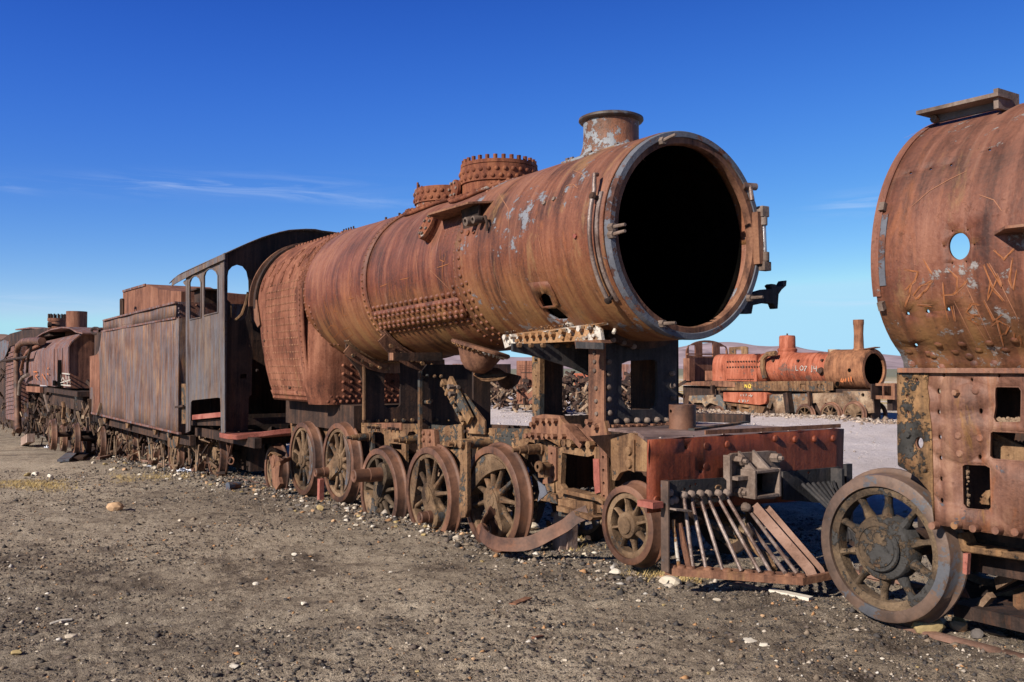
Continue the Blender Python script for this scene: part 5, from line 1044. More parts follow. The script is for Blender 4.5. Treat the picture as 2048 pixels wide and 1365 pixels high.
for k in range(420):
    x = r.uniform(0, 205); y = r.uniform(785 if x > 50 else 720, 878 if x < 110 else 858); Y = r.uniform(4.3, 5.4)
    p = pY(x, y, Y); d = Vector((r.uniform(-.35, .35), r.uniform(-.2, .2), r.uniform(-.4, .4))); b.bar(p, p+d, r.uniform(.03, .10), r.uniform(.03, .10))
stuff(b.build('running_gear_wreckage', 'dark', LE))
b = MB()
for k in range(150):
    x = r.uniform(0, 205); y = r.uniform(815, 872); Y = r.uniform(3.9, 4.5)
    p = pY(x, y, Y); d = Vector((r.uniform(-.12, .12), r.uniform(-.1, .1), r.uniform(.1, .4))); b.bar(p, p+d, r.uniform(.02, .08), r.uniform(.02, .08))
stuff(b.build('valve_gear_wreckage', 'bgframe', LE))
MB().box((-46, 4.9, -1.1), (-26.5, 5.4, .9)).build('inner_frame_backing', 'dark', LE)  # dark box added behind the wreckage so its gaps stay dark
MB().bar(pY(88, 790, 3.8), pY(97, 825, 3.8), .04, .04).build('rod', 'coupling', LE)
MB().tube([pY(x, y, 3.8) for x, y in ((126, 806), (128, 815), (126, 840), (130, 850))], .05, 8).build('rod', 'frame', LE)
MB().bar(pY(149, 800, 3.8), pY(150, 838, 3.8), .04, .04).build('rod', 'coupling', LE)
MB().prism([pY(x, y, 4.9) for x, y in ((-40, 690), (20, 690), (56, 684), (56, 872), (-40, 866))], (0, .5, 0)).build('dark_backing', 'dark', LE)  # dark slab added behind the pipes to cover pale ground
MB().bar(pY(49, 884, 3.9), pY(62, 876, 3.9), .25, .3).build('block', 'wood', LE)
# loose wheelsets in front of it
for k, (x, yt, yb2, lab) in enumerate(((100, 840, 900, 'leftmost of the small wheelsets standing below the humped tank'), (122, 850, 903, 'second wheelset from the left below the humped tank, with an orange face'), (146, 848, 908, 'third wheelset from the left below the humped tank, half hidden'), (168, 854, 912, 'wheelset with a broad bright tread directly left of the tender'), (197, 855, 915, 'wheelset half hidden by a red plate under the rear of the tender'))):
    h_ = yb2-yt; R = .38; d = 2*R*FOC/h_/1.0; rr = ray(x, (yt+yb2)/2); c = CP+rr*(d/FOC)
    WS = thing('wheelset', lab, 'wheelset', (c.x, c.y+.6, c.z-R), 'loose wheelsets below the far left locomotive'); zc_ = c.z
    wheel(WS, c.x, zc_, c.y, R, 8, mats=('wheel', 'tyre'), cw=(PI, .9, .2) if k != 3 else None, rot=k*.3, hub=.33)
    axle(WS, c.x, zc_, .07, c.y+.1, c.y+1.1); wheel(WS, c.x, zc_, c.y+1.2, R, 8, side=-1, mats=('wheel_dark', 'dark'), hub=.33)
# ================================================================ right-hand locomotive, nose towards the big one
RL = thing('locomotive', 'locomotive cut off by the right edge, round hole in its smokebox, large front wheel', 'locomotive', (-1.2, 5.1, .2))
RR, ZR = .86, 2.25
XF_R = -2.97
# section (s -> y,z): saddle wall, flare, drum
ps = [(4.49, 1.685), (4.482, 1.74), (4.45, 1.79), (4.405, 1.825), (4.36, 1.87), (4.32, 1.925), (4.288, 1.98), (4.267, 2.035)]
a_s = -.175
arc_ = [(YC-RR*math.cos(a), ZR+RR*math.sin(a)) for a in np.linspace(a_s, PI-a_s, 60)]
ps2 = ps+arc_+[(2*YC-y, z) for y, z in reversed(ps)]
cm2 = [0]
for a, c in zip(ps2, ps2[1:]): cm2.append(cm2[-1]+math.hypot(c[0]-a[0], c[1]-a[1]))
S_ARC0 = cm2[len(ps)]
def sbox(X, s, off=0):
    s = max(0, min(cm2[-1]-1e-6, s)); i = next(j for j in range(len(cm2)-1) if cm2[j+1] > s)
    t = (s-cm2[i])/(cm2[i+1]-cm2[i]); a, c = ps2[i], ps2[i+1]; y, z = a[0]+(c[0]-a[0])*t, a[1]+(c[1]-a[1])*t
    d = Vector((0, c[0]-a[0], c[1]-a[1])).normalized(); n = Vector((0, -d.z, d.y)); return Vector((X, y, z))+n*off, n
def pS(x, y):
    """pixel on the right smokebox -> (X, s)"""
    X, ph = pC(x, y, ZR, RR)
    if ph > a_s-.02: return X, S_ARC0+(ph-a_s)*RR
    best = None
    for k in range(200):
        s = S_ARC0*k/199; q, _ = sbox(0, s); p = pY(x, y, q.y); e = abs(p.z-q.z)
        if best is None or e < best[0]: best = (e, p.x, s)
    return best[1], best[2]
def hole(x, y, rx, ry, n=18): return [pS(x+rx*math.cos(2*PI*k/n), y+ry*math.sin(2*PI*k/n)) for k in range(n)]
hl = [hole(1920, 493, 21.5, 27, 26), hole(1906.5, 463, 2, 2.4, 8), hole(1937, 461, 2, 2.4, 8), hole(1889, 493, 2, 2.6, 8), hole(1950, 490, 2, 2.6, 8), hole(1906, 527, 2, 2.4, 8), hole(1934, 524, 2, 2.4, 8), hole(1822, 347.5, 3.5, 2.6, 9), hole(1862, 339.5, 3.2, 2.8, 9), hole(1903, 331.5, 3.2, 2.8, 9), hole(1980, 301, 3.8, 3.0, 9), hole(1817, 627.5, 4, 4.2, 10), hole(1857, 623, 4, 4.2, 10), hole(1898, 619, 4, 4.2, 10), hole(1833, 690, 4, 5, 9)]
HO2 = [[(x, cm2[-1]-s) for x, s in hl[0]]]
HF = [(a, b+.0) for a, b in []]
far = [(cx_, cm2[-1]-s_) for cx_, s_ in [(-2.51, 0)]]
def holeworld(X, s, r, n=22): return [(X+r*math.cos(t), s+r*math.sin(t)) for t in np.linspace(0, 2*PI, n, endpoint=False)]
hc = pS(1920, 493); mid = cm2[-1]/2
# the hole on the far side stands opposite, so the sky shows through
farh = holeworld(hc[0]-.55, cm2[-1]-hc[1]+.10, .40, 22)
fars = [holeworld(x-.6, cm2[-1]-s+.1, .06, 8) for x, s in ()]
SB = sheet('smokebox', 'r_smokebox', [(XF_R, 0), (0.6, 0), (0.6, cm2[-1]), (XF_R, cm2[-1])], hl+[farh], lambda X, s: sbox(X, s)[0], (.12, .055), .016, RL)
b = MB(); 
for x, y in ((1858, 706), (1868, 710), (1878, 700-12), (1912, 702), (1925, 687), (1959, 699), (1980, 685), (2013, 698), (2031, 679), (1820, 702), (1825, 729), (1940, 712), (1990, 728), (1950, 728), (1800+85, 735)):
    X, s = pS(x, y); p, n_ = sbox(X, s, .008); b.rivet(p, n_, .022, .008, 9)
stuff(b.build('flush_rivets', 'r_smokebox', SB, smooth=60))
# front rim with grey paint, lugs
rim = MB(); L = []
for s in np.linspace(S_ARC0*.3, cm2[-1]-S_ARC0*.3, 70): L.append(s)
def ribbon(name, mat, par, x0, x1, o0, o1, ss):
    b = MB(); V = []
    for s in ss:
        for X, o in ((x0, o0), (x1, o0), (x1, o1), (x0, o1)): V.append(sbox(X, s, o)[0])
    b.add(V, [(i*4+k, i*4+(k+1) % 4, i*4+4+(k+1) % 4, i*4+4+k) for i in range(len(ss)-1) for k in range(4)]+[(3, 2, 1, 0), tuple(len(V)-4+k for k in range(4))]); return b.build(name, mat, par)
ribbon('front_rim', 'r_smokebox', SB, XF_R-.015, XF_R+.03, .004, .016, [s for s in L if s > S_ARC0*.9 and s < cm2[-1]-S_ARC0*.9])
RBD = ribbon('rim_strip', 'ring', SB, XF_R+.02, XF_R+.065, .008, .014, [s for s in L if S_ARC0+.0 < s < S_ARC0+.42])
for x, y in ((1757, 419), (1763, 611)):
    X, s = pS(x+4, y); X = XF_R; s = S_ARC0+(math.asin(max(-1, min(1, (pX(x, y, X).z-ZR)/RR)))-a_s)*RR; p, n_ = sbox(X, s); MB().bar(p+Vector((.03, 0, 0)), p+Vector((.03, 0, 0))+n_*.035, .03, .045).build('lug', 'coupling', SB)
X, s = pS(1766, 552); p, n_ = sbox(XF_R+.02, S_ARC0+.02); MB().bar(pX(1769, 540, -2.97)+Vector((0, -.02, 0)), pX(1763, 560, -2.97)+Vector((.02, -.04, 0)), .03, .03).build('clip', 'r_plate', SB)
# angle bracket on top of the drum
tb = [(-3.11, 3.175), (-3.07, 3.10)]
a0 = pY(1846, 226, 4.66); a1 = pY(2010, 188, 4.66)
TB = MB().bar(a0+Vector((0, 0, -.01)), a1+Vector((0, 0, -.01)), .13, .02, up=(0, 0, 1)).build('top_angle', 'coupling', RL)
b = MB(); w0 = pY(1868, 246, 4.7); w1 = pY(2012, 214, 4.7); w2 = pY(2010, 190, 4.7); w3 = pY(1860, 228, 4.7); b.prism([w0, w1, w2, w3], (0, .02, 0)); b.build('top_angle_web', 'ring', TB)
MB().box((w1.x-.02, 4.62, w1.z-.02), (w1.x+.005, 4.82, w2.z+.02)).build('end_plate', 'coupling', TB)
bolts(TB, [pY(1871, 239, 4.69)], (0, -1, 0), .022, .02, 'coupling')
# ledge cut off by the picture edge
X, s = pS(2030, 478); p, n_ = sbox(X, s); MB().prism([p+Vector((-.10, 0, .04)), p+Vector((.8, 0, .0)), p+Vector((.8, -.22, .02)), p+Vector((.04, -.16, .04))], (0, 0, -.012)).prism([p+Vector((.06, -.05, .02)), p+Vector((.5, -.05, .0)), p+Vector((.5, -.05, -.17)), p+Vector((.12, -.05, -.1))], (0, .012, 0)).build('ledge', 'r_plate', RL)
# graffiti scratched into the rust
def fS(x, y): X, s = pS(x, y); return sbox(X, s, .0085)
gr = [[(1810, 540), (1838, 545), (1832, 562), (1812, 580)], [(1826, 566), (1822, 590), (1812, 612)], [(1866, 562), (1842, 572), (1828, 592), (1836, 600), (1856, 578), (1868, 560)], [(1836, 608), (1868, 612)], [(1888, 566), (1890, 600), (1898, 640)], [(1884, 590), (1908, 588), (1925, 574), (1938, 560)], [(1906, 612), (1912, 640)], [(1962, 610), (1946, 606), (1934, 622), (1952, 632), (1936, 634)], [(1936, 634), (1958, 648)], [(1944, 628), (1962, 630)], [(1968, 600), (1990, 640), (2006, 626)], [(1984, 560), (1976, 600), (1996, 560)], [(1970, 530), (1990, 580), (2010, 600)], [(1978, 528), (2006, 574), (1996, 548)], [(1986, 648), (2000, 640), (2020, 652), (2014, 664), (1998, 668)], [(1996, 636), (2010, 690)], [(2028, 518), (2022, 560), (2030, 580), (2034, 540)], [(1990, 500), (2010, 520), (2030, 498)], [(2030, 662), (2032, 684), (2042, 668), (2046, 690)], [(1850, 520), (1866, 548)], [(1900, 540), (1918, 556), (1916, 590)]]
strokes('scratched_lettering', 'scratch', SB, [[(x_+rj.uniform(-2.2, 2.2), y_+rj.uniform(-2.2, 2.2)) for x_, y_ in l_] for rj in (random.Random(7),) for _ in range(3) for l_ in gr], fS, .0028, .0025)
strokes('scratched_lettering', 'scratch_dim', SB, [[(x_+rj.uniform(-3, 3), y_+rj.uniform(-3, 3)) for x_, y_ in l_] for rj in (random.Random(2),) for l_ in gr], fS, .004, .002)
strokes('scratches', 'scratch_dim', SB, [[(1826, 415), (1860, 385), (1900, 362), (1936, 345)], [(1810, 260+20), (1850, 262)], [(1960, 392), (1990, 402), (2006, 424)], [(1910, 600), (1960, 700)], [(1930, 560), (1990, 690)], [(2000, 560), (2040, 640)], [(1950, 640), (2000, 720)]], fS, .0035, .003)
# saddle plate (frame) below with cut-outs
YP = 4.50
def P(l): return pxY(l, YP)
out = [(1799, 742), (2048, 742), (2130, 742), (2130, 1090), (2048, 1077), (1885, 1051), (1872, 1046), (1866, 985), (1840, 955), (1800, 932)]
def pc(x, y, rx, ry, n=10): return P([(x+rx*math.cos(2*PI*k/n), y+ry*math.sin(2*PI*k/n)) for k in range(n)])
W = [P([(1992, 776), (1997, 773), (2040, 774), (2046, 782), (2045, 843), (2038, 846), (1994, 846), (1988, 836), (1992, 812), (1991, 790)]),
     P([(1982, 866), (1988, 862), (2060, 866), (2120, 872), (2120, 926), (2050, 924), (1988, 919), (1981, 912)]),
     P([(1926, 932), (1932, 928), (1974, 930), (1984, 936), (1986, 1015), (1980, 1022), (1936, 1018), (1928, 1008), (1927, 970)])]
hs_ = [pc(*a) for a in ((1819, 760, 3.2, 4), (1838.5, 760, 3.4, 4), (1819.5, 793, 3, 4), (1820.5, 825, 3.4, 4.4), (1843, 886, 9, 12, 16), (1880, 783, 4.6, 6), (1880, 824.5, 4.2, 5.4), (1882, 874.5, 4.2, 5.4), (1883.5, 916, 4.2, 5.4), (1885, 958, 4.2, 5.4), (1886, 1001, 4.4, 5.6), (1890.5, 751, 3.2, 3.8), (1946, 760, 3.6, 4.2), (2001, 752, 3.2, 3.8), (1964, 822.5, 5, 6), (1962, 914, 4.6, 5.4))]
bd = P([(1799, 742), (1866, 742), (1862, 780), (1866, 800), (1864, 820), (1868, 850), (1870, 900), (1872, 985), (1874, 1046), (1866, 985), (1840, 955), (1800, 932)])
PLT = sheet('frame_plate', 'r_plate', P(out), W+hs_, lambda x, z: Vector((x, YP, z)), (.25, .25), .028, RL)
# paint-crusted edge plate, proud of the main one
inb = [h for h in hs_[:5]]
bd = P([(1799, 743), (1862, 743), (1859, 775), (1863, 800), (1862, 815), (1867, 850), (1869, 900), (1871, 985), (1873, 1043), (1866, 985), (1840, 955), (1801, 930), (1800, 900)])
sheet('edge_plate', 'r_edge', bd, inb, lambda x, z: Vector((x, YP-.019, z)), (.2, .2), .010, PLT)
MB().bar(pY(1800, 741, 4.48), pY(2130, 742, 4.48), .05, .025).build('joint_lip', 'r_plate', RL)
RB = [(1873, 1051), (1918, 1050), (1955, 1056), (2000, 1060), (2039, 1063)]
for k, (x, y) in enumerate(RB):
    p = pY(x, y, YP-.015); MB().cyl(p, p+Vector((0, -.045, 0)), .021, .019, 14).build('bolt', 'r_plate', PLT)
for x, y in ((1818, 870), (1852, 938), (1912, 786)):
    p = pY(x, y, YP-.02); MB().lathe([(.0, -.022), (.015, -.020), (.020, .0)], p, (0, 1, 0), 6).build('bolt', 'r_edge' if x < 1870 else 'r_plate', PLT)
for x, y in ((1951, 782), (1916, 872), (1960, 877), (1919, 908)):
    p = pY(x, y, YP-.014); MB().lathe([(.0, -.008), (.014, -.008), (.020, -.002)], p, (0, 1, 0), 12).build('flush_rivet', 'r_plate', PLT)
for w_ in W: MB().tube([Vector((x, YP-.010, z)) for x, z in w_+[w_[0]]], .005, 6, False).build('rounded_edge', 'r_plate', PLT)
# things inside the cut-outs
MB().prism([pY(x, y, 4.62) for x, y in ((1984, 866), (1992, 868), (2120, 930), (1990, 925))], (0, .02, 0)).build('inner_web', 'frame', RL)
MB().prism([pY(x, y, 4.70) for x, y in ((1955, 1008), (1962, 992), (1972, 982), (1980, 980), (1981, 990), (1976, 1000), (1978, 1010))], (0, .01, 0)).build('inner_scrap', 'frame', RL)
MB().box((-2.9, 4.75, .8), (.5, 4.8, 2.0)).box((-2.95, 4.6, 1.60), (.5, 5.6, 1.64)).build('inner_frame_backing', 'dark', RL)
b = MB(); r = random.Random(4)
for k in range(60): p = pY(r.uniform(1990, 2045), r.uniform(838, 846), 4.53); b.rivet(p, (r.uniform(-1, 1), -1, r.uniform(0, 1)), r.uniform(.006, .014), r.uniform(.006, .016), 5)
for k in range(30): p = pY(r.uniform(1931, 1937), r.uniform(935, 1015), 4.54); b.rivet(p, (1, -1, 0), r.uniform(.006, .012), r.uniform(.006, .016), 5)
stuff(b.build('rubble_dust', 'bgframe', RL, smooth=0))
plateY('frame_plate', 'dark', [(a, c) for a, c in ((-3.0, .95), (-3.0, 1.68), (.6, 1.68), (.6, .95))], 5.62, .03, parent=RL, px=False)
# lower bar and second wheel in the dark
plateY('spring_beam', 'r_edge', [(1913, 1068), (1920, 1066), (1930, 1090), (1945, 1094), (2130, 1118), (2130, 1135), (1921, 1104)], 4.62, .12, parent=RL, bevel=.008)
plateY('hanger', 'pink', [(1926, 1107), (1936, 1108), (1933, 1150), (1925, 1147)], 4.60, .03, parent=RL)
MB().box((-3.0, 4.78, .62), (.4, 4.82, .95)).box((-2.9, 4.8, .35), (.4, 5.5, .42)).build('inner_frame_backing', 'dark', RL)
wheel(RL, -3.165, .703, 4.54, .405, 10, mats=('wheel_dark', 'tyre_grey'), rot=.25, hub=.44)
c = Vector((-3.165, 4.515, .703)); MB().lathe([(0, -.012), (.060, -.014), (.10, -.008), (.104, .0), (.12, .0), (.122, -.006), (.128, .004)], c, (0, 1, 0), 40).build('hub_cap', 'wheel_dark', RL)
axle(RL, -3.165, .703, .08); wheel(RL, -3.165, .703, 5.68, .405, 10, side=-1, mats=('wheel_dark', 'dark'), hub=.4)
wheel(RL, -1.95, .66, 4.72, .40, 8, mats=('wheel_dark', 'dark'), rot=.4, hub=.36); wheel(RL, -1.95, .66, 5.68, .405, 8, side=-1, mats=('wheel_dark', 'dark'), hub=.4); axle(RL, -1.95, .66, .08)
MB().prism([pY(x, y, 4.66) for x, y in ((2026, 1190), (2130, 1178), (2130, 1212), (2036, 1220), (2026, 1212))], (0, .12, 0)).build('brake_block', 'frame', RL)
b = MB()
for k in range(50):
    p = Vector((r.uniform(-2.8, -.8), r.uniform(4.75, 5.5), r.uniform(.35, 1.0))); d = Vector((r.uniform(-.25, .25), r.uniform(-.2, .2), r.uniform(-.25, .25))); b.bar(p, p+d, r.uniform(.02, .05), r.uniform(.02, .06))
stuff(b.build('brake_gear_wreckage', 'bgframe', RL))
MB().prism([pY(x, y, 4.85) for x, y in ((1905, 1190), (1914, 1150), (1926, 1172), (1938, 1196), (1922, 1194), (1902, 1200))], (0, .012, 0)).build('torn_sheet', 'ring', RL)

def fB(x, y):
    X, ph = pB(x, y); R, zc = RZ(X); return cyl(X, ph, zc, R+(.018 if X > -7.4 else (.014 if X < -9.34 else -.003))), nrm(ph)
strokes('scratched_lettering', 'scratch', LOCO, [[(654, 628), (652, 610), (662, 628), (663, 610)], [(668, 630), (674, 612), (680, 630)], [(670, 622), (678, 622)], [(688, 612), (688, 630), (696, 631)],
 [(650, 600), (661, 640)], [(648, 592), (664, 650)], [(672, 588), (680, 612)], [(704, 585), (703, 606)], [(698, 598), (710, 596)], [(655, 660), (664, 650), (676, 652), (680, 664), (670, 674), (658, 670)], [(684, 660), (700, 654), (708, 668), (694, 676)], [(880, 500), (880, 520), (888, 524), (892, 506)], [(874, 536), (898, 528)], [(886, 514), (884, 560)], [(790, 570), (795, 600)], [(778, 560), (779, 600)], [(752, 568), (753, 600)], [(760, 574), (775, 568)], [(800, 560), (818, 556)], [(812, 558), (814, 590)]], fB, .007, .003)
strokes('scratches', 'scratch_dim', LOCO, [[(662, 510), (690, 478), (720, 455)], [(700, 530), (706, 560), (700, 590)], [(640, 520), (652, 500)], [(1150, 345), (1168, 352), (1175, 362)], [(1128, 395), (1136, 375), (1150, 372), (1160, 380)], [(1000, 390), (1020, 420), (1022, 470)], [(960, 570), (975, 600)], [(1000, 560), (1006, 590), (1020, 600)], [(940, 600), (956, 640)], [(830, 500), (836, 560)], [(1080, 470), (1090, 520)], [(900, 580), (860, 540)]], fB, .005, .003)
# ================================================================ faded red locomotive across the pale ground
D = thing('locomotive', 'small faded orange-red locomotive standing on the pale ground behind', 'locomotive', (-23, 27.6, 0))
Yn = 27.0; Yd = 27.6
def qx(x, Y=Yn): return pY(x, 740, Y).x
def zz_(x, y, Y=Yn): return pY(x, y, Y).z
XS0, XS1 = qx(1673, Yd), qx(1748, Yd)
zcr, Rr = 1.66, .70
def drum(name, mat, x0, x1, R, zc, par=D, cap=False): return MB().lathe([(R, 0), (R, x1-x0)] if not cap else [(0, 0), (R, 0), (R, x1-x0)], (x0, Yd, zc), (1, 0, 0), 48).build(name, mat, par)
drum('smokebox', 'red_smoke', XS0, XS1, Rr, zcr); 
MB().lathe([(Rr, -.12), (Rr+.02, -.05), (Rr-.02, .02), (Rr-.14, .03), (Rr-.15, -.05)], (XS1, Yd, zcr), (1, 0, 0), 48).build('front_ring', 'red_smoke', D)
MB().lathe([(Rr-.03, 0), (Rr-.03, -1.2), (0, -1.2)], (XS1, Yd, zcr), (1, 0, 0), 40).build('smokebox_lining', 'soot_and_shade', D)
for dy, dz, r_ in ((.25, .05, .07), (0, -.05, .04), (.15, -.5, .06)): MB().cyl((XS1-1.18, Yd+dy, zcr+dz), (XS1-1.17, Yd+dy, zcr+dz), r_, r_, 10).build('painted_light_hole', 'chalk', D)  # pale discs stand in for daylight showing through holes
XB0 = qx(1530, Yd); xf0 = qx(1446, Yd)
BD = drum('boiler', 'red_boiler', XB0, XS0+.02, .585, 1.69)
for x in (1572, 1622): MB().lathe([(.585, 0), (.60, 0), (.60, .09), (.585, .09)], (qx(x, Yd-.5), Yd, 1.69), (1, 0, 0), 40).build('boiler_band', 'red_boiler', BD)
for x, y in ((1548, 722), (1598, 722), (1646, 721)): X, ph = (lambda p: (p.x, p))(pY(x, y, Yd-.5)); MB().cyl(ph, ph+Vector((0, -.1, 0)), .05, .04, 8).build('fitting', 'dark', BD)
p = pY(1643, 742, Yd-.57); MB().lathe([(0, -.14), (.1, -.12), (.13, 0), (.16, .02)], p, (0, 1, 0), 16).build('check_valve', 'dark', BD)
p = pY(1699, 741, Yd-.69); MB().cyl(p, p+Vector((0, -.01, 0)), .07, .07, 12).build('side_hole_shade', 'soot_and_shade', D)  # flat near-black discs here and below stand in for shaded holes
p = pY(1677, 768, Yd-.6); MB().cyl(p+Vector((0, -.05, 0)), p+Vector((0, -.07, 0)), .08, .08, 12).build('side_hole_shade', 'soot_and_shade', D)
# firebox block with rounded top
fb2 = [(27.0, 1.20)]+[(Yd-.60*math.copysign(abs(math.cos(a))**.55, math.cos(a)), 1.66+.60*math.sin(a)**.7) for a in np.linspace(0, PI, 20)]+[(28.2, 1.20)]
MB().prism([Vector((xf0, y, z)) for y, z in fb2], (qx(1521, Yd)-xf0, 0, 0)).build('firebox', 'red_boiler', D, smooth=40)
b = MB()
for row, y0 in ((724, 0), (735, 1)):
    for k in range(13): p = pY(1455+k*5.4, row-k*.1, 26.99); b.rivet(p, (0, -1, .0), .035, .04, 6)
for k in range(18): p = pY(1455+k*3, 759, 26.98); b.rivet(p, (0, -1, 0), .022, .02, 5)
stuff(b.build('stay_rivets', 'dark', D, smooth=60))
MB().tube([pY(x, y, 26.93) for x, y in ((1552, 707), (1535, 709), (1526, 718), (1525, 735), (1530, 757))], .10, 8).build('cladding_edge', 'frame', D)
MB().box((qx(1520, Yd), 27.02, 1.20), (qx(1534, Yd), 28.1, 2.2)).build('firebox_joint', 'red_boiler', D)
# dome, chimney
xd = qx(1575, Yd); DO = MB().lathe([(.42, 2.12), (.34, 2.32), (.36, 2.36), (.36, 2.42), (.30, 2.46), (.295, 2.86), (.27, 2.92), (0, 2.94)], (xd, Yd, 0), (0, 0, 1), 32).build('steam_dome', 'red_boiler', D)
MB().cyl((xd, Yd, 2.94), (xd, Yd, 3.0), .03, .03, 6).build('dome_knob', 'dark', DO)
xc = qx(1718, Yd); MB().lathe([(.27, 2.28), (.17, 2.4), (.155, 2.9), (.17, 3.2), (.18, 3.22), (.18, 3.38), (.15, 3.38), (.13, 2.4)], (xc, Yd, 0), (0, 0, 1), 24).build('chimney', 'red_smoke', D)
MB().bar(pY(1724, 700, 27.5), pY(1755, 695, 27.5), .3, .03).build('loose_sheet', 'plate_brown', D)
b = MB()
for k in range(6): p = pY(1661+k*3.8, 704, Yd); b.cyl(p+Vector((0, 0, -.08)), p+Vector((0, 0, .08)), .05, .03, 6)
stuff(b.build('valve_studs', 'dark', D)); MB().lathe([(.2, 0), (.2, .12), (0, .12)], (qx(1668, Yd), Yd, 2.25), (0, 0, 1), 14).build('valve_base', 'bgframe', D)
# running board, frames
MB().box((qx(1446), 26.85, 1.02), (qx(1665), 28.3, 1.18)).box((qx(1470), 26.84, .86), (qx(1664), 26.9, 1.05)).build('running_board', 'frame', D)
MB().prism([pY(x, y, 26.8) for x, y in ((1360, 764), (1448, 762), (1470, 766), (1470, 775), (1360, 770))], (0, 1.4, 0)).build('cab_floor', 'plate_brown', D)
plateY('valance', 'frame', [(1470, 764), (1640, 762), (1666, 764), (1666, 781), (1640, 783), (1434, 781), (1434, 776), (1470, 776)], 26.8, .04, [[(1600, 768), (1612, 768), (1604, 778), (1600, 778)], [(1635, 768), (1638, 768), (1639, 777), (1634, 777)], [(1641, 768), (1645, 768), (1646, 777), (1641, 777)]], D)
strokes('painted_lettering', 'yellow', D, [[(1490, 776), (1490, 769), (1494, 776), (1494, 769)], [(1498, 769), (1497, 773), (1498, 776), (1501, 776), (1502, 772), (1500, 769), (1498, 769)]], onY(26.78), .035)
def fD(x, y): p = pC(x, y, 1.69, .60) ; d = ray(x, y); t = None; 
def fDr(x, y):
    d = ray(x, y); a = d.y*d.y+d.z*d.z; oy, oz = -Yd, CAMZ-1.69; b_ = 2*(d.y*oy+d.z*oz); c_ = oy*oy+oz*oz-.60**2; q = max(0, b_*b_-4*a*c_); p = CP+d*((-b_-math.sqrt(q))/(2*a)); return p, Vector((0, p.y-Yd, p.z-1.69)).normalized()
strokes('painted_lettering', 'chalk', BD, [[(1592, 731), (1592, 741), (1597, 741)], [(1602, 733), (1600, 737), (1602, 741), (1606, 740), (1607, 735), (1604, 732), (1602, 733)], [(1609, 733), (1614, 733), (1609, 742), (1611, 742)], [(1624, 731), (1624, 744), (1622, 744)], [(1628, 733), (1628, 738), (1633, 738)], [(1633, 732), (1633, 744)]], fDr, .028, .01)
def fDs(x, y):
    p = pY(x, y, Yd-.66); return p+Vector((0, -.06, 0)), Vector((0, -1, 0))
strokes('painted_lettering', 'orange_paint', D, [[(1686, 757), (1684, 763), (1688, 764), (1690, 758)], [(1694, 757), (1692, 764)], [(1699, 755), (1700, 764)], [(1704, 753), (1705, 764)]], fDs, .05)
TK = plateY('tank', 'red_boiler', [(1446, 785), (1446, 803), (1516, 811), (1530, 808), (1533, 802), (1533, 788), (1528, 785), (1516, 785)], 26.7, .5, parent=D, bevel=.02)
strokes('painted_lettering', 'chalk', TK, [[(1482, 789), (1482, 793)], [(1486, 789), (1488, 793)], [(1492, 793), (1493, 788)], [(1497, 792), (1500, 792)], [(1501, 788), (1502, 794), (1505, 790)], [(1480, 800), (1477, 803), (1480, 805)], [(1484, 799), (1486, 805), (1488, 799)], [(1490, 800), (1491, 805)], [(1494, 804), (1497, 800)]], onY(26.67), .03)
plateY('ash_pan', 'frame', [(1452, 806), (1530, 814), (1524, 828), (1468, 832)], 26.75, .5, [[(1462, 812), (1474, 813), (1474, 822), (1462, 820)], [(1482, 814), (1500, 816), (1496, 819), (1484, 818)]], D)
plateY('frame_plate', 'bgframe', [(1534, 790), (1660, 786), (1686, 786), (1686, 782), (1744, 783), (1748, 826), (1720, 828), (1716, 808), (1696, 806), (1684, 826), (1676, 820), (1668, 806), (1650, 806), (1642, 826), (1632, 806), (1612, 808), (1596, 826), (1560, 828), (1552, 830), (1545, 805), (1540, 818), (1534, 816)], 26.85, .06, [circ2((1725.5, 790.5), 3.5, 4, 8)], D)
plateY('frame_plate', 'bgframe', [(1378, 792), (1440, 790), (1448, 806), (1452, 828), (1440, 826), (1436, 812), (1420, 806), (1410, 814), (1404, 806), (1388, 806), (1380, 826), (1376, 826)], 26.85, .06, [], D)
for a_, c_, w_, h_ in (((1618, 784), (1620, 812), .12, .08), ((1574, 786), (1580, 826), .25, .2), ((1425, 771), (1426, 788), .16, .1)): MB().bar(pY(*a_, 26.7), pY(*c_, 26.7), w_, h_).build('hanger', 'dark', D)
for i, (x, y, r_) in enumerate(((1395, 829, .28), (1433, 829, .30), (1608, 831, .38), (1659, 830, .41), (1706, 829, .42), (1372, 824, .30))):
    p = pY(x, y, 26.6); wheel(D, p.x, p.z, 26.6, r_, 8, mats=('wheel', 'tyre'), rot=i*.4, hub=.3, cw=(PI/2, 1.2, .12) if i == 4 else None)
    wheel(D, p.x, p.z-.02, 27.9, r_, 8, side=-1, mats=('wheel', 'dark'), hub=.3)
MB().box((qx(1366), 27.0, .02), (qx(1742), 27.5, .98)).build('inner_frame_backing', 'dark', D)  # dark box added behind the frames to fill see-through gaps
# coupling box at the nose
x0 = qx(1750, 27.0)
MB().box((x0, 26.75, .68), (x0+.05, 28.3, 1.18)).build('buffer_beam', 'dark', D)
NB_ = MB(); 
for a, c in (((x0+.05, 26.95, .68), (x0+.75, 27.05, .80)), ((x0+.05, 26.95, 1.12), (x0+.75, 27.05, 1.2)), ((x0+.68, 26.95, .8), (x0+.75, 27.05, 1.12)), ((x0+.3, 26.95, .8), (x0+.34, 27.02, 1.12)), ((x0+.05, 27.8, .68), (x0+.75, 27.9, 1.2)), ((x0+.68, 27.0, .68), (x0+.74, 27.8, 1.2))): NB_.box(a, c)
NB_.build('coupling_frame', 'plate_brown', D)
MB().box((x0+.3, 27.2, .3), (x0+.5, 27.5, .68)).build('hook', 'dark', D)
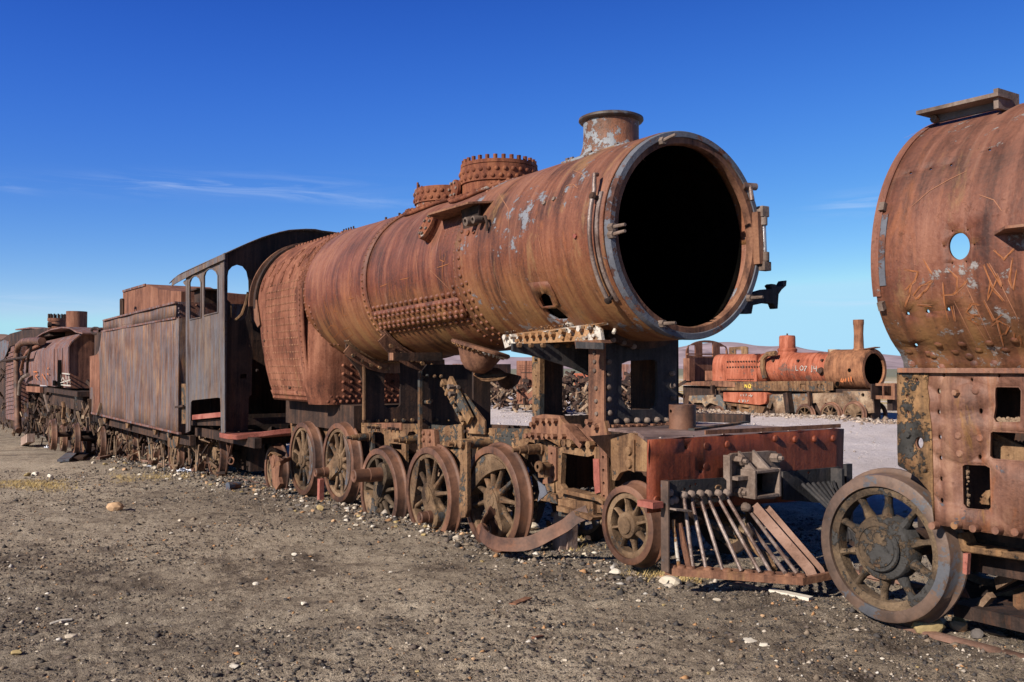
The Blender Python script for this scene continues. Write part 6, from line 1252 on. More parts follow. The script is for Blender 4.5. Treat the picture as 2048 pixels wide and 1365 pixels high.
# cab: arched spectacle plate and side
XCB = qx(1400, Yd)
yc0 = pX(1373, 712, XCB).y; yc1 = pX(1456, 712, XCB).y; W_ = yc1-yc0; ymid = (yc0+yc1)/2
zt_ = zz_(1415, 680, Yd); zs_ = zz_(1375, 705, Yd)
arch = [(yc0, 1.12)]+[(ymid-W_/2*math.cos(a), zs_+(zt_-zs_)*math.sin(a)) for a in np.linspace(0, PI, 16)]+[(yc1, 1.12)]
def rec(x0_, y0_, x1_, y1_): a = pX(x0_, y1_, XCB); c = pX(x1_, y0_, XCB); return [(a.y, a.z), (c.y, a.z), (c.y, c.z), (a.y, c.z)]
CB = plateX('cab_front', 'dark', arch, XCB, .06, [rec(1378, 691, 1391, 711), rec(1405, 686, 1426, 713), rec(1440, 694, 1453, 712), rec(1410, 742, 1434, 761.5)], D, px=False)
CB.data.materials[0] = MT['brown']
MB().box((XCB+.05, yc0-.05, zs_-.12), (XCB+.12, yc1, zs_-.06)).build('cab_ledge', 'brown', CB)
MB().bar(pX(1378, 762, XCB+.15), pX(1378, 717, XCB+.15), .3, .35).build('cab_post', 'brown', CB)
MB().box((XCB-1.6, yc1-.2, 1.15), (XCB-.05, yc1-.1, 1.9)).build('cab_side', 'brown', CB)
a = pY(1458, 697, 28.6); c = pY(1494, 710, 28.6); 
plateY('cab_wing', 'frame', [(1458, 695), (1490, 693), (1495, 695), (1495, 712), (1458, 712)], 28.6, .05, [[(1471, 700), (1482, 700), (1483, 710), (1471, 710)]], D)

# ================================================================ derelict stock glimpsed behind the frames
def wagon(name, label, cat, x0, x1, yt, yb_, Y, depth, mat, holes=(), under=True, wheels=()):
    a = pY(x0, yb_, Y); c = pY(x1, yt, Y); T = thing(name, label, cat, ((a.x+c.x)/2, Y+depth/2, 0))
    plateY('side_panel', mat, [(x0, yb_), (x0, yt), (x1, yt), (x1, yb_)], Y, .04, holes, T)
    MB().box((a.x+.01, Y+.05, a.z), (c.x-.01, Y+depth, c.z-.01)).build('body', 'dark', T)
    MB().box((a.x-.2, Y+.1, a.z-.14), (c.x+.2, Y+depth, a.z)).build('sole_bar', 'bgframe', T)
    for wx in wheels:
        p = pY(wx, 820, Y); wheel(T, p.x, .34, Y+.1, .34, 8, mats=('wheel', 'tyre'), hub=.3); wheel(T, p.x, .34, Y+1.2, .34, 8, side=-1, mats=('wheel', 'dark'), hub=.3)
    if under:
        b = MB(); r = random.Random(int(x0))
        for k in range(60): p = Vector((r.uniform(a.x, c.x), r.uniform(Y-.1, Y+.6), r.uniform(.2, a.z-.05))); d = Vector((r.uniform(-.4, .4), r.uniform(-.1, .1), r.uniform(-.3, .3))); b.bar(p, p+d, r.uniform(.03, .14), r.uniform(.03, .14))
        stuff(b.build('running_gear', 'bgframe', T))
    return T
wagon('derelict_tender', 'small red-brown tank body glimpsed through the window of the front saddle plate', 'tender', 1236, 1306, 729, 766, 27.0, 1.3, 'tank_brown', wheels=(1262, 1288))
wagon('derelict_tender', 'faded red wagon glimpsed between the third stay plate and the saddle strip', 'tender', 1148, 1176, 747, 770, 27.5, 1.4, 'red_boiler', wheels=(1160,))
wagon('boxcar', 'dark wagon body seen in the gap right of the riveted stay plates', 'wagon', 905, 955, 728, 775, 24.0, 2, 'tank_brown', wheels=(920, 945))
FBX = wagon('firebox_wreck', 'upright rusty riveted firebox casing seen behind the bowl-shaped steam chest', 'firebox', 1033, 1068, 722, 808, 20.0, 1.4, 'brown', under=False)
for (x, y, w_, h_) in ((1041, 755, 1.2, 50), (1051, 722, 1.0, 52), (1042, 745, 24, 1.4), (1042, 776, 26, 1.4)): plateY('seam', 'dark', [(x, y), (x+w_, y), (x+w_, y+h_), (x, y+h_)], 19.98, .02, parent=FBX)
b = MB()
for k in range(9):
    for j in range(3): b.rivet(pY(1038+k*3.2, 731+j*4, 19.99), (0, -1, 0), .02, .02, 5)
for k in range(14): b.rivet(pY(1036, 748+k*4, 19.99), (0, -1, 0), .02, .02, 5)
stuff(b.build('rivets', 'brown', FBX, smooth=60))
b = MB(); r = random.Random(12)
JK = thing('scrap_heap', 'low line of tangled pale rusty scrap and axles on the ground behind the big locomotive', 'scrap', (-30, 22, 0))
for k in range(420):
    x = r.uniform(880, 1340); y = r.uniform(770, 822); Y = r.uniform(19, 25); p = pY(x, y, Y); d = Vector((r.uniform(-.5, .5), r.uniform(-.2, .2), r.uniform(-.35, .3))); b.bar(p, p+d, r.uniform(.03, .11), r.uniform(.03, .10))
stuff(b.build('scrap_pieces', 'bgframe', JK)); b = MB()
for k in range(700):
    x = r.uniform(880, 1345); y = r.uniform(752, 818); Y = r.uniform(19.5, 26); p = pY(x, y, Y); d = Vector((r.uniform(-.7, .7), r.uniform(-.2, .2), r.uniform(-.45, .3))); b.bar(p, p+d, r.uniform(.03, .16), r.uniform(.03, .14))
stuff(b.build('dark_scrap_pieces', 'dark', JK))
# ================================================================ ground, hills
rng = np.random.default_rng(11)
LAT = rng.random((512, 512)).astype(np.float64)
def vnoise(x, y):
    xi = np.floor(x).astype(int); yi = np.floor(y).astype(int); fx = x-xi; fy = y-yi; fx = fx*fx*(3-2*fx); fy = fy*fy*(3-2*fy)
    a = LAT[xi % 512, yi % 512]; b = LAT[(xi+1) % 512, yi % 512]; c = LAT[xi % 512, (yi+1) % 512]; d = LAT[(xi+1) % 512, (yi+1) % 512]
    return a*(1-fx)*(1-fy)+b*fx*(1-fy)+c*(1-fx)*fy+d*fx*fy-.5
def gh(X, Y, fine=True):
    X = np.asarray(X, float); Y = np.asarray(Y, float)
    g = np.interp(X, [-60, -37, -30, -26, -21.5, -16.5, -12, -9.5, -7, -5.6, -4.6, -3.4, 3], [-1.6, -1.15, -.80, -.60, -.40, -.20, -.03, .03, .06, .16, .22, .25, .25])
    w = np.clip((Y-7)/9, 0, 1); w = w*w*(3-2*w); far_ = np.clip((-X-70)/60, 0, 1)
    g = g*(1-w)*(1-far_) + .0
    near = np.exp(-((Y-4.45)/.35)**2)*np.clip((-3.0-X)/2, 0, 1)*np.clip((X+40)/10, 0, 1)
    g = g+near*(.02+.05*vnoise(X*1.3+9, Y*.9))
    R = np.hypot(X, Y); amp = np.clip(1.4-R/120, .0, 1)
    g = g+amp*(.10*vnoise(X*.35, Y*.35)+.045*vnoise(X*1.1+30, Y*1.1)+.022*vnoise(X*3.1+7, Y*3.1))
    if fine:
        q_ = X*.83-Y*.55; p_ = X*.55+Y*.83; g = g+amp*np.clip(1.2-R/25, 0, 1)*(.024*vnoise(q_*9+3, p_*6)+.020*vnoise(q_*22, p_*13)+.012*vnoise(q_*55, p_*40))
        g = g-amp*np.clip(1.2-R/25, 0, 1)*.030*np.clip(vnoise(q_*13+50, p_*7+9)-.22, 0, 1)*4*.3
    return g
def mesh_np(name, co, quads):
    me = bpy.data.meshes.new(name); k = quads.shape[1]
    me.vertices.add(len(co)); me.vertices.foreach_set('co', co.astype(np.float32).ravel())
    me.loops.add(quads.size); me.loops.foreach_set('vertex_index', quads.astype(np.int32).ravel())
    me.polygons.add(len(quads)); me.polygons.foreach_set('loop_start', np.arange(0, quads.size, k, dtype=np.int32)); me.polygons.foreach_set('loop_total', np.full(len(quads), k, dtype=np.int32))
    me.update(calc_edges=True); me.validate(); return me
az0 = math.atan2(F0.y, F0.x)
ang = np.concatenate([np.linspace(-PI, -.62, 60, endpoint=False), np.linspace(-.62, .62, 760, endpoint=False), np.linspace(.62, PI, 60, endpoint=False)])
rad = np.concatenate([[.02, .5, 1.2, 2.0], np.geomspace(2.6, 26, 430), np.geomspace(27, 9000, 90)])
A, RD = np.meshgrid(ang, rad); XX = RD*np.cos(az0-A); YY = RD*np.sin(az0-A); ZZ = gh(XX, YY)
co = np.stack([XX, YY, ZZ], -1).reshape(-1, 3); na = len(ang); nr = len(rad)
I = np.arange(nr-1)[:, None]*na; J = np.arange(na)[None, :]; J2 = (J+1) % na
q = np.stack([I+J, I+J2, I+na+J2, I+na+J], -1).reshape(-1, 4)
# ground material: dark cinders and silt near the track, pale salt flat behind, straw patches
n = NB('ground_soil'); P_ = n.map((1, 1, 1)); sep = n.t.nodes.new('ShaderNodeSeparateXYZ'); n.L(n.g.outputs['Position'], sep.inputs[0]); px_, py_ = sep.outputs[0], sep.outputs[1]
big = n.noise(P_, .38, 6, .6, .6); mid_ = n.noise(P_, 1.9, 9, .68, .4); sm = n.noise(n.map((1, 1, 1)), 9, 8, .78); gr_ = n.noise(P_, 75, 5, .75); gr2 = n.noise(P_, 260, 3, .7)
v = n.math('ADD', n.math('ADD', n.math('MULTIPLY', big, .30), n.math('MULTIPLY', mid_, .30)), n.math('ADD', n.math('MULTIPLY', sm, .22), n.math('MULTIPLY', gr_, .18)))
dr = n.noise(n.map((.45, 1.9, 1), 70), 1.0, 7, .66, .5); v = n.math('ADD', v, n.math('MULTIPLY', n.math('SUBTRACT', dr, .5), .22))
col = n.ramp(v, [(.36, (.080, .060, .048)), (.43, (.27, .205, .155)), (.485, (.57, .450, .335)), (.60, (.76, .62, .47))])
for (gx, gy, sx2, am) in ((100, 1310, 1.5, .55), (-60, 1180, 1.4, .5), (420, 1000, 1.7, .45), (560, 1360, .6, .4), (900, 1340, .5, .3)):
    q_ = pZ(gx, gy, .0); dd = n.t.nodes.new('ShaderNodeVectorMath'); dd.operation = 'DISTANCE'; n.L(P_, dd.inputs[0]); dd.inputs[1].default_value = (q_.x, q_.y, 0)
    m_ = n.math('MULTIPLY', n.rng(n.math('ADD', dd.outputs['Value'], n.math('MULTIPLY', mid_, 1.6)), sx2*.5+.8, sx2*1.5+.8, 1, 0), n.rng(sm, .38, .58, 1.0, .35)); col = n.mix(n.math('MULTIPLY', m_, am), col, (.075, .055, .046))
hol = n.rng(n.noise(n.map((1, 1, 1), 40), 17, 7, .75), .53, .61); col = n.mix(n.math('MULTIPLY', hol, .62), col, (.055, .043, .038))
spk = n.rng(gr2, .60, .70); col = n.mix(n.math('MULTIPLY', spk, .7), col, (.62, .54, .46))
spd = n.rng(n.noise(P_, 150, 3, .7), .50, .58); col = n.mix(n.math('MULTIPLY', spd, .75), col, (.028, .024, .023))
# dark cinder belt along the track
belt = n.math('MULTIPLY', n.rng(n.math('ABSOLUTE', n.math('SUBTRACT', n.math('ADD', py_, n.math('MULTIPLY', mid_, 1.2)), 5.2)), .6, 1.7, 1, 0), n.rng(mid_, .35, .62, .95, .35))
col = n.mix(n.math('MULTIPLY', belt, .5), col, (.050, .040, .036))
pale = n.rng(n.math('ADD', py_, n.math('MULTIPLY', mid_, 1.6)), 9.4, 11.2)  # pale colour set back so the engine's shadow area is coloured darker
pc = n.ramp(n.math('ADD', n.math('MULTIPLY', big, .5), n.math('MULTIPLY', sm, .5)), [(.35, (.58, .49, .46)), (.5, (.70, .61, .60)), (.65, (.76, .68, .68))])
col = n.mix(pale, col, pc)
st = n.math('MULTIPLY', n.rng(n.noise(n.map((.12, .3, 1)), 1.0, 8, .7, .6), .40, .52), n.rng(py_, 29, 36)); col = n.mix(st, col, (.50, .36, .16))
olive = n.rng(n.math('ADD', py_, n.math('MULTIPLY', big, 60)), 130, 200); col = n.mix(n.math('MULTIPLY', olive, .85), col, (.16, .17, .13))
n.L(col, n.b.inputs['Base Color']); n.b.inputs['Roughness'].default_value = .95; n.b.inputs['Specular IOR Level'].default_value = .1
hb_ = n.math('ADD', n.math('MULTIPLY', sm, .5), n.math('ADD', n.math('MULTIPLY', gr_, .35), n.math('MULTIPLY', gr2, .15)))
n.L(n.bump(hb_, 1.0, .07), n.b.inputs['Normal'])
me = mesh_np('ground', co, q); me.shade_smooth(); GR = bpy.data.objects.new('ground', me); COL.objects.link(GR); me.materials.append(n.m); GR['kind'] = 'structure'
# hills
def hills(name, prof_px, dist, depth, seed, colr):
    dirs = [sky_dir(x, y) for x, y in prof_px]; azs = np.array([d[0] for d in dirs]); els = np.array([d[1] for d in dirs]); o = np.argsort(azs); azs = azs[o]; els = els[o]
    aa = np.linspace(azs[0], azs[-1], 360); hh = np.interp(aa, azs, els); k_ = np.hanning(9); k_ /= k_.sum(); hh = np.convolve(np.pad(hh, 4, 'edge'), k_, 'valid')
    ts = np.linspace(0, 1, 26); Aa, T = np.meshgrid(aa, ts); Rr_ = dist-depth*(1-T)
    pk = dist*np.tan(hh)+CAMZ; f = T**1.5
    X = Rr_*np.cos(Aa); Y = Rr_*np.sin(Aa); g_ = (vnoise(X/260+seed, Y/260)+.5*vnoise(X/110, Y/110+seed)+.3*vnoise(X/45, Y/45))
    Z = pk*f + g_*pk*.55*np.sin(PI*T)*1.0 + pk*.04*vnoise(X/60, Y/60)
    Z2 = Z[::-1]*.9; 
    co = np.stack([X, Y, Z], -1).reshape(-1, 3); na_ = len(aa); I = np.arange(len(ts)-1)[:, None]*na_; J = np.arange(na_-1)[None, :]
    me = mesh_np(name, co, np.stack([I+J, I+J+1, I+na_+J+1, I+na_+J], -1).reshape(-1, 4)); me.shade_smooth()
    h = NB(name+'_soil'); Ph = h.map((.004, .004, .004)); vv = h.noise(Ph, 1.5, 8, .65, .5)
    h.L(h.ramp(vv, [(.35, tuple(c*.72 for c in colr)), (.5, colr), (.65, tuple(min(1, c*1.22) for c in colr))]), h.b.inputs['Base Color']); h.b.inputs['Roughness'].default_value = 1; h.b.inputs['Specular IOR Level'].default_value = 0
    me.materials.append(h.m); ob = bpy.data.objects.new(name, me); COL.objects.link(ob); ob['kind'] = 'structure'
hills('hills', [(700, 700), (860, 706), (930, 709), (1000, 714), (1160, 716), (1240, 712), (1320, 704), (1380, 690), (1440, 684), (1475, 685), (1510, 692), (1545, 693), (1585, 691), (1612, 698), (1650, 704), (1700, 708), (1760, 708), (1800, 712), (1860, 716), (2000, 720), (2200, 726)], 4200, 1900, 3, (.35, .27, .30))
hills('hills', [(-300, 690), (-120, 676), (-30, 666), (0, 662), (14, 658), (32, 662), (60, 672), (110, 690), (200, 716), (330, 726)], 5200, 2000, 8, (.25, .16, .13))
def gz(X, Y): return float(gh(np.array([X]), np.array([Y]))[0])
def on_ground(x, y):
    z = 0.0
    for _ in range(12): p = pZ(x, y, z); z = gz(p.x, p.y)
    return Vector((p.x, p.y, z))
# ================================================================ gravel and rubble (uncountable)
def scatter(name, X, Y, S, pal, wts, squash=(.35, .8), up=.15, seed=1, sharp=True):
    g = np.random.default_rng(seed); N = len(X); Z = gh(X, Y)
    base = np.array([(1, 0, 0), (-1, 0, 0), (0, 1, 0), (0, -1, 0), (0, 0, 1), (0, 0, -1)], float)
    v = base[None]*(1+g.uniform(-.35, .35, (N, 6, 1)))+g.uniform(-.28, .28, (N, 6, 3))
    v[:, :, 2] *= g.uniform(*squash, (N, 1)); th = g.uniform(0, 2*PI, N); c, s = np.cos(th), np.sin(th); el = g.uniform(.6, 1, (N, 1)); v[:, :, 0] *= el
    x = v[:, :, 0]*c[:, None]-v[:, :, 1]*s[:, None]; y = v[:, :, 0]*s[:, None]+v[:, :, 1]*c[:, None]; v = np.stack([x, y, v[:, :, 2]], -1)*S[:, None, None]
    v += np.stack([X, Y, Z+S*up], -1)[:, None, :]
    f = np.array([(0, 2, 4), (2, 1, 4), (1, 3, 4), (3, 0, 4), (2, 0, 5), (1, 2, 5), (3, 1, 5), (0, 3, 5)])
    F_ = (f[None]+(np.arange(N)*6)[:, None, None]).reshape(-1, 3)
    me = mesh_np(name, v.reshape(-1, 3), F_); pal = np.array(pal); k = g.choice(len(pal), N, p=np.array(wts)/sum(wts)); cc = pal[k]*g.uniform(.7, 1.25, (N, 1))
    at = me.color_attributes.new('Col', 'FLOAT_COLOR', 'POINT'); at.data.foreach_set('color', np.concatenate([np.repeat(np.clip(cc, 0, 1), 6, 0), np.ones((N*6, 1))], 1).astype(np.float32).ravel())
    h = NB(name+'_stone'); a = h.t.nodes.new('ShaderNodeAttribute'); a.attribute_name = 'Col'; nn_ = h.noise(h.map((1, 1, 1)), 90, 4, .7); h.L(h.mix(h.math('MULTIPLY', nn_, .5), a.outputs['Color'], (.09, .075, .065)), h.b.inputs['Base Color']); h.b.inputs['Roughness'].default_value = .9; h.b.inputs['Specular IOR Level'].default_value = .2
    me.materials.append(h.m); o = bpy.data.objects.new(name, me); COL.objects.link(o); o['kind'] = 'stuff'; return o
PAL = [(.045, .04, .04), (.12, .09, .075), (.24, .18, .13), (.50, .42, .34), (.62, .56, .50), (.42, .22, .10)]
N = 130000; g = np.random.default_rng(5)
r = 3.0*np.exp(g.random(N)**.85*math.log(22/3.0)); a = az0-g.uniform(-.60, .60, N); X = r*np.cos(a); Y = r*np.sin(a)
dens = vnoise(X*1.3, Y*1.3)+.6*vnoise(X*3.7, Y*3.7)+.5; keep = (g.random(N) < np.clip(dens*1.3, .15, 1)) & (Y < 8.5)
X, Y, r = X[keep], Y[keep], r[keep]; S = np.clip(g.lognormal(math.log(.0048), .5, len(X)), .002, .02)*(1+r/14)
scatter('gravel', X, Y, S, PAL, (.48, .28, .15, .045, .008, .03), seed=6)
# rubble belt along the wheels
N = 11000; X = g.uniform(-30, -1.2, N); Y = 4.50+g.normal(0, .24, N); Y = np.where(g.random(N) < .35, g.uniform(4.4, 6.2, N), Y); S = np.clip(g.lognormal(math.log(.013), .55, N), .006, .05)*np.where(X > -4.5, .6, 1); kx = (X < -4.6) | (g.random(N) < .5); X, Y, S = X[kx], Y[kx], S[kx]
scatter('rubble', X, Y, S, PAL, (.34, .24, .18, .12, .025, .08), seed=8, up=.25)
N = 3500; X = g.uniform(-34, -17, N); Y = 26.0+g.normal(0, .5, N); S = np.clip(g.lognormal(math.log(.035), .55, N), .012, .12)
scatter('rubble', X, Y, S, [(.38, .27, .20), (.50, .40, .33), (.22, .15, .11)], (.4, .4, .2), seed=9, up=.3)
N = 1500; X = g.uniform(-34, -3, N); Y = g.uniform(6.5, 24, N); S = np.clip(g.lognormal(math.log(.025), .5, N), .01, .1)
scatter('rubble', X, Y, S, [(.40, .33, .30), (.52, .45, .42), (.30, .24, .2)], (.4, .4, .2), seed=19, up=.2)
# dry grass tufts
def grass(name, spots, mat='straw', seed=1):
    r = random.Random(seed); b = MB()
    for (x, y, rx, ry, k) in spots:
        for _ in range(k):
            p = on_ground_fast(x+r.gauss(0, rx), y+r.gauss(0, ry))
            for _ in range(5):
                a = r.uniform(0, 2*PI); l = r.uniform(.02, .07); q = p+Vector((r.uniform(-.03, .03), r.uniform(-.03, .03), 0)); w = Vector((math.cos(a+1.57), math.sin(a+1.57), 0))*.0035; t = q+Vector((math.cos(a)*l*.7, math.sin(a)*l*.7, l*.8)); b.add([q-w, q+w, t], [(0, 1, 2)])
    return stuff(b.build(name, mat, None, smooth=0))
def on_ground_fast(x, y):
    z = 0.0
    for _ in range(4): p = pZ(x, y, z); z = gz(p.x, p.y)
    return Vector((p.x, p.y, z))
grass('dry_grass', [(30, 968, 40, 5, 260), (95, 972, 28, 6, 240), (245, 958, 16, 5, 70), (310, 955, 18, 4, 90), (372, 955, 6, 4, 30), (690, 990, 40, 6, 60), (1320, 1150, 30, 7, 90), (1370, 1160, 20, 6, 60), (1150, 1090, 30, 10, 60)])
# ================================================================ rocks that can be told apart
def rock_mesh(seed, s, squash=.6):
    r = random.Random(seed); bm = bmesh.new(); bmesh.ops.create_icosphere(bm, subdivisions=2, radius=1)
    cuts = [(Vector((r.gauss(0, 1), r.gauss(0, 1), r.gauss(0, 1))).normalized(), r.uniform(.45, .8)) for _ in range(9)]
    for v in bm.verts:
        for n_, d in cuts:
            e = v.co.dot(n_)-d
            if e > 0: v.co -= n_*e*.92
        v.co += Vector((r.gauss(0, .03), r.gauss(0, .03), r.gauss(0, .03))); v.co.z *= squash; v.co *= s
    me = bpy.data.meshes.new('rock'); bm.to_mesh(me); bm.free(); return me
def rock(x, y, w_px, mat, label=None, seed=1, squash=.6, group='stones lying about on the cinders', name='rock', me=None, emb=.25):
    p = on_ground(x, y); d = (p-CP).dot(FW); s = w_px/2*d/FOC*1.1
    if me is None: me = rock_mesh(seed, 1, squash); me.materials.append(MT[mat])
    o = bpy.data.objects.new(name, me); COL.objects.link(o); o.scale = (s, s*.85, s); o.rotation_euler = (0, 0, seed*1.7); o.location = p+Vector((0, 0, s*squash*(1-emb)*.75))
    o['label'] = label; o['category'] = 'rock'
    if group: o['group'] = group
    return o
for x, y, w, m_, lab, sq in ((233, 1021, 36, 'stone_o', 'orange and white broken rock lying alone on the dark ground at left', .7),
    (1228, 1149, 27, 'stone_w', 'bright white rock left of the pilot, in front of the small wheel', .55),
    (1342, 1170, 46, 'stone', 'flat beige rock at the left corner of the pilot base bar', .5),
    (1852, 1264, 66, 'stone_y', 'jagged ochre rock wedged at the foot of the large front wheel', .75),
    (1880, 1252, 34, 'stone', 'grey rock behind the ochre rock, under the flange of the large front wheel', .8),
    (1922, 1264, 42, 'stone_o', 'smooth orange rock just right of the jagged ochre rock', .6),
    (1950, 1274, 34, 'stone_d', 'dark rock touching the right side of the smooth orange rock', .6),
    (1918, 1250, 30, 'stone_y', 'brown rock behind the smooth orange rock', .7),
    (1992, 1272, 44, 'stone_d', 'flat brown slab of rock near the right edge, in front of the shadow', .35),
    (1262, 1160, 22, 'stone_d', 'dark blue-grey rock between the white rock and the beige rock', .6),
    (72, 952, 18, 'stone_w', 'white rock at the far left beside the straw coloured grass', .6),
    (54, 953, 16, 'stone_y', 'ochre rock at the far left edge of the straw coloured grass', .6),
    (101, 955, 13, 'stone_w', 'small white rock right of the straw grass patch at far left', .7),
    (915, 1080, 22, 'stone', 'pale rock at the foot of the wheel with the bent strap', .6),
    (1075, 1104, 26, 'stone', 'grey angular rock in front of the bent strap', .6),
    (1112, 1099, 20, 'stone_y', 'ochre rock touching the bent strap near the wooden post', .8),
    (1240, 1182, 20, 'stone_y', 'mossy brown clod on the cinders in front of the small wheel', .35),
    (1497, 1282, 40, 'stone_w', 'thin white bone-like flat stone in the foreground right of centre', .12),
    (1528, 1293, 24, 'stone_w', 'small white stone just below the bone-like flat stone', .35),
    (588, 1113, 14, 'stone_w', 'white chip of stone in the middle of the foreground', .5),
    (470, 1335, 26, 'stone_w', 'white flat stone at the bottom edge of the ground', .3),
    (140, 1275, 30, 'stone', 'long flat pale stone in the left foreground', .25),
    (33, 1309, 28, 'stone_y', 'yellowish stone near the lower left corner', .35),
    (607, 1208, 16, 'stone_w', 'white stone in the foreground below the second driving wheel', .4),
    (512, 1170, 14, 'stone_w', 'small round white stone in the middle foreground', .5),
    (1434, 1203, 18, 'stone', 'pale stone in the foreground below the pilot', .4),
    (640, 1020, 16, 'stone_y', 'square ochre stone under the second driving wheel', .9),
    (1200, 1078, 30, 'stone_o', 'orange rock behind the bent strap and left of the small wheel', .5),
    (1065, 1062, 30, 'stone', 'pale rock behind the wheel with the bent strap', .6),
    (1188, 1060, 20, 'stone_w', 'white rock behind the wooden posts under the cylinder opening', .6)):
    rock(x, y, w, m_, lab, int(x+y), sq, None)
rs = random.Random(21); prot = []
for k in range(6): m_ = rock_mesh(100+k, 1, .55); m_.materials.append(MT[['stone', 'stone_w', 'stone_o', 'stone_y', 'stone', 'stone_d'][k]]); prot.append(m_)
CN = ['beige', 'white', 'orange-brown', 'ochre', 'pale', 'dark']; used = set()
def pebble(x, y, w, k, where, grp):
    i = rs.randrange(6); size = 'tiny' if w < 7.5 else ('small' if w < 11 else 'fist-sized')
    lab = '%s %s stone %s' % (size, CN[i], where)
    if lab in used or len(lab.replace('-', ' ').split()) > 16: return
    used.add(lab); rock(x, y, w, '', lab, k, .55, grp, me=prot[i])
MARK = [(575, 645, 'the driving wheel nearest the cab'), (645, 720, 'the second driving wheel from the cab'), (720, 815, 'the wheel with the longest protruding pin'), (815, 925, 'the wheel with a short hollow pin'), (925, 1090, 'the wheel with the bent strap'), (1090, 1205, 'the wooden posts'), (1205, 1310, 'the small front wheel')]
for k in range(160):
    x = rs.uniform(575, 1305); yl = 1000+(x-560)*.17; dy = rs.gauss(6, 12); m_ = [m for m in MARK if m[0] <= x < m[1]]
    if m_: pebble(x, yl+dy, rs.uniform(6, 15), k, ('at the foot of ' if dy < 8 else 'in front of ')+m_[0][2], 'small stones along the foot of the driving wheels')
COLS = ['far left', 'left', 'centre left', 'centre', 'centre right', 'right', 'far right']; ROWS = ['back', 'middle', 'front']
for k in range(110):
    x = rs.uniform(20, 2020); y = rs.uniform(1040, 1350)
    if x > 1000 and y < 1190: continue
    pebble(x, y, rs.uniform(5, 12), k+200, 'on bare cinders, %s of the photo, %s of the foreground' % (COLS[int(x/293)], ROWS[min(2, int((y-1040)/104))]), 'small stones on the bare foreground')
MK2 = [(180, 260, 'the rear of the tender'), (260, 340, 'the middle of the tender'), (340, 400, 'the gap between tender and cab'), (400, 470, 'the cab side'), (470, 560, 'the small wheel behind the driving wheels')]
for k in range(80):
    x = rs.uniform(180, 560); dy = rs.gauss(4, 9); m_ = [m for m in MK2 if m[0] <= x < m[1]]
    pebble(x, 915+(x-180)*.2+dy, rs.uniform(5, 13), k+400, ('right below ' if dy < 4 else 'a step in front of ')+m_[0][2], 'small stones below the tender and cab')
# ================================================================ rails, sleepers, litter
def rail(label, pts, lo=.12):
    b = MB(); V = []; sec = [(-.055, -lo), (.055, -lo), (.055, -lo+.012), (.01, -lo+.03), (.01, -.035), (.032, -.028), (.032, -.004), (.024, 0), (-.024, 0), (-.032, -.004), (-.032, -.028), (-.01, -.035), (-.01, -lo+.03), (-.055, -lo+.012)]
    for p in pts: V += [(p[0], p[1]+u, p[2]+w) for u, w in sec]
    k = len(sec); b.add(V, [(i*k+j, i*k+(j+1) % k, (i+1)*k+(j+1) % k, (i+1)*k+j) for i in range(len(pts)-1) for j in range(k)]+[tuple(range(k)), tuple(range(len(V)-1, len(V)-k-1, -1))])
    o = b.build('rail', 'rail', None); o['label'] = label; o['category'] = 'rail'; return o
rail('rusty rail half buried under the near wheels of the right-hand locomotive', [(-4.35, 4.66, .275), (1.0, 4.66, .29)])
rail('rail on the far side under the right-hand locomotive', [(-4.5, 5.66, .27), (1.0, 5.66, .29)])
rail('near rail under the tender and cab wheels', [(-13.0, 4.70, -.04), (-16.5, 4.70, -.17), (-21.5, 4.70, -.37), (-25.5, 4.70, -.54)], .10)
rail('far rail under the tender and cab wheels', [(-13.0, 5.72, -.04), (-16.5, 5.72, -.17), (-21.5, 5.72, -.37), (-25.5, 5.72, -.54)], .10)
def single(o, label, cat, group=None):
    o['label'] = label; o['category'] = cat
    if group: o['group'] = group
    return o
def post(name, x, y0, y1, w, dy, mat, label, lean=0):
    q = on_ground(x, y1); Y = q.y; p = pY(x+lean, y0, Y); b = MB(); b.bar(Vector((q.x, Y, q.z-.05)), p, w, dy, up=(0, 1, 0)); return single(b.build(name, mat, None, bevel=.006), label, 'wood block' if mat == 'wood' else 'scrap')
post('wood_post', 1121, 1026, 1100, .115, .12, 'wood', 'upright weathered wooden post under the open cylinder frame', 4)
post('wood_post', 1140, 1030, 1098, .07, .12, 'wood', 'narrower wooden post right behind the upright post under the cylinder frame', 2)
post('iron_post', 641, 958, 1000, .075, .07, 'pink', 'reddish iron post standing between the first two driving wheels', 1)
b = MB(); p = on_ground(1215, 1082); q = on_ground(1196, 1062); b.bar(p+Vector((0, 0, .05)), q+Vector((-.05, .1, .22)), .11, .06); single(b.build('plank', 'wood', None), 'grey plank leaning beside the small front wheel', 'plank')
p = on_ground(1542, 1186); q = on_ground(1622, 1203); single(MB().bar(p+Vector((0, 0, .01)), q+Vector((0, 0, .01)), .06, .03).build('board', 'stone_w', None), 'whitish ribbed board on the ground in the shadow edge of the pilot', 'board')
p = on_ground(126, 926); q = on_ground(146, 913); single(MB().bar(p+Vector((0, 0, .05)), q+Vector((0, 0, .1)), .25, .05).build('plank', 'ring', None), 'blue-grey plank end lying before the wheelsets at far left', 'plank')
p = on_ground(148, 922); q = on_ground(185, 905); single(MB().bar(p+Vector((0, 0, .05)), q+Vector((0, 0, .15)), .4, .06).build('plank', 'dark', None), 'black plank lying right of the blue-grey plank', 'plank')
p = on_ground(196, 921); q = on_ground(262, 908); single(MB().bar(p+Vector((0, 0, .05)), q+Vector((0, 0, .08)), .08, .06).build('iron_bar', 'rail', None), 'rusty bar lying on the ground below the rear of the tender', 'bar')
p = on_ground(455, 980); q = on_ground(480, 976); single(MB().cyl(p+Vector((0, 0, .05)), q+Vector((0, 0, .05)), .06, .05, 12).build('pipe_piece', 'ringband', None), 'dark blue-grey piece of pipe on the ground below the cab', 'pipe')
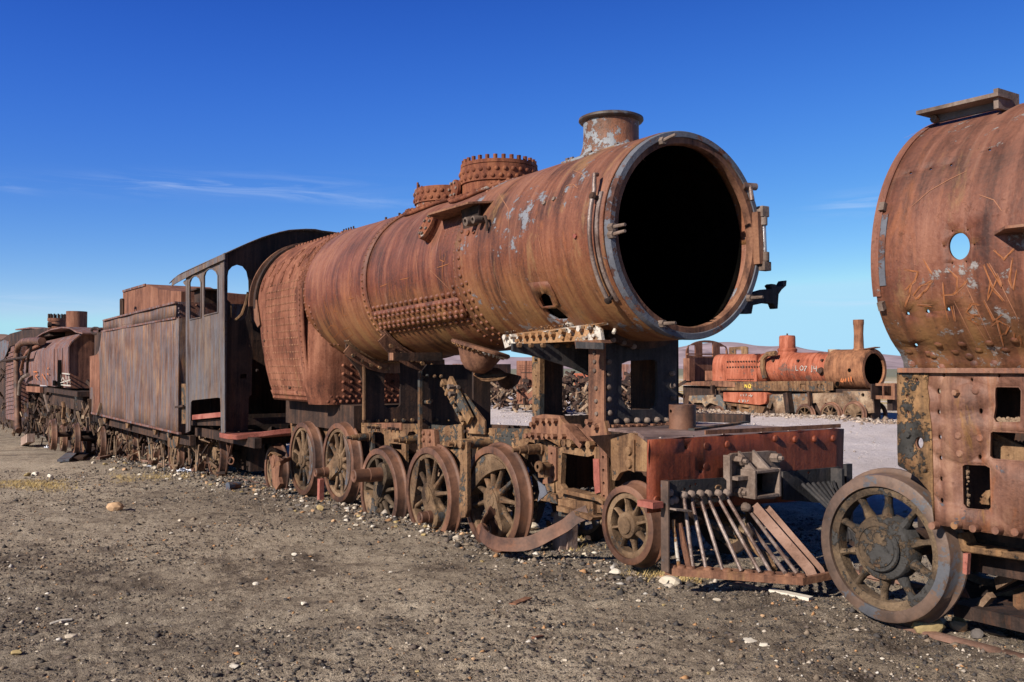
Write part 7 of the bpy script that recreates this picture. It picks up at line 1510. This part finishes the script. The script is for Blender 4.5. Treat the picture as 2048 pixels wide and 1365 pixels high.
p = on_ground(100, 1252); q = on_ground(144, 1243); single(MB().tube([p+Vector((0, 0, .01)), p.lerp(q, .5)+Vector((0, 0, .02)), q+Vector((0, 0, .012))], .008, 6).build('stick', 'stone_w', None), 'thin pale stick in the left foreground', 'stick')
p = on_ground(1025, 1207); q = on_ground(1058, 1203); single(MB().bar(p+Vector((0, 0, .012)), q+Vector((0, 0, .02)), .05, .008).build('scrap_piece', 'plate_brown', None), 'thin brown scrap of iron lying in the middle of the foreground', 'scrap')
p = on_ground(1066, 1280); q = on_ground(1085, 1277); single(MB().bar(p+Vector((0, 0, .01)), q+Vector((0, 0, .012)), .02, .01).build('scrap_piece', 'brown', None), 'small reddish scrap of iron low in the foreground', 'scrap')
def crumple(x, y, w_px, label, seed, mat='plastic', h=.5):
    p = on_ground(x, y); d = (p-CP).dot(FW); s = w_px/2*d/FOC; r = random.Random(seed); n_ = 7; V = []
    for i in range(n_):
        for j in range(n_): V.append(p+Vector(((i/(n_-1)-.5)*2*s+r.gauss(0, s*.12), (j/(n_-1)-.5)*2*s+r.gauss(0, s*.12), abs(r.gauss(0, s*h))*.7+.01)))
    b = MB(); b.add(V, [(i*n_+j, (i+1)*n_+j, (i+1)*n_+j+1, i*n_+j+1) for i in range(n_-1) for j in range(n_-1)]); return single(b.build('plastic_scrap', mat, None, smooth=0), label, 'litter')
crumple(367, 946, 24, 'crumpled white plastic on the ground below the gap between tender and cab', 3)
crumple(95, 897, 11, 'white and red scrap of litter at the foot of the far left wheelsets', 4)
crumple(410, 945, 16, 'white scrap of plastic just behind the cab wheel', 5)
crumple(298, 935, 9, 'blue-white scrap of plastic beside the tender wheel', 6)
crumple(1495, 1282-2, 30, 'flat white torn scrap in the right foreground', 8, h=.1) if 0 else None
# sleeper and sheet pieces in front of the red locomotive
p = pZ(1365, 836, .1); q = pZ(1495, 838, .1)
T = single(MB().bar(pZ(1360, 834, .2), pZ(1496, 838, .2), .5, .25).build('iron_girder', 'dark', None), 'long dark girder lying on the ground in front of the red locomotive', 'girder')
